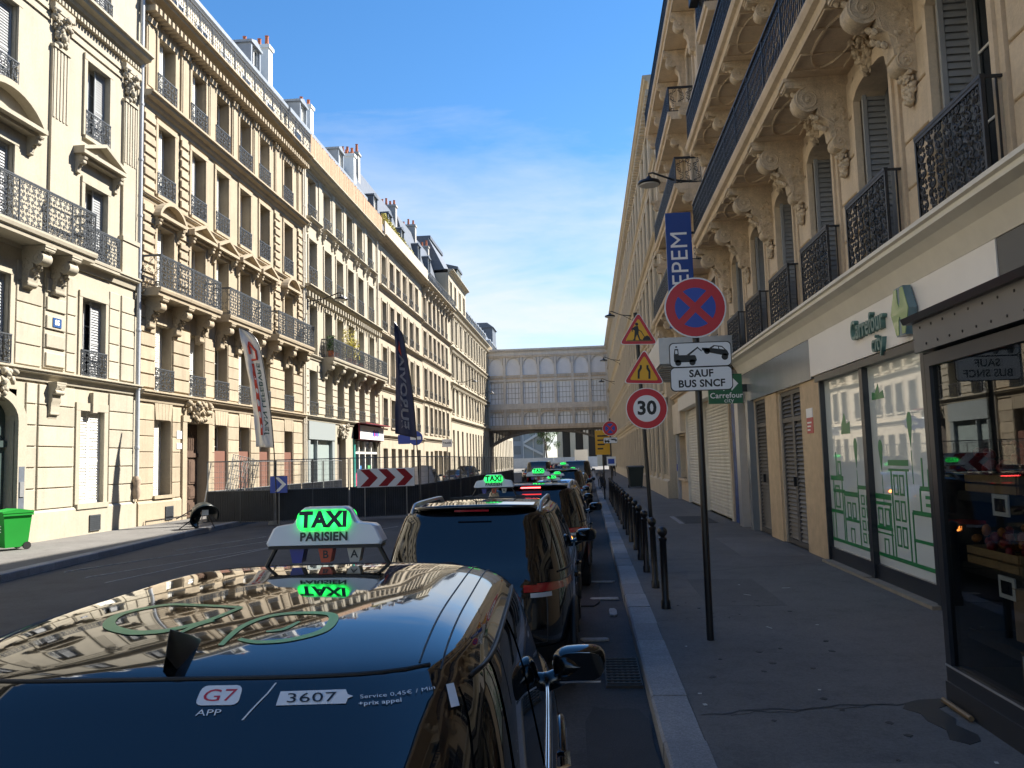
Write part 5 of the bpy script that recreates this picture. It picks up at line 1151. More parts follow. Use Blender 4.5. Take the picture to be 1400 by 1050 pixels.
# ---------------------------------------------------------------- footbridge across the street
def bridge():
    st = mat('grey stone and iron footbridge', (.66, .60, .52), .8, var=.1, vs=1.2, stain=.2); st2 = mat('ochre footbridge band', (.62, .50, .36), .8, var=.12, vs=1.5, stain=.3)
    fillm = mat('pale infill panel', (.72, .71, .71), .4, var=.06, vs=1); bar_m = mat('bridge glazing iron', (.26, .25, .24), .6); irn = mat('brown bridge iron', (.14, .115, .09), .6, var=.2, vs=3)
    X0, X1 = -16.3, 3.8; W = X1-X0; n = 7; bw = (W-.6)/n
    t = thing('footbridge', 'covered three storey footbridge spanning the street with arched windows and iron arch', 'footbridge', ((X0+X1)/2, 135, 0))
    L_ = lambda x: x-(X0+X1)/2
    ob('core', MB().box(-W/2, W/2, .35, 4.2, 7.4, 19.6).mesh('core', fillm), t)
    for z0, z1, d, mt_ in ((7.0, 7.75, .1, st2), (9.85, 10.35, .0, st2), (10.35, 11.2, .12, st), (14.9, 15.3, .08, st), (15.3, 15.95, .02, st2), (18.9, 19.25, .1, st2), (19.25, 20.0, .0, st), (20.0, 20.3, .3, st)):
        ob('band', MB().box(-W/2, W/2, -d, 4.4, z0, z1).mesh('band', mt_), t)
    dent = MB().box(-.09, .09, -.2, 0, 0, .3).mesh('dentil', st2)
    m = MB()
    for k in range(80):
        x = -W/2+(k+.5)*W/80
        for z in (7.35, 10.0, 15.5, 19.75): m.box(x-.06, x+.06, -.16, 0, z, z+.3)
    ob('dentil_row', m.mesh('dentils', st), t)['kind'] = 'stuff'
    for k in range(n+1):
        x = -W/2+.3+k*bw
        ob('pier', cached('bp', lambda: MB().box(-.2, .2, -.06, .4, 7.75, 19.0).mesh('pier', st)), t, (x, 0, 0))
    bars = MB(); H = 3.4
    for q in range(1, 5): bars.box(-bw/2+q*bw/5-.022, -bw/2+q*bw/5+.022, .22, .3, 0, H)
    for q in range(1, 4): bars.box(-bw/2+.28, bw/2-.28, .21, .31, q*H/4-.022, q*H/4+.022)
    bm = bars.mesh('glazing_bar', bar_m); bars2 = MB()
    for q in range(1, 5): bars2.box(-bw/2+q*bw/5-.03, -bw/2+q*bw/5+.03, .22, .3, 0, 2)
    bars2.box(-bw/2+.28, bw/2-.28, .21, .31, 1.3, 1.36); bm2 = bars2.mesh('glazing_bar', bar_m)
    gp = mat('pale frosted glazing', (.76, .77, .80), .15, var=.06, vs=1)
    for k in range(n):
        x = -W/2+.3+(k+.5)*bw
        w = ob('window', bm, t, (x, 0, 11.3)); ob('pane', cached('bpn', lambda: MB().box(-bw/2+.28, bw/2-.28, .3, .34, 0, 3.5).mesh('pane', gp)), w)
        w = ob('window', bm2, t, (x, 0, 7.8)); ob('pane', cached('bpn2', lambda: MB().box(-bw/2+.28, bw/2-.28, .3, .34, 0, 2.05).mesh('pane', gp)), w)
        def sp(h0, hr):
            a = MB(); nn = 12; r = bw/2-.28
            for q in range(nn):
                a0, a1 = PI*q/nn, PI*(q+1)/nn
                a.prism([(r*math.cos(a0), h0+hr*math.sin(a0)), (r*math.cos(a1), h0+hr*math.sin(a1)), (r*math.cos(a1), h0+hr+.02), (r*math.cos(a0), h0+hr+.02)], 'y', .02, .36)
                a.prism([(r*math.cos(a0), h0+hr*math.sin(a0)), (r*math.cos(a1), h0+hr*math.sin(a1)), ((r-.06)*math.cos(a1), h0+(hr-.06)*math.sin(a1)), ((r-.06)*math.cos(a0), h0+(hr-.06)*math.sin(a0))], 'y', .015, .36)
            return a
        ob('arch', cached('ba', lambda: (lambda a: a.box(-bw/2+.28, bw/2-.28, .02, .36, 2.9, 3.0) and a)(sp(1.75, 1.15)).mesh('arch', st)), t, (x, 0, 15.95))
        ob('arch', cached('ba2', lambda: sp(1.35, .7).mesh('arch', st)), t, (x, 0, 7.8))
    # iron arch ribs with spandrel lattice
    def rib(y):
        m = MB(); N_ = 40; f = lambda x: 4.2+2.55*(1-abs(2*x/W)**2.6)
        for k in range(N_):
            x0, x1 = -W/2+W*k/N_, -W/2+W*(k+1)/N_
            m.prism([(x0, f(x0)-.16), (x1, f(x1)-.16), (x1, f(x1)+.12), (x0, f(x0)+.12)], 'y', y-.15, y+.15)
            if f(x0) < 6.6: m.box(x0-.08, x0+.08, y-.1, y+.1, f(x0), 7.0)
        m.box(-W/2, W/2, y-.15, y+.15, 6.75, 7.0)
        for sg in (-1, 1): m.box(sg*(W/2-.2)-.2, sg*(W/2-.2)+.2, y-.2, y+.2, 0.13, 7.0)
        return m.mesh('arch_rib', irn)
    for y in (.3, 2.2, 4.1): ob('arch_rib', rib(y), t)
    ob('deck', MB().box(-W/2, W/2, .0, 4.4, 6.98, 7.05).mesh('deck', irn), t)
bridge()

# ---------------------------------------------------------------- things at the far end of the street
def far_end():
    t = thing('glass_building', 'grey glass and steel building with zigzag stairs seen under the footbridge', 'building', (-20, 215, 0))
    ob('wall', MB().box(-9, 9, 0, 12, 0, 24).mesh('w', mat('pale grey cladding', (.36, .38, .39), .5, var=.08, vs=.3)), t)
    gl = mat('grey curtain glass', (.16, .20, .22), .1)
    for k in range(5):
        for j in range(4): ob('window', cached('fgw', lambda: MB().box(-.9, .9, -.06, 0, 0, 2.2).mesh('g', gl)), t, (-7+k*2.2, 0, 3.5+j*3.4))
    ob('stair_core', MB().box(3.4, 8.6, -.3, 0, 2, 20).mesh('s', mat('stair glass', (.30, .36, .39), .15)), t)
    for k in range(5): ob('stair_flight', MB().prism([(3.6, 3+k*3.2), (8.4, 5.6+k*3.2), (8.4, 6.2+k*3.2), (3.6, 3.6+k*3.2)] if k % 2 else [(8.4, 3+k*3.2), (3.6, 5.6+k*3.2), (3.6, 6.2+k*3.2), (8.4, 3.6+k*3.2)], 'y', -1.2, -.3).mesh('f', white_paint), t)
    for x in (3.4, 6, 8.6): ob('mast', MB().tube([(x, -.6, 0), (x, -.6, 21)], .12, 6).mesh('m', white_paint), t)
    t = thing('colonnade_building', 'stone building with dark tall openings between square columns at the street end', 'building', (3.4, 205, 0))
    ob('wall', MB().box(-11, 14, 3, 12, 0, 22).mesh('w', st_far), t); ob('entablature', MB().box(-11, 14, -.3, 3, 9.6, 22).mesh('e', st_far), t); ob('recess_shade_sheet', MB().box(-10.9, 13.9, 2.6, 2.98, 0, 9.6).mesh('r', mat('painted interior shade', (.10, .09, .08), .9)), t)  # dark sheet behind the columns paints in the shade of the interior
    for k in range(8): ob('column', cached('fcol', lambda: MB().box(-.65, .65, 0, 1.2, 0, 9.6).mesh('c', st_far)), t, (-10.2+k*3.2, 0, 0))
    t = thing('site_hoarding', 'low pale grey construction hoarding across the street end', 'hoarding', (-9, 186, 0))
    for k in range(9): ob('panel', cached('hp', lambda: MB().box(-1.2, 1.2, 0, .06, 0, 2.4).mesh('p', mat('hoarding grey', (.42, .46, .50), .5, var=.08))), t, (-9.6+k*2.43, 0, 0))
    # tree
    tr = thing('street_tree', 'green leafy tree seen through the footbridge arch', 'tree', (-9.6, 192, 0))
    ob('trunk', MB().tube([(0, 0, 0), (.1, 0, 2.5), (-.1, .1, 5), (.2, 0, 8)], [.28, .22, .16, .08], 8).mesh('tr', mat('bark', (.09, .07, .05), .9)), tr)
    for a in range(5): ob('limb', MB().tube([(0, 0, 4+a*.5), (1.3*math.cos(a*1.3), 1.3*math.sin(a*1.3), 6+a*.7), (2.2*math.cos(a*1.3), 2.2*math.sin(a*1.3), 7.5+a*.7)], [.1, .06, .03], 6).mesh('l', MAT['bark']), tr)
    R = random.Random(1); m = MB(); cl = [(R.gauss(0, 1.3), R.gauss(0, 1.3), R.uniform(4.5, 11.5), R.uniform(.7, 1.4)) for _ in range(26)]
    for k in range(5200):
        cx, cy, cz, r = cl[k % 26]; v = Vector((R.gauss(0, 1), R.gauss(0, 1), R.gauss(0, .8))).normalized()*r*R.random()**.35
        e = Euler((R.random()*3, R.random()*3, R.random()*6)).to_matrix(); s_ = .13; c0 = Vector((cx, cy, cz))+v
        m.add([c0+e@Vector(p) for p in ((-s_, 0, 0), (0, -s_*.6, 0), (s_, 0, 0), (0, s_*.6, 0))], [(0, 1, 2, 3)])
    ob('crown', m.mesh('crown', mat('tree leaves', (.075, .12, .03), .6, var=.35, vs=2)), tr)
far_end()

# ---------------------------------------------------------------- signs on posts
def post(x, y, h, r, parent, lean=(0, 0)):
    return ob('post', MB().tube([(0, 0, 0), (lean[0], lean[1], h)], r, 10).mesh('post', black_metal, 50), parent)
def round_sign(t, r, z, y, face, dx=0):
    s = ob('sign_face', poly_mesh([disc_pts(r)], white_sign, .012), t, (dx, y, z), FRONT)
    ob('sign_rim', MB().lathe([(r*.985, .0), (r*1.0, .03), (r*.97, .03)], n=40).mesh('rim', sign_back), s, (0, 0, -.028))
    return s
def no_stopping(t, r, z, y, dx=0):
    s = round_sign(t, r, z, y, None, dx)
    ob('red_disc', poly_mesh([disc_pts(r*.955)], red_sign, .002), s, (0, 0, .012))
    q = []; ri = r*.66
    for k in range(4):
        a0 = k*PI/2; g = .115*r   # four blue wedges between the red bars
        pts = [(1.42*g*math.cos(a0), 1.42*g*math.sin(a0))]
        da = math.asin(g/ri); st_ = a0-PI/4+da; en = a0+PI/4-da
        pts += [(ri*math.cos(st_+(en-st_)*i/10), ri*math.sin(st_+(en-st_)*i/10)) for i in range(11)]
        q.append(pts)
    ob('blue_field', poly_mesh(q, blue_sign, .002), s, (0, 0, .014)); return s
def tow_plate(t, w, h, z, y, dx=0):
    p = ob('plate', poly_mesh([rrect(w, h, .05)], black_sign, .01), t, (dx, y, z), FRONT); ob('plate_face', poly_mesh([rrect(w-.02, h-.02, .045)], white_sign, .002), p, (0, 0, .01))
    k = w/.68
    tr = [[(-.29, -.065), (-.29, .0), (-.28, .07), (-.24, .07), (-.235, .0), (-.06, -.005), (-.05, -.02), (-.04, -.06), (-.055, -.08), (-.28, -.08)],
          [(-.15, .0), (-.03, .085), (-.02, .075), (-.12, -.005)], [(-.03, .09), (.02, .04), (.012, .034), (-.035, .078)],
          disc_pts(.034, 14, -.245, -.085), disc_pts(.034, 14, -.09, -.085), [(-.27, .085), (-.25, .085), (-.25, .1), (-.27, .1)]]
    car_ = [[(.02, .075), (.10, .068), (.15, .098), (.24, .085), (.295, .03), (.31, -.005), (.30, -.03), (.13, .01), (.05, .03), (.02, .05)], disc_pts(.034, 14, .075, .035), disc_pts(.036, 14, .265, -.035)]
    sc = lambda P: [(a*k, b*k) for a, b in P]
    ob('pictogram', poly_mesh([sc(q) for q in tr+car_], black_sign, .002), p, (0, 0, .012))
    ob('pictogram_window', poly_mesh([sc([(-.275, .015), (-.272, .055), (-.25, .055), (-.247, .015)]), sc([(.13, .066), (.16, .086), (.195, .08), (.20, .055)]), sc([(.21, .054), (.205, .078), (.235, .074), (.265, .045)])], white_sign, .001), p, (0, 0, .014))
    return p
def tri_sign(t, s, z, y, glyphs, dx=0, tilt=0):
    def tri(k, r):
        h = s*.866*k; P = []
        V = [(0, h*2/3), (-s*k/2, -h/3), (s*k/2, -h/3)]
        for i in range(3):
            v = Vector(V[i]); d0 = (Vector(V[i-1])-v).normalized(); d1 = (Vector(V[(i+1) % 3])-v).normalized()
            for j in range(5): q = j/4; p = v+d0*r*(1-q)**2+d1*r*q**2; P.append((p.x, p.y))
        return P[::1]
    g = ob('sign_face', poly_mesh([tri(1.0, .09)], white_sign, .012), t, (dx, y, z), (PI/2, tilt, 0))
    ob('red_border', poly_mesh([tri(.95, .085)], red_sign, .002), g, (0, 0, .012)); ob('amber_field', poly_mesh([tri(.70, .05)], yellow_sign, .002), g, (0, 0, .014))
    ob('pictogram', poly_mesh(glyphs, black_sign, .002), g, (0, 0, .016)); ob('sign_back', poly_mesh([tri(.99, .09)], sign_back, .01), g, (0, 0, -.011)); return g
def signs():
    t = thing('sign_post', 'black post with large no stopping sign, tow truck plate and SAUF BUS SNCF plate', 'street sign', (1.23, 9.19, .13)); post(0, 0, 3.9, .038, t)
    no_stopping(t, .335, 3.58, -.055, .0); tow_plate(t, .67, .275, 3.06, -.055, .03)
    p = ob('plate', poly_mesh([rrect(.67, .265, .05)], black_sign, .01), t, (.03, -.055, 2.795), FRONT); ob('plate_face', poly_mesh([rrect(.65, .245, .045)], white_sign, .002), p, (0, 0, .01))
    ob('lettering', text_mesh('SAUF', .11, black_sign, .0035), p, (0, .055, .0125)); ob('lettering', text_mesh('BUS SNCF', .11, black_sign, .0035), p, (0, -.055, .0125))
    for z in (2.8, 3.06, 3.5): ob('clamp', MB().box(-.06, .06, -.05, .05, z-.02, z+.02).mesh('cl', grey_metal), t)
    t = thing('sign_post', 'leaning post with two amber roadworks triangles above a round 30 sign', 'street sign', (1.08, 14.7, .13)); post(0, 0, 4.5, .034, t, (-.16, -.1))
    man = [disc_pts(.028, 12, -.03, .165), [(-.055, .13), (-.01, .135), (.005, .06), (.0, -.01), (.03, -.10), (.055, -.105), (.055, -.12), (.01, -.12), (-.025, -.02), (-.05, -.07), (-.055, -.12), (-.10, -.12), (-.095, -.105), (-.08, -.10), (-.07, -.02), (-.065, .05), (-.10, .07), (-.10, .03), (-.115, .03), (-.12, .085)],
           [(-.02, .09), (.05, .04), (.11, -.06), (.10, -.065), (.04, .03), (-.02, .07)], [(.06, -.12), (.10, -.06), (.15, -.035), (.19, -.06), (.22, -.12)], [(-.2, -.135), (.24, -.135), (.24, -.123), (-.2, -.123)]]
    nar = [[(-.075, .12), (-.04, .12), (-.04, .06), (-.075, -.0), (-.075, -.12), (-.11, -.12), (-.11, .02), (-.075, .08)], [(.075, .12), (.04, .12), (.04, .06), (.075, -.0), (.075, -.12), (.11, -.12), (.11, .02), (.075, .08)]]
    tri_sign(t, .68, 4.12, -.14, man, -.12, .03); tri_sign(t, .72, 3.44, -.12, nar, -.05, .05)
    s = round_sign(t, .362, 2.80, -.10, None, -.03)
    ob('red_disc', poly_mesh([disc_pts(.346)], red_sign, .002), s, (0, 0, .012)); ob('white_disc', poly_mesh([disc_pts(.233)], white_sign, .002), s, (0, 0, .014)); ob('lettering', text_mesh('30', .33, black_sign, .011), s, (0, 0, .0165))
    t = thing('sign_post', 'distant post with round no stopping sign and tow truck plate past the bollards', 'street sign', (1.02, 37.2, .13)); post(0, 0, 3.7, .035, t)
    no_stopping(t, .335, 3.25, -.05); tow_plate(t, .62, .26, 2.72, -.05)
    ob('small_plate', MB().box(-.2, .2, -.06, -.04, 1.6, 2.0).mesh('sp', white_sign), t); ob('small_plate', MB().box(-.14, .14, -.063, -.0601, 1.68, 1.9).mesh('sp', blue_sign), t)
    t = thing('sign_post', 'orange deviation panel on a post behind the distant no stopping sign', 'street sign', (.72, 39.5, .13)); post(0, 0, 3.3, .035, t)
    ob('panel', MB().box(-.36, .36, -.05, -.03, 2.1, 3.25).mesh('p', yellow_sign), t)
    for k in range(4): ob('print_line', MB().box(-.25, .25-.08*k, -.055, -.0505, 2.95-k*.2, 3.02-k*.2).mesh('p', black_sign), t)
    # bollards
    bm = MB().lathe([(.062, 0), (.062, .1), (.047, .12), (.045, .86), (.055, .875), (.055, .905), (.03, .92), (.035, .925), (.058, .955), (.066, .985), (.06, 1.015), (.04, 1.04), (0.004, 1.05)], n=16).mesh('bollard', black_metal, 40)
    ys = [11.07+1.72*k for k in range(17)]
    R = random.Random(3)
    for k, y in enumerate(ys):
        lab = {0: 'nearest black ball topped bollard along the kerb', 1: 'second nearest black bollard along the kerb', 2: 'third nearest black bollard, just in front of the leaning sign post'}.get(k, '%s black ball topped bollard from the near end of the kerb row' % 'first second third fourth fifth sixth seventh eighth ninth tenth eleventh twelfth thirteenth fourteenth fifteenth sixteenth seventeenth'.split()[k])
        o = tag(ob('bollard', bm, None, (.94+R.uniform(-.01, .01), y, .13), (R.uniform(-.02, .02), R.uniform(-.02, .02), 0)), lab, 'bollard', 'bollards along the right kerb')
    # far wheelie bin
    def bin_(loc, rz, col, lab, w=.58, d=.7, h=1.02, lidcol=None):
        t = thing('wheelie_bin', lab, 'bin', loc, rz, None); m = MB()
        m.add([(-w*.40, -d*.4, .08), (w*.40, -d*.4, .08), (w*.40, d*.4, .08), (-w*.40, d*.4, .08), (-w/2, -d/2, h-.1), (w/2, -d/2, h-.1), (w/2, d/2, h-.1), (-w/2, d/2, h-.1)], [(0, 3, 2, 1), (4, 5, 6, 7), (0, 1, 5, 4), (1, 2, 6, 5), (2, 3, 7, 6), (3, 0, 4, 7)])
        mt_ = mat('bin '+str(col), col, .45, var=.06); ob('body', m.mesh('body', mt_), t)
        ob('rim', MB().box(-w/2-.03, w/2+.03, -d/2-.03, d/2+.03, h-.13, h-.07).mesh('rim', mt_), t)
        ob('lid', MB().prism([(-d/2-.05, h-.065), (d/2+.03, h-.065), (d/2+.03, h-.02), (0, h+.05), (-d/2-.05, h-.02)], 'x', -w/2-.04, w/2+.04).mesh('lid', mat('lid '+str(lidcol or col), lidcol or col, .45)), t)
        for sx in (-1, 1): ob('wheel', MB().lathe([(.1, -.025), (.1, .025)], (sx*w*.42, d*.36, .1), 12, 'x').mesh('wh', tyre_m), t)
        return t
    bin_((2.95, 53.5, .13), .1, (.02, .035, .035), 'dark wheelie bin standing on the pavement by the long right building', .95, .9, 1.35)
    b = bin_((-15.05, 20.62, .13), -.5, (.012, .27, .03), 'bright green wheelie bin at the left edge of the picture')
    for k in range(3): ob('print_line', MB().box(.05, .22, -.385, -.38, .62-.07*k, .645-.07*k).mesh('pl', white_sign), b)
    # toppled tub chair on the left pavement
    t = thing('tub_chair', 'dark plastic tub chair lying on its side on the left pavement', 'chair', (-12.95, 27.0, .13), .6); t.scale = (1.45, 1.45, 1.45)
    cm = mat('dark green plastic shell', (.012, .02, .022), .35)
    m = MB(); n = 18
    prof = [(.10, 0), (.24, .02), (.29, .12), (.31, .24)]
    vs = []
    for j in range(7):
        for k in range(n+1):
            a = -.25*PI+1.5*PI*k/n; f_ = j/6; back = .5+.5*math.cos(a-PI/2); r = np.interp(f_, [0, .4, 1], [.05, .27, .33]); z = np.interp(f_, [0, .35, .5, 1], [.0, .0, .06, .18+.30*back])
            vs.append((r*math.cos(a), r*math.sin(a), z))
    m.add(vs, [(j*(n+1)+k, j*(n+1)+k+1, (j+1)*(n+1)+k+1, (j+1)*(n+1)+k) for j in range(6) for k in range(n)])
    m.tf(Matrix.Translation((0, 0, .34)) @ Matrix.Rotation(RAD(105), 4, 'X') @ Matrix.Rotation(RAD(25), 4, 'Z'))
    sh = ob('seat_shell', m.mesh('shell', cm, True), t); md = sh.modifiers.new('s', 'SOLIDIFY'); md.thickness = .025
    for (a, c) in (((-.1, -.05, .3), (-.55, -.35, .02)), ((.1, -.05, .3), (.2, -.45, .02)), ((-.1, -.08, .5), (-.6, -.3, .25)), ((.12, -.1, .5), (.15, -.5, .5))): ob('leg', MB().tube([a, c], .013, 6).mesh('leg', black_metal), t)
    ob('paper_sticker', MB().box(-.06, .08, -.33, -.32, .3, .42).mesh('p', white_sign), t)
signs()

# ---------------------------------------------------------------- works fence, flags and panels
def fence():
    mesh_m = mat('fence wire', (.20, .21, .21), .5, metal=.4); sheet = mat('dark ribbed fence sheet', (.026, .03, .038), .5, var=.35, vs=2, stain=.3, orand=.3)
    def panel(x0, y0, x1, y1, lab, k, braces=False, foot=True):
        d = Vector((x1-x0, y1-y0, 0)); L_ = round(d.length, 2)
        t = thing('fence_panel', lab, 'fence panel', (x0, y0, 0), math.atan2(d.y, d.x), 'fence panels round the roadworks')
        def fr():
            m = MB()
            for x in (.03, L_-.03, L_/2): m.tube([(x, 0, .08), (x, 0, 2.36)], .021, 8)
            for z in (.12, 1.24, 2.34): m.tube([(.03, 0, z), (L_-.03, 0, z)], .019, 8)
            return m.mesh('frame', mat('dull steel tube', (.13, .135, .14), .5, metal=.4))
        ob('frame', cached(('ff', L_), fr), t)
        def wi():
            m = MB(); n = int(L_/.16)
            for q in range(n): x = .05+(L_-.1)*q/n; m.box(x-.003, x+.003, -.003, .003, 1.25, 2.34)
            for q in range(5): z = 1.35+q*.2; m.box(.05, L_-.05, -.003, .003, z-.003, z+.003)
            return m.mesh('wire', mesh_m)
        ob('wire_mesh', cached(('fw', L_), wi), t)['kind'] = 'stuff'
        def shm():
            m = MB(); n = int(L_/.09)
            m.box(.05, L_-.05, .0, .012, .12, 1.23)
            for q in range(n): x = .06+(L_-.12)*q/n; m.box(x, x+.035, -.022, .0, .12, 1.23)
            return m.mesh('sheet', sheet)
        ob('ribbed_sheet', cached(('fs', L_), shm), t)
        for x in (.03, L_-.03): ob('foot', cached('ffoot', lambda: MB().prism([(-.11, 0), (.11, 0), (.08, .13), (-.08, .13)], 'y', -.33, .33).mesh('foot', mat('concrete foot', (.2, .2, .19), .9, var=.1))), t, (x, 0, 0))
        return t
    ORD = ['first', 'second', 'third', 'fourth', 'fifth', 'sixth', 'seventh', 'eighth', 'ninth', 'tenth', 'eleventh', 'twelfth']
    P = [(-14.1, 29.7), (-11.5, 29.75), (-9.0, 30.75), (-6.55, 32.0)]
    labs = ['leftmost fence panel of the works beside the house door', 'fence panel below the white feather flag', 'fence panel carrying the red chevron board']
    for k in range(3): panel(*P[k], *P[k+1], labs[k], k)
    for k in range(12): panel(-6.55+.0*k, 32.1+3.4*k, -6.55, 32.1+3.4*k+3.3, 'fence panel %s along the carriageway from the chevron corner' % ORD[k], k)
    for k in range(5): panel(-14.1, 29.8+3.4*k, -14.1, 29.8+3.4*k+3.3, 'fence panel %s back along the left houses from the street corner' % ORD[k], k)
    t = thing('brace_stay', 'slanted steel stay propping the left end of the fence', 'brace', (-14.15, 29.4, 0)); ob('tube', MB().tube([(0, 0, 0.13), (.25, .25, 2.3)], .02, 8).mesh('b', grey_metal), t); ob('base_plate', MB().box(-.12, .12, -.12, .12, .13, .16).mesh('b', grey_metal), t)
    # leaning loose mesh panel and inner supports
    t = thing('loose_mesh_panel', 'small wire panel leaning at an angle behind the left fence', 'mesh panel', (-13.3, 30.6, .13), -.1); m = MB()
    for q in range(12): m.box(-.55+q*.1-.01, -.55+q*.1+.01, -.01, .01, 0, 1.5)
    for q in range(9): m.box(-.56, .56, -.01, .01, q*.185, q*.185+.018)
    m.tf(Matrix.Translation((0, 0, .9)) @ Matrix.Rotation(.25, 4, 'Y')); ob('grid', m.mesh('g', mat('pale wire', (.5, .5, .48), .5)), t); ob('frame', MB().tube([(-.5, .05, 0), (-.2, .05, 2.4)], .02, 6).tube([(.5, .05, 0), (.62, .05, 2.3)], .02, 6).mesh('f', grey_metal), t)
    # concrete barrier behind the mesh
    for k in range(5):
        t = tag(ob('concrete_barrier', cached('cb', lambda: MB().prism([(-.3, 0), (.3, 0), (.16, .35), (.1, 1.0), (-.1, 1.0), (-.16, .35)], 'y', -1.18, 1.18).mesh('cb', mat('pale concrete', (.40, .39, .36), .9, var=.1, vs=3))), None, (-11.6+1.0*k*.98*1.0, 33.2+k*2.2, 0), (0, 0, -.42)), 'pale concrete barrier block behind the works fence, %s from the white flag' % ORD[k], 'barrier', 'barriers behind the fence')
    # chevron board
    t = thing('chevron_board', 'white board with three red chevrons fixed on the works fence', 'chevron board', (-7.7, 31.2, 1.22), .42)
    ob('board', MB().box(-1.1, 1.1, -.03, 0, 0, .7).mesh('b', white_sign), t); dr = mat('dark red chevron', (.30, .012, .02), .4)
    for k in range(3):
        x = -.98+k*.68; ob('chevron', MB().prism([(x, .03), (x+.34, .03), (x+.66, .35), (x+.34, .67), (x, .67), (x+.32, .35)], 'y', -.034, -.03).mesh('c', dr), t)
    for x in (-.8, .8): ob('strut', MB().tube([(x, .03, -1.2), (x, .03, .6)], .02, 6).mesh('s', grey_metal), t)
    t = thing('direction_board', 'small blue board with white arrow beside the white flag pole', 'direction board', (-11.2, 29.35, 1.15), 0)
    ob('board', MB().box(-.32, .32, -.02, 0, 0, .6).mesh('b', blue_sign), t); ob('arrow', MB().prism([(-.14, .04), (.12, .3), (-.14, .56), (-.0, .56), (.28, .3), (.0, .04)], 'y', -.024, -.02).mesh('a', white_sign), t); ob('pole', MB().tube([(0, .02, -1.15), (0, .02, .6)], .02, 6).mesh('s', grey_metal), t)
    # feather flags
    def flag(lab, pole_pts, left_pts, y, mt_, deco):
        x0, z0 = pole_pts[0]; t = thing('feather_flag', lab, 'flag', (x0, y, 0))
        pp = [(p[0]-x0, p[1]) for p in pole_pts]; ll = [(p[0]-x0, p[1]) for p in left_pts]
        # resample pole as a smooth curve
        def cr(P, n):
            out = []
            for i in range(len(P)-1):
                p0, p1, p2, p3 = P[max(i-1, 0)], P[i], P[i+1], P[min(i+2, len(P)-1)]
                for k in range(n):
                    u = k/n; out.append(tuple(.5*(2*p1[j]+(p2[j]-p0[j])*u+(2*p0[j]-5*p1[j]+4*p2[j]-p3[j])*u*u+(3*p1[j]-p0[j]-3*p2[j]+p3[j])*u**3) for j in (0, 1)))
            return out+[P[-1]]
        cp = cr(pp, 8); ob('pole', MB().tube([(p[0], 0, p[1]) for p in cp], .022, 6).mesh('pole', black_metal), t)
        zs = np.linspace(ll[-1][1], ll[0][1], 60)
        pz = np.array([p[1] for p in cp]); px = np.array([p[0] for p in cp]); lz = np.array([p[1] for p in ll][::-1]); lx = np.array([p[0] for p in ll][::-1])
        cl = [k for k in range(len(cp)) if cp[k][1] >= pole_pts[1][1]-.01]
        def XR(z): return float(np.interp(z, pz, px)) if z < max(pz) else px[-1]
        def XL(z): return float(np.interp(z, lz, lx))
        zb0, zb1 = left_pts[-1][1], pole_pts[1][1]
        def S(u, v):   # u across from the free edge to the pole, v up
            zl = ll[-1][1]+(ll[0][1]-ll[-1][1])*v; zr = zb1+(pole_pts[-1][1]-zb1)*v
            xl = XL(zl); xr = XR(zr); x = xl+(xr-xl)*u; z = zl+(zr-zl)*u
            yy = .07*math.sin(u*9+v*4)*(1-u)+.03*math.sin((u+v*2)*31)*(1-u)*u*2+.035*math.sin(v*26+u*6)*(1-u)*.8+.025*math.sin(u*17-v*8)*(1-u)
            return x, yy, z
        fl = ob('cloth', MB().grid(S, 22, 46).mesh('cloth', mt_, True), t)
        md = fl.modifiers.new('s', 'SOLIDIFY'); md.thickness = .006
        deco(t, S); return t
    def on_flag(t, S, me, name, u0, u1, v0, v1, mir=True, dy=-.012):
        vs = [v.co.copy() for v in me.vertices]; xs = [v.x for v in vs]; ys = [v.y for v in vs]; a, b_, c, d = min(xs), max(xs), min(ys), max(ys)
        m = MB(); nv = []
        for v in vs:
            q = (v.y-c)/(d-c); u = u0+(u1-u0)*(q if mir else 1-q); w_ = v0+(v1-v0)*(v.x-a)/(b_-a); p = S(u, w_); nv.append((p[0], p[1]+dy, p[2]))
        m.add(nv, [tuple(p.vertices) for p in me.polygons]); ob(name, m.mesh(name, me.materials[0]), t)
    def deco1(t, S):
        on_flag(t, S, text_mesh('JEAN LEFEBVRE', .5, mat('flag dark green', (.05, .10, .09), .7), .008), 'lettering', .52, .80, .10, .70)
        m = MB(); rd = mat('flag red', (.55, .06, .03), .7); n = 30
        for k in range(n):
            v0, v1 = .10+.6*k/n, .10+.6*(k+1)/n; w0, w1 = [.06+.05*math.sin(PI*q) for q in (k/n, (k+1)/n)]
            m.add([tuple(Vector(S(u, v))+Vector((0, -.013, 0))) for u, v in ((.40-.03-w0*.2, v0), (.40+w0, v0), (.40+w1, v1), (.40-.03-w1*.2, v1))], [(0, 1, 2, 3)])
        lp = [(.40, .73), (.72, .73), (.74, .80), (.42, .88), (.36, .84), (.38, .78)]
        ob('red_stripe', m.mesh('st', rd), t); ob('red_loop', MB().tube([tuple(Vector(S(u, v))+Vector((0, -.02, 0))) for u, v in lp], .045, 6).mesh('lp', rd), t)
    def deco2(t, S):
        on_flag(t, S, text_mesh('EUROVIA', .5, mat('flag pale grey', (.24, .24, .27), .7), .016), 'lettering', .32, .70, .06, .72)
        ob('red_mark', MB().add([tuple(Vector(S(u, v))+Vector((0, -.014, 0))) for u, v in ((.30, .76), (.55, .70), (.42, .84))], [(0, 1, 2)]).mesh('rm', mat('flag red', (.55, .06, .03))), t)
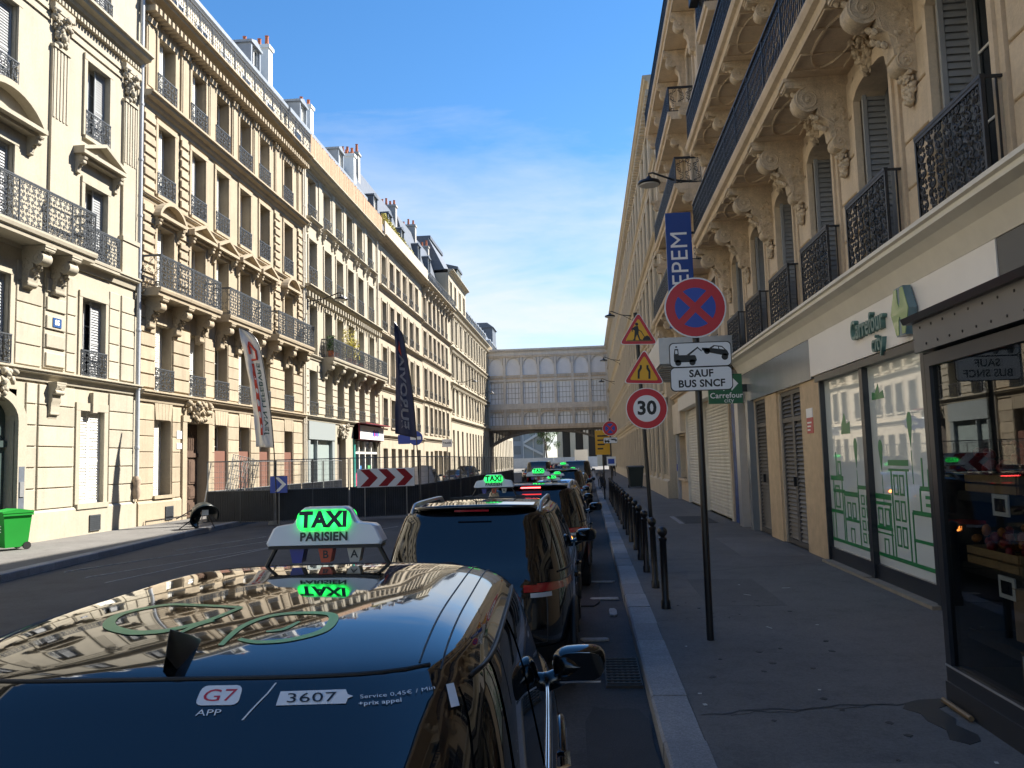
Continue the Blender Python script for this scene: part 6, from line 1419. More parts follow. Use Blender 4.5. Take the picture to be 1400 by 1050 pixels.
    flag('white feather flag with red stripe and dark green mirrored lettering', [(-11.2, 0.05), (-11.33, 2.78), (-11.52, 4.6), (-11.86, 6.45), (-12.2, 7.0), (-12.62, 7.23)], [(-12.62, 7.2), (-12.35, 5.6), (-12.05, 3.6), (-12.0, 2.84)], 29.2, mat('white flag cloth', (.70, .68, .66), .8), deco1)
    flag('dark blue feather flag with pale mirrored lettering by the chevron board', [(-6.5, .05), (-6.62, 3.05), (-6.75, 4.8), (-7.05, 6.9), (-7.2, 7.3), (-7.42, 7.65)], [(-7.42, 7.6), (-7.4, 6.0), (-7.45, 4.4), (-7.46, 3.25)], 31.8, mat('navy flag cloth', (.035, .04, .085), .8), deco2)
fence()

# ---------------------------------------------------------------- wall mounted street lamps and small far signs
def lamps():
    def lamp(X, Y, z, sg, reach, lab):
        t = thing('wall_lamp', lab, 'street lamp', (X, Y, z), 0, 'lamps bracketed on the facades')
        ob('arm', MB().tube([(0, 0, 0), (sg*reach*.5, 0, .12), (sg*reach*.92, 0, .42), (sg*reach, 0, .40), (sg*reach, 0, .28)], .035, 8).mesh('arm', black_metal), t); ob('stay', MB().tube([(0, 0, -.35), (sg*reach*.45, 0, .1)], .02, 6).mesh('arm', black_metal), t)
        ob('lamp_head', MB().lathe([(.06, .30), (.12, .2), (.36, .12), (.40, .04), (.36, 0)], (sg*reach, 0, 0), 20).mesh('head', black_metal, 40), t)
        ob('lens', MB().lathe([(.33, -.03), (.34, .0)], (sg*reach, 0, 0), 20).mesh('lens', mat('lamp lens', (.55, .56, .55), .3)), t)
        ob('wall_plate', MB().box(-.04, .04, -.1, .1, -.5, .15).mesh('wp', black_metal), t)
    lamp(4.16, 28.4, 11.5, -1, 1.7, 'black street lamp on a bracket high over the blue banner'); lamp(3.72, 62, 12.6, -1, 1.7, 'street lamp on the long right building above the roadworks triangle'); lamp(3.72, 88, 12.3, -1, 1.7, 'street lamp on the long right building beside the footbridge top'); lamp(3.72, 104, 11.5, -1, 1.7, 'street lamp on the long right building nearest the footbridge')
    lamp(-15.9, 46.2, 11.6, 1, 2.0, 'street lamp on the pale house between second and third floors'); lamp(-15.9, 103, 12.0, 1, 2.0, 'street lamp on the long ochre building'); lamp(-15.9, 122, 12.0, 1, 2.0, 'street lamp on the ochre building close to the footbridge')
    t = thing('sign_post', 'blue round and square signs on a post behind the fence', 'street sign', (-11.0, 52, .05)); post(0, 0, 4.3, .04, t); ob('round_face', poly_mesh([disc_pts(.45)], blue_sign, .02), t, (.15, -.08, 3.6), FRONT); ob('square_face', poly_mesh([rrect(.8, .6, .06)], blue_sign, .02), t, (-.6, -.06, 3.55), FRONT); ob('arrow', MB().box(-.2, .5, -.12, -.10, 3.5, 3.7).mesh('a', white_sign), t)
    t = thing('sign_post', 'white TAXIS panel on a post beyond the fence', 'street sign', (-12.6, 74, .13)); post(0, 0, 4.2, .04, t); ob('panel', MB().box(-.45, .45, -.06, -.02, 3.3, 4.0).mesh('p', white_sign), t); ob('lettering', text_mesh('TAXIS', .26, black_sign, .008), t, (0, -.065, 3.65), FRONT)
    t = thing('sand_bag', 'tall white builders bag behind the fence corner', 'bag', (-9.0, 45, 0)); m = MB(); R = random.Random(5)
    m.grid(lambda u, v: ((.62+.06*math.sin(v*12+u*7)-.12*v)*math.cos(u*2*PI), (.62+.05*math.cos(v*9+u*12)-.12*v)*math.sin(u*2*PI), v*1.9), 24, 10); ob('sack', m.mesh('s', mat('white woven bag', (.65, .62, .6), .9, var=.1, vs=4), True), t); ob('fill', MB().ell((0, 0, 1.75), (.5, .5, .2), 10, 6).mesh('f', mat('sand', (.4, .33, .24), .95)), t)
lamps()

# ---------------------------------------------------------------- cars: local x right, y forward (0 = tail), z up
from mathutils.bvhtree import BVHTree
class Shell:
    """stack of rounded-rectangle outlines (z, half width, y rear, y front, exponent)"""
    def __init__(s, lv): s.lv = np.array(lv, float)
    def at(s, v):
        L = s.lv; n = len(L); v = min(max(v, 0), n-1-1e-6); i = int(v); u = v-i
        p0, p1, p2, p3 = L[max(i-1, 0)], L[i], L[i+1], L[min(i+2, n-1)]
        return .5*(2*p1+(p2-p0)*u+(2*p0-5*p1+4*p2-p3)*u*u+(3*p1-p0-3*p2+p3)*u**3)
    def vz(s, z): return float(np.interp(z, s.lv[:, 0], np.arange(len(s.lv))))
    def side(s, v, q, sg=1, off=0):
        z, W, yr, yf, n = s.at(v); yc, Ly = (yr+yf)/2, (yf-yr)/2; sn = min(abs(q), 1)**(n/2); c = math.sqrt(max(0, 1-sn*sn))
        return (sg*(W+off)*c**(2/n), yc+(Ly+off)*q, z)
    def end(s, v, p, e=-1, off=0):
        z, W, yr, yf, n = s.at(v); yc, Ly = (yr+yf)/2, (yf-yr)/2; c = min(abs(p), 1)**(n/2); sn = math.sqrt(max(0, 1-c*c))
        return ((W+off)*p, yc+e*(Ly+off)*sn**(2/n), z)
    def mesh(s, sub, m, k=14, cap=True):
        t = .7071**.4; qs = [t*i/k for i in range(k)]; a = [math.asin(q**2.5) for q in qs]+[math.acos((t*(1-i/k))**2.5) for i in range(k)]
        ph = a+[PI-x for x in [PI/2]+a[:0:-1]]+[PI+x for x in a]+[2*PI-x for x in [PI/2]+a[:0:-1]]
        n = len(ph); rows = (len(s.lv)-1)*sub+1; V = []
        for r in range(rows):
            z, W, yr, yf, ex = s.at(r/sub); yc, Ly = (yr+yf)/2, (yf-yr)/2
            for f in ph:
                c, sn = math.cos(f), math.sin(f)
                V.append((W*math.copysign(abs(c)**(2/ex), c), yc+Ly*math.copysign(abs(sn)**(2/ex), sn), z))
        F = [(r*n+i, r*n+(i+1) % n, (r+1)*n+(i+1) % n, (r+1)*n+i) for r in range(rows-1) for i in range(n)]
        if cap: F += [tuple(range(n))[::-1], tuple(range((rows-1)*n, rows*n))]
        m.add(V, F); return m
    def pside(s, m, v0, v1, q0, q1, sg=1, off=.004, nu=14, nv=10, sk=0):
        m.grid(lambda u, v: s.side(v0+(v1-v0)*v, q0+(q1-q0)*u+sk*(v-.5), sg, off), nu, nv); return m
    def pend(s, m, v0, v1, p0, p1, e=-1, off=.004, nu=18, nv=10, tp=0):
        m.grid(lambda u, v: s.end(v0+(v1-v0)*v, (p0+(p1-p0)*u)*(1-tp*v), e, off), nu, nv); return m

SUV_L = [(.20, .70, .45, 4.25, 5), (.24, .80, .28, 4.42, 5), (.32, .87, .10, 4.54, 5), (.45, .905, .02, 4.59, 5), (.60, .92, .0, 4.6, 5), (.74, .925, .03, 4.59, 5), (.86, .92, .06, 4.56, 5), (.95, .91, .09, 4.48, 5), (1.02, .89, .13, 4.34, 5), (1.06, .85, .18, 4.2, 5), (1.09, .72, .32, 4.0, 4), (1.11, .4, 1.2, 3.8, 3)]
SUV_G = [(1.00, .895, .14, 3.75, 6), (1.07, .885, .17, 3.62, 6), (1.20, .855, .22, 3.38, 6), (1.34, .815, .29, 3.12, 6), (1.48, .765, .37, 2.88, 6), (1.57, .725, .42, 2.72, 6), (1.615, .69, .47, 2.6, 5.5), (1.64, .64, .56, 2.48, 5), (1.66, .53, .75, 2.25, 4.5), (1.675, .36, 1.0, 2.0, 4), (1.684, .18, 1.3, 1.75, 3), (1.687, .02, 1.5, 1.55, 2)]
XO_L = [(.18, .70, .45, 4.1, 5), (.22, .80, .26, 4.28, 5), (.32, .86, .10, 4.4, 5), (.46, .895, .02, 4.45, 5), (.62, .905, .0, 4.46, 5), (.78, .905, .03, 4.45, 5), (.92, .895, .06, 4.40, 5), (1.00, .88, .10, 4.3, 5), (1.05, .85, .15, 4.15, 5), (1.08, .72, .3, 3.9, 4), (1.10, .4, 1.2, 3.7, 3)]
XO_G = [(1.00, .865, .18, 3.9, 6), (1.06, .855, .24, 3.8, 6), (1.18, .835, .38, 3.58, 6), (1.32, .81, .56, 3.32, 6), (1.46, .78, .75, 3.1, 6), (1.55, .75, .885, 2.98, 6), (1.603, .72, .965, 2.9, 5.5), (1.64, .68, 1.05, 2.82, 5), (1.678, .58, 1.25, 2.66, 4.5), (1.702, .43, 1.48, 2.46, 4), (1.718, .22, 1.75, 2.2, 3), (1.722, .02, 1.92, 2.02, 2)]
VAN_L = [(.22, .75, .3, 4.7, 5), (.30, .90, .06, 4.86, 6), (.5, .94, .0, 4.9, 6), (.8, .95, .0, 4.9, 6), (1.0, .95, .02, 4.82, 6), (1.12, .93, .04, 4.6, 6), (1.16, .8, .2, 4.4, 5)]
VAN_G = [(1.0, .94, .03, 4.5, 8), (1.2, .92, .05, 4.2, 8), (1.5, .88, .09, 3.85, 8), (1.75, .83, .14, 3.6, 8), (1.88, .79, .18, 3.45, 7), (1.93, .72, .25, 3.35, 6), (1.95, .5, .6, 3.0, 5), (1.965, .05, 1.5, 2.0, 3)]
SED_L = [(.18, .68, .45, 4.3, 5), (.22, .78, .26, 4.5, 5), (.34, .85, .08, 4.62, 5), (.5, .885, .0, 4.66, 5), (.66, .89, .0, 4.66, 5), (.80, .885, .03, 4.62, 5), (.90, .87, .08, 4.5, 5), (.95, .83, .16, 4.3, 5), (.98, .7, .35, 4.0, 4), (.99, .4, 1.2, 3.7, 3)]
SED_G = [(.90, .82, .55, 3.75, 6), (.98, .80, .7, 3.6, 6), (1.10, .76, .92, 3.35, 6), (1.22, .71, 1.15, 3.1, 6), (1.33, .66, 1.38, 2.85, 6), (1.385, .62, 1.52, 2.7, 5.5), (1.41, .56, 1.65, 2.6, 5), (1.43, .44, 1.85, 2.4, 4), (1.44, .2, 2.1, 2.2, 3)]
KINDS = {'suv': (SUV_L, SUV_G), 'xo': (XO_L, XO_G), 'van': (VAN_L, VAN_G), 'sedan': (SED_L, SED_G)}

def taxi_sign(parent, loc, lit=True, rz=0):
    t = ob('taxi_sign', cached('taxi_body', lambda: None) or None, parent, loc, (0, 0, rz)) if False else None
    pr = [(-.225, 0), (-.232, .012), (-.205, .068), (-.19, .078), (-.135, .084), (-.122, .09), (-.095, .138), (-.08, .149), (.08, .149), (.095, .138), (.122, .09), (.135, .084), (.19, .078), (.205, .068), (.232, .012), (.225, 0)]
    def mk():
        m = MB(); n = len(pr); rings = []
        for y, k in ((-.055, .96), (-.048, 1.0), (.048, 1.0), (.055, .96)): rings.append([(p[0]*k, y+(.012 if y < 0 else -.012)*(p[1]/.149), p[1]*(k if k < 1 else 1)+(.003 if k < 1 else 0)) for p in pr])
        V = [p for r in rings for p in r]; F = [(r*n+i, (r+1)*n+i, (r+1)*n+(i+1) % n, r*n+(i+1) % n) for r in range(3) for i in range(n)]+[tuple(range(n)), tuple(range(3*n, 4*n))[::-1]]
        return m.add(V, F).mesh('taxi_sign', taxi_white, 35)
    t = ob('taxi_sign', cached('taxi_body', mk), parent, loc, (0, 0, rz))
    gm = taxi_green if lit else mat('unlit taxi lens', (.35, .45, .42), .3)
    for sg in (-1, 1):
        ln = ob('lens', cached(('tl', gm.name), lambda: poly_mesh([rrect(.212, .083, .03)], gm, .008)), t, (0, sg*.051, .098), (PI/2-sg*.0-.2 if sg < 0 else PI/2+.2, 0, 0 if sg < 0 else PI))
        ob('lettering', text_mesh('TAXI', .083, black_sign, .0042, sx=1.0), ln, (0, 0, .009))
        q = ob('lettering', text_mesh('PARISIEN', .046, black_sign, .0016), t, (0, sg*.0565, .034), (PI/2-.12 if sg < 0 else PI/2+.12, 0, 0 if sg < 0 else PI))
    ob('base', cached('tb', lambda: B(plastic, (-.225, .225, -.045, .045, -.012, 0), name='b')), t)
    for k, (x, col, ch) in enumerate(((-.115, (.02, .03, .28), ''), (.0, (.55, .07, .02), 'B'), (.115, (.5, .48, .42), 'A'))):
        l = ob('tariff_lamp', cached(('tlamp', k), lambda: MB().prism([(-.03, -.012), (.03, -.012), (.018, -.068), (-.018, -.068)], 'y', -.03, .03).mesh('l', mat('tariff lamp %d' % k, col, .3))), t, (x, 0, 0))
        if ch: ob('lettering', text_mesh(ch, .042, black_sign, .001), l, (0, -.0315, -.038), FRONT)
    for sg in (-1, 1): ob('bracket', cached(('tbr', sg), lambda: MB().tube([(sg*.205, 0, -.006), (sg*.25, 0, -.09), (sg*.30, 0, -.105)], .009, 6).box(sg*.30-.05, sg*.30+.05, -.03, .03, -.125, -.095).mesh('br', plastic)), t)
    ob('roof_bar', cached('trb', lambda: B(plastic, (-.52, .52, -.012, .012, -.122, -.108), name='rb')), t)
    return t

def car(name, label, cat, loc, yaw, kind, paint, sign=None, detail=2, lit=None, rails=False, group=None, third=False):
    lo, gr = KINDS[kind]; A, G = Shell(lo), Shell(gr); t = thing(name, label, cat, loc, yaw, group)
    sub = 5 if detail > 1 else 3; kk = 18 if detail > 1 else 8
    body = A.mesh(sub, MB(), kk); ob('body', body.mesh('body', paint, True), t)
    gm = G.mesh(sub+1, MB(), kk); ob('roof', gm.mesh('roof', paint, True), t)
    bvh = BVHTree.FromPolygons([Vector(v) for v in gm.v], gm.f)
    def top(x, y):
        h = bvh.ray_cast(Vector((x, y, 4)), Vector((0, 0, -1)))[0]; return h.z if h else gr[-1][0]
    zb = gr[1][0]; zt = [g for g in gr if g[1] > .6][-1][0]
    v0, v1 = G.vz(zb+.03), G.vz(zt-.06)
    # glass: rear, windscreen, doors
    ob('rear_window', G.pend(MB(), v0+.1, G.vz(zt-.024) if kind == 'xo' else v1, -.84, .84, -1, .004).mesh('g', car_glass, True), t)
    ob('windscreen', G.pend(MB(), v0, v1, -.88, .88, 1, .004).mesh('g', car_glass, True), t)
    for sg in (-1, 1):
        for nm, q0, q1 in (('rear_quarter_window', -.86, -.66), ('rear_door_window', -.63, -.10), ('front_door_window', -.05, .55)):
            if kind == 'van' and nm != 'front_door_window': q0, q1 = {'rear_quarter_window': (-.9, -.55), 'rear_door_window': (-.5, 0)}[nm]
            ob(nm, G.pside(MB(), v0, v1, q0, q1, sg, .004).mesh('g', car_glass, True), t)
        ob('belt_trim', MB().tube([G.side(v0-.15, -.9+1.55*k/16, sg, .008) for k in range(17)], .009, 6).mesh('bt', chrome if kind in ('xo', 'sedan') else plastic, True), t)
        if detail > 1:
            ob('window_trim', MB().tube([G.side(v1+.15, -.80+1.4*k/16, sg, .006) for k in range(17)], .006, 5).mesh('wt', plastic, True), t)
            for q in (-.64, -.08, .58): ob('door_gap', MB().tube([A.side(1.2+(len(lo)-4.3)*k/8, {-.64: -.45, -.08: -.03, .58: .5}[q], sg, -.003) for k in range(9)], .007, 4).mesh('dg', plastic), t)
            for q in (-.26, .18): hp = A.side(A.vz(.86), q, sg, .02); ob('door_handle', MB().tube([(hp[0]-sg*.02, hp[1]-.10, .86), (hp[0]+sg*.012, hp[1]-.08, .865), (hp[0]+sg*.012, hp[1]+.08, .865), (hp[0]-sg*.02, hp[1]+.10, .86)], .014, 6).mesh('dh', chrome if kind == 'xo' else paint), t)
        # mirror
        mp = G.side(v0+.2, .60, sg, 0); mo = ob('door_mirror', cached(('mir', sg, paint.name), lambda: MB().grid(lambda u, v: (sg*(.165+.125*math.copysign(abs(math.cos(2*PI*u))**.6, math.cos(2*PI*u))*(math.sin(PI*v)**.45)), .02+.10*(-math.cos(PI*v))*.75+.03*(math.cos(2*PI*u)), .03+.078*math.copysign(abs(math.sin(2*PI*u))**.7, math.sin(2*PI*u))*(math.sin(PI*v)**.45)), 24, 12).tube([(sg*-.06, .06, -.075), (sg*.03, .05, -.06), (sg*.11, .03, -.02)], [.05, .045, .04], 10).mesh('mirror', paint, True)), t, (mp[0], mp[1], mp[2]+.02))
        mg = MB().prism([(sg*(.165+.105*math.copysign(abs(math.cos(a))**.6, math.cos(a))), .03+.062*math.copysign(abs(math.sin(a))**.7, math.sin(a))) for a in [2*PI*k/24 for k in range(24)]], 'y', -.068, -.060); ob('mirror_glass', mg.mesh('mg', mat('mirror glass', (.05, .055, .06), .03, metal=.9)), mo)
        ob('mirror_trim', MB().tube([(sg*.07, -.066, -.036), (sg*.255, -.064, -.036)], .007, 5).mesh('mt', chrome if kind == 'xo' else plastic), mo)
        for y in (.86, lo[4][3]-.95):
            W = A.side(A.vz(.5), (y-2.3)/2.3, 1)[0]
            w = ob('wheel', cached('tyre', lambda: MB().lathe([(.20, -.10), (.31, -.11), (.345, -.08), (.35, 0), (.345, .08), (.31, .11), (.20, .10)], n=28, axis='x').mesh('tyre', tyre_m, 40)), t, (sg*(W-.085), y, .35))
            def rim():
                m = MB().lathe([(.03, -.06), (.21, -.075), (.225, -.1), (.225, .1), (.21, .075), (.03, .06)], n=24, axis='x')
                for k in range(5):
                    a = 2*PI*k/5
                    for s2 in (-1, 1): m.tube([(s2*.08, 0, 0), (s2*.085, .2*math.cos(a), .2*math.sin(a))], .025, 5)
                return m.mesh('rim', rim_m)
            ob('rim', cached('rim', rim), w)
            if detail > 1: ob('wheel_arch', MB().tube([(sg*(W+.012), y+.40*math.cos(a), .35+.40*math.sin(a)) for a in [PI*k/16 for k in range(17)]], .035, 6).mesh('wa', plastic if kind == 'suv' else paint, True), t)
        # tail lights wrap the corner
        if kind == 'van': ob('tail_light', A.pend(MB(), A.vz(.55), A.vz(1.05), sg*.80, sg*.97, -1, .012).mesh('tl', light_red, True), t)
        else:
            zl0, zl1 = (.925, .985) if kind == 'suv' else (.80, .92)
            m = MB(); m.grid(lambda u, v: A.end(A.vz(zl0+.045*u*0+(zl1-zl0)*v), sg*(.52+.45*u), -1, .012), 12, 5); lm = lit_orange if lit == 'tail' else light_red
            tl = ob('tail_light', m.mesh('tl', light_red, True), t)
            m = MB(); m.grid(lambda u, v: A.side(A.vz(zl0+.01+(zl1-zl0)*v), -.975+.10*u*(.4+.6*v), sg, .012), 8, 5); ob('tail_light', m.mesh('tl', light_red, True), t)
            m = MB(); m.grid(lambda u, v: A.end(A.vz(zl0-.045+.038*v), sg*(.58+.20*u), -1, .012), 10, 3); ob('reversing_light', m.mesh('rl', light_clear, True), t)
            if lit: 
                p = A.end(A.vz(.86), sg*.86, -1, .02); ob('lit_lamp', MB().ell(p, (.06, .012, .045), 10, 6).mesh('ll', lit_orange if lit == 'tail' else lit_red, True), t)
        hp = A.end(A.vz(.74), sg*.72, 1, .01); ob('headlight', A.pend(MB(), A.vz(.68), A.vz(.82), sg*.5, sg*.93, 1, .008).mesh('hl', light_clear, True), t)
    # tail furniture
    ob('number_plate', B(mat('number plate', (.7, .7, .68), .4), (-.26, .26, A.end(A.vz(.72), 0)[1]-.03, A.end(A.vz(.72), 0)[1]-.012, .66 if kind != 'suv' else .68, .77 if kind != 'suv' else .79), name='np'), t)
    if detail > 1:
        ob('bumper', A.pend(MB(), A.vz(.26), A.vz(.46), -.9, .9, -1, .012).mesh('bp', plastic, True), t)
        ob('tailgate_gap', MB().tube([A.end(A.vz(.5+.5*k/10), .74, -1, -.001) for k in range(11)], .006, 4).tube([A.end(A.vz(.5+.5*k/10), -.74, -1, -.001) for k in range(11)], .006, 4).tube([A.end(A.vz(.5), -.74+1.48*k/16, -1, -.001) for k in range(17)], .006, 4).mesh('tg', plastic), t)
    yre = gr[6][2]
    if kind in ('suv',):
        sp = MB(); sp.grid(lambda u, v: (lambda p: (p[0], p[1]+.25-.40*v, p[2]+.035-.02*v-.02*abs(2*u-1)**3))(G.end(G.vz(zt), (-.92+1.84*u), -1, 0)), 20, 5)
        o = ob('spoiler', sp.mesh('sp', paint, True), t); md = o.modifiers.new('s', 'SOLIDIFY'); md.thickness = .03
        p = G.end(v0, 0, -1, .02); ob('wiper', MB().tube([(.0, p[1]-.015, zb+.06), (-.18, p[1]+.0, zb+.115), (-.42, p[1]+.045, zb+.10)], [.022, .016, .008], 6).mesh('wp', plastic), t)
        if detail > 1:
            py = A.end(A.vz(.86), 0)[1]; ob('tailgate_strip', A.pend(MB(), A.vz(.84), A.vz(.89), -.5, .5, -1, .016).mesh('ts', plastic, True), t)
            ob('badge', text_mesh('HYBRID', .055, chrome, .001), t, (.42, A.end(A.vz(.74), .5)[1]-.012, .70), FRONT)
    if third or kind == 'suv':
        p = G.end(G.vz(zt-.02), 0, -1, .0); ob('third_brake_light', B(lit_red if third else light_red, (-.16, .16, p[1]-.175, p[1]-.155, zt-.005, zt+.012), name='tb'), t)
    fy = yre+(.22 if kind == 'suv' else .13); fz = top(0, fy)
    def fin(u, v):
        yy = -.06+.20*u; hh = .085*max(0.0, (1-u))**.75*min(1, u*9+.25); an = PI*v; w_ = .034*(1-.5*(1-u))*(1 if u < .97 else .4)
        return (w_*math.cos(an)*(1-.75*math.sin(an)**.6), yy-.02*math.sin(an)*(1-u), -.012+hh*math.sin(an)**.8+.012*math.sin(an))
    ob('antenna_fin', cached('fin', lambda: MB().grid(fin, 20, 14).mesh('fin', plastic, True)), t, (0, fy, fz))
    if rails:
        for sg in (-1, 1):
            P = []
            for k in range(13):
                y = yre+.12+k/12*1.75; x = sg*.62; P.append((x, y, top(x, y)+(.05 if 0 < k < 12 else .0)))
            ob('roof_rail', MB().tube(P, .02, 8).mesh('rr', mat('satin aluminium rail', (.45, .46, .47), .3, metal=.8), True), t)
    if kind == 'xo':
        for sg in (-1, 1):
            for dx in (.0, .05):
                P = [(sg*(.575+dx), yre+.13+k/20*1.66) for k in range(21)]; ob('roof_seam', MB().tube([(x, y, top(x, y)-.0005) for x, y in P], .0035, 5).mesh('rs', plastic), t)
        ob('rear_window_seal', MB().tube([G.end(G.vz(zt-.016), -.85+1.7*k/24, -1, .003) for k in range(25)], .0045, 6).mesh('ws', plastic), t)
    if sign is not None: taxi_sign(t, (0, yre+sign, top(0, yre+sign)+(.08 if kind == 'xo' else .13)), True)
    return t, A, G, top

def cars():
    yaw = .046
    t, A, G, top = car('taxi_car', 'black crossover taxi filling the foreground, its roof mirroring the facades', 'car', (-.938, .86, 0), yaw, 'xo', paint_black, 1.45, 2)
    # lettering on the upper edge of the rear window
    def glass_print(me, name, x, z, sl=.62):
        nv = [G.end(G.vz(z+v.co.y*sl), (x+v.co.x)/G.at(G.vz(z))[1], -1, .0075) for v in me.vertices]
        ob(name, MB().add(nv, [tuple(p.vertices) for p in me.polygons]).mesh(name, me.materials[0]), t)
    wp = mat('white vinyl', (.72, .74, .76), .4); rdv = mat('red vinyl', (.5, .02, .04), .4); bl = mat('black vinyl', (.01, .01, .012), .4)
    def flat(pts, mt_): 
        me = bpy.data.meshes.new('f'); me.from_pydata([(a, b, 0) for a, b in pts], [], [tuple(range(len(pts)))]); me.materials.append(mt_); return me
    def glass_flat(pts, x, z, mt_, nm, off=.0065, sl=.62):
        nv = [G.end(G.vz(z+b*sl), (x+a)/G.at(G.vz(z))[1], -1, off) for a, b in pts]; ob(nm, MB().add(nv, [tuple(range(len(nv)))]).mesh(nm, mt_), t)
    glass_flat(rrect(.094, .05, .014, 3), .15, 1.598, wp, 'app_badge'); glass_print(text_mesh('G7', .043, rdv, 0, sx=1.4), 'lettering', .15, 1.598); glass_print(text_mesh('APP', .021, wp, 0, sx=1.5), 'lettering', .142, 1.571)
    [glass_flat([(-.03+.014*q, -.045+.0225*q), (-.026+.014*q, -.045+.0225*q), (-.012+.014*q, -.0225+.0225*q), (-.016+.014*q, -.0225+.0225*q)], .245, 1.588, wp, 'slash') for q in range(4)]
    glass_flat([(-.079, -.019), (.07, -.019), (.074, -.006), (.086, .0), (.074, .006), (.07, .019), (-.074, .019)], .36, 1.592, wp, 'number_badge'); glass_print(text_mesh('3607', .037, bl, 0, sx=1.45), 'lettering', .355, 1.592)
    glass_print(text_mesh('Service 0,45€ / Min', .0145, wp, .0, 0, 'LEFT', sx=1.3), 'lettering', .460, 1.590); glass_print(text_mesh('+prix appel', .0145, wp, .0002, 0, 'LEFT', sx=1.3), 'lettering', .460, 1.579)
    glass_flat([(-.008, -.028), (.008, -.030), (.006, .026), (-.009, .028)], .655, 1.572, wp, 'sticker')
    # green ribbon loops on the roof
    gv = mat('green vinyl', (.30, .62, .22), .35)
    def stroke(P, w):
        n = len(P); L_, R_ = [], []
        for k in range(n):
            a, b = Vector(P[max(k-1, 0)]), Vector(P[min(k+1, n-1)]); d = (b-a).normalized(); nr = Vector((-d.y, d.x))*w*(.55+.45*math.sin(PI*k/(n-1)))
            p = Vector(P[k]); l, r = p+nr, p-nr; L_.append((l.x, l.y, top(l.x, l.y)+.002)); R_.append((r.x, r.y, top(r.x, r.y)+.002))
        ob('green_loop', MB().add(L_+R_, [(n+k, n+k+1, k+1, k) for k in range(n-1)]).mesh('gl', gv), t)
    def sp(P, n=12):
        out = []
        for i in range(len(P)-1):
            p0, p1, p2, p3 = P[max(i-1, 0)], P[i], P[i+1], P[min(i+2, len(P)-1)]
            for k in range(n):
                u = k/n; out.append(tuple(.5*(2*p1[j]+(p2[j]-p0[j])*u+(2*p0[j]-5*p1[j]+4*p2[j]-p3[j])*u*u+(3*p1[j]-p0[j]-3*p2[j]+p3[j])*u**3) for j in (0, 1)))
        return out+[P[-1]]
    def loc_(px, py):  # world point on the roof -> car frame
        c, s = math.cos(-yaw), math.sin(-yaw); x, y = px+.938, py-.86; return (c*x-s*y, s*x+c*y)
    W1 = [(-1.0, 2.33), (-1.14, 2.36), (-1.25, 2.37), (-1.33, 2.28), (-1.3, 2.17), (-1.21, 2.11), (-1.14, 2.11), (-1.1, 2.13), (-1.04, 2.2), (-1.0, 2.33)]
    W2 = [(-0.92, 2.02), (-0.92, 2.15), (-0.88, 2.24), (-0.8, 2.27), (-0.71, 2.25), (-0.69, 2.13), (-0.75, 2.06), (-0.83, 2.04), (-0.89, 2.06)]
    stroke(sp([loc_(*p) for p in W1]), .016); stroke(sp([loc_(*p) for p in W2]), .013); stroke(sp([loc_(*p) for p in [(-0.84, 2.11), (-0.8, 2.13), (-0.78, 2.19)]]), .008); stroke(sp([loc_(*p) for p in [(-1.07, 2.09), (-1.05, 2.16), (-1.02, 2.2)]]), .009)
    car('taxi_car', 'black hybrid suv taxi with roof rails directly ahead of the foreground taxi', 'car', (-1.09, 7.35, 0), 0, 'suv', paint_black, 1.75, 2, None, True)
    car('taxi_car', 'black suv taxi with red third brake light and glowing tail lamp, third in the rank', 'car', (-.95, 13.2, 0), -.01, 'suv', paint_black, 1.8, 2, 'tail', True, None, True)
    car('taxi_car', 'dark taxi saloon, fourth in the rank', 'car', (-1.0, 19.4, 0), -.01, 'sedan', paint_dark, 1.0, 1); car('taxi_car', 'silver taxi saloon, fifth in the rank', 'car', (-1.05, 25.4, 0), 0, 'sedan', paint_silver, 1.0, 1, 'tail')
    car('taxi_car', 'dark suv taxi, sixth in the rank', 'car', (-1.0, 31.5, 0), 0, 'suv', paint_dark, 1.4, 1, None, True); car('taxi_car', 'black saloon taxi near the far end of the rank', 'car', (-.75, 37.6, 0), 0, 'sedan', paint_black, 1.0, 1)
    car('van', 'black van in the traffic lane left of the taxi rank, one tail lamp lit', 'van', (-3.6, 60, .0), 0, 'van', paint_black, None, 1); t2, *_ = car('van', 'dark van standing in line beyond the taxi rank near the kerb', 'van', (-.75, 52, 0), 0, 'van', paint_dark, None, 1)
    car('parked_car', 'red car between the two dark vans', 'car', (-2.1, 66, 0), 0, 'suv', paint_red, None, 1, 'brake', False, None, True); car('parked_car', 'white car far down the street under the footbridge', 'car', (-3.0, 82, 0), 0, 'suv', paint_white, None, 1)
    car('parked_car', 'black car behind the left van', 'car', (-5.1, 74, 0), 0, 'sedan', paint_black, None, 1)
    car('parked_car', 'dark blue car parked by the left pavement behind the fence', 'car', (-11.7, 70, 0), 0, 'sedan', mat('dark blue car paint', (.02, .04, .10), .08, coat=1), None, 1); car('parked_car', 'grey hatchback parked behind the fence nearest the corner', 'car', (-11.6, 56, 0), 0, 'xo', mat('grey car paint', (.14, .15, .16), .15, metal=.5, coat=1), None, 1); car('parked_car', 'dark car parked furthest along the left pavement', 'car', (-11.7, 78, 0), 0, 'suv', paint_dark, None, 1)
    t = thing('box_truck', 'white box truck standing at the street end', 'truck', (-1.2, 150, 0)); ob('box', MB().box(-1.2, 1.2, 0, 6, .9, 3.6).mesh('b', white_paint), t); ob('chassis', MB().box(-1.0, 1.0, -.1, 8, .5, .89).mesh('c', plastic), t); ob('cab', MB().prism([(6.1, .6), (8.1, .6), (8.1, 1.6), (7.6, 2.6), (6.1, 2.7)], 'x', -1.1, 1.1).mesh('cab', white_paint), t)
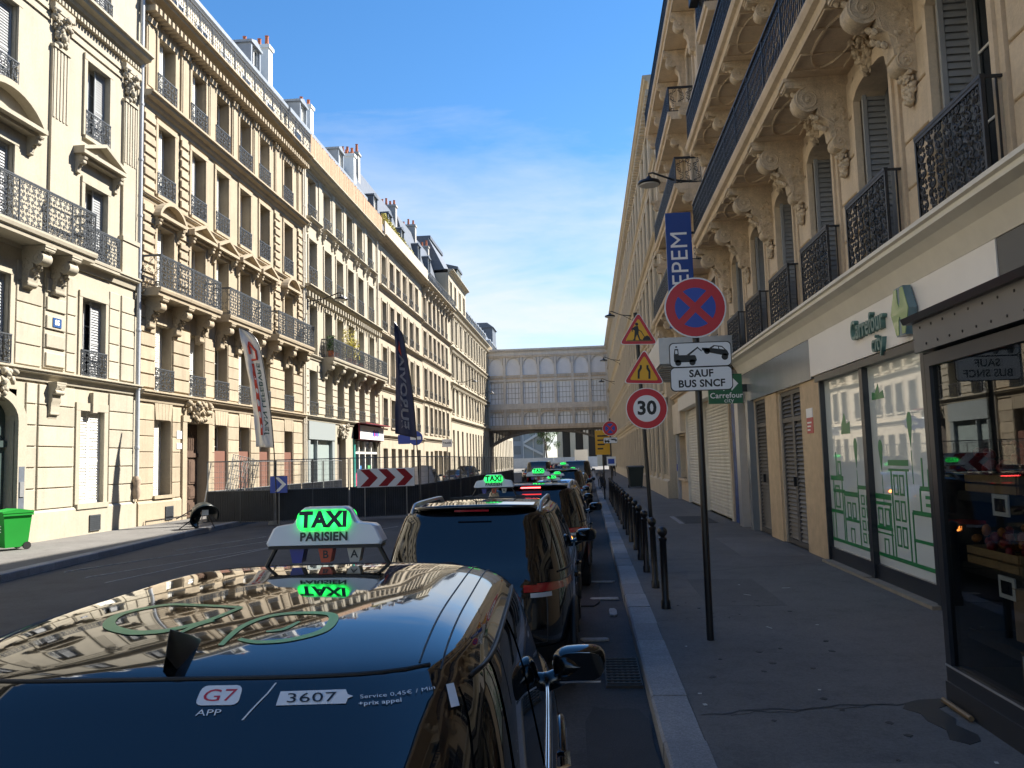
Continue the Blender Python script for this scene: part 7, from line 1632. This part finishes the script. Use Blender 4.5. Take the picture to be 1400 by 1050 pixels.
    for x in (-1, 1):
        for y in (1.3, 6.9): ob('wheel', MB().lathe([(.45, -.14), (.45, .14)], (x*1.0, y, .45), 16, 'x').mesh('w', tyre_m), t)
cars()

# ---------------------------------------------------------------- far pedestrian and bicycles
def person(loc, rz, lab, top_c, leg_c):
    t = thing('person', lab, 'person', loc, rz)
    V = {'pel': (0, 0, .95), 'ch': (0, .02, 1.28), 'nk': (0, .02, 1.50), 'hd': (0, .04, 1.66), 'ls': (-.19, .02, 1.43), 'le': (-.25, -.03, 1.14), 'lh': (-.24, .06, .88), 'rs': (.19, .02, 1.43), 're': (.25, .02, 1.14), 'rh': (.24, .14, .90), 'lp': (-.10, 0, .90), 'lk': (-.11, .10, .50), 'lf': (-.11, .02, .07), 'lt': (-.12, .16, .04), 'rp': (.10, 0, .90), 'rk': (.11, -.02, .49), 'rf': (.11, -.18, .10), 'rt': (.12, -.04, .05)}
    R_ = {'pel': .15, 'ch': .16, 'nk': .06, 'hd': .105, 'ls': .07, 'le': .05, 'lh': .04, 'rs': .07, 're': .05, 'rh': .04, 'lp': .10, 'lk': .07, 'lf': .05, 'lt': .04, 'rp': .10, 'rk': .07, 'rf': .05, 'rt': .04}
    E_ = [('pel', 'ch'), ('ch', 'nk'), ('nk', 'hd'), ('ch', 'ls'), ('ls', 'le'), ('le', 'lh'), ('ch', 'rs'), ('rs', 're'), ('re', 'rh'), ('pel', 'lp'), ('lp', 'lk'), ('lk', 'lf'), ('lf', 'lt'), ('pel', 'rp'), ('rp', 'rk'), ('rk', 'rf'), ('rf', 'rt')]
    ks = list(V); me = bpy.data.meshes.new('person'); me.from_pydata([V[k] for k in ks], [(ks.index(a), ks.index(b)) for a, b in E_], [])
    m = bpy.data.materials.new('clothes '+lab); m.use_nodes = True; nt = m.node_tree; N = nt.nodes; L = nt.links; b = N['Principled BSDF']
    tc = N.new('ShaderNodeTexCoord'); sx = N.new('ShaderNodeSeparateXYZ'); rp = N.new('ShaderNodeValToRGB'); mr = N.new('ShaderNodeMath'); mr.operation = 'DIVIDE'; mr.inputs[1].default_value = 1.8
    L.new(tc.outputs['Object'], sx.inputs[0]); L.new(sx.outputs[2], mr.inputs[0]); L.new(mr.outputs[0], rp.inputs[0]); L.new(rp.outputs[0], b.inputs['Base Color'])
    rp.color_ramp.interpolation = 'CONSTANT'; e = rp.color_ramp.elements; e[0].color = (*leg_c, 1); e[1].position = .53; e[1].color = (*top_c, 1); x = e.new(.84); x.color = (.35, .2, .14, 1)
    me.materials.append(m); o = ob('body', me, t); md = o.modifiers.new('k', 'SKIN')
    for k, sv in zip(ks, me.skin_vertices[0].data): sv.radius = (R_[k], R_[k]*.85)
    me.skin_vertices[0].data[0].use_root = True; md2 = o.modifiers.new('s', 'SUBSURF'); md2.levels = md2.render_levels = 2
    ob('hair', MB().ell((0, .02, 1.70), (.105, .12, .10), 12, 8).mesh('hair', mat('dark hair', (.02, .015, .012), .6), True), t)
def bike(loc, rz, lab):
    t = thing('bicycle', lab, 'bicycle', loc, rz, 'bicycles by the kerb'); fr = mat('bike frame', (.03, .03, .035), .4)
    for y in (0, 1.05):
        w = ob('wheel', cached('bw', lambda: MB().tube([(0, .34*math.cos(a), .34*math.sin(a)) for a in [2*PI*k/24 for k in range(25)]], .02, 6).mesh('w', tyre_m)), t, (0, y, .35)); ob('spokes', cached('bsp', lambda: (lambda m: [m.tube([(0, 0, 0), (0, .33*math.cos(a), .33*math.sin(a))], .004, 3) for a in [2*PI*k/12 for k in range(12)]] and m)(MB()).mesh('s', chrome)), w)
    ob('frame', MB().tube([(0, 0, .35), (0, .45, .3), (0, .35, .85), (0, 0, .35)], .018, 6).tube([(0, .45, .3), (0, .9, .8), (0, .38, .75)], .018, 6).tube([(0, 1.05, .35), (0, .88, .95)], .018, 6).mesh('f', fr), t)
    ob('saddle', MB().ell((0, .33, .92), (.07, .14, .035), 8, 5).mesh('s', plastic), t); ob('handlebar', MB().tube([(-.28, .82, 1.0), (0, .9, .98), (.28, .82, 1.0)], .014, 6).mesh('h', fr), t); ob('basket', MB().box(-.16, .16, .95, 1.25, .78, 1.0).mesh('b', mat('pale basket', (.45, .4, .35), .8)), t)
person((2.6, 86, .13), 0, 'pedestrian in dark clothes walking away on the right pavement', (.02, .02, .025), (.015, .015, .02))
for k, (x, y, lab) in enumerate(((.95, 52, 'nearest bicycle standing by the kerb beyond the bollards'), (1.0, 55, 'second bicycle by the kerb, behind the nearest one'), (.95, 59, 'furthest bicycle by the kerb beyond the bollards'))): bike((x, y, .13), .25-.1*k, lab)
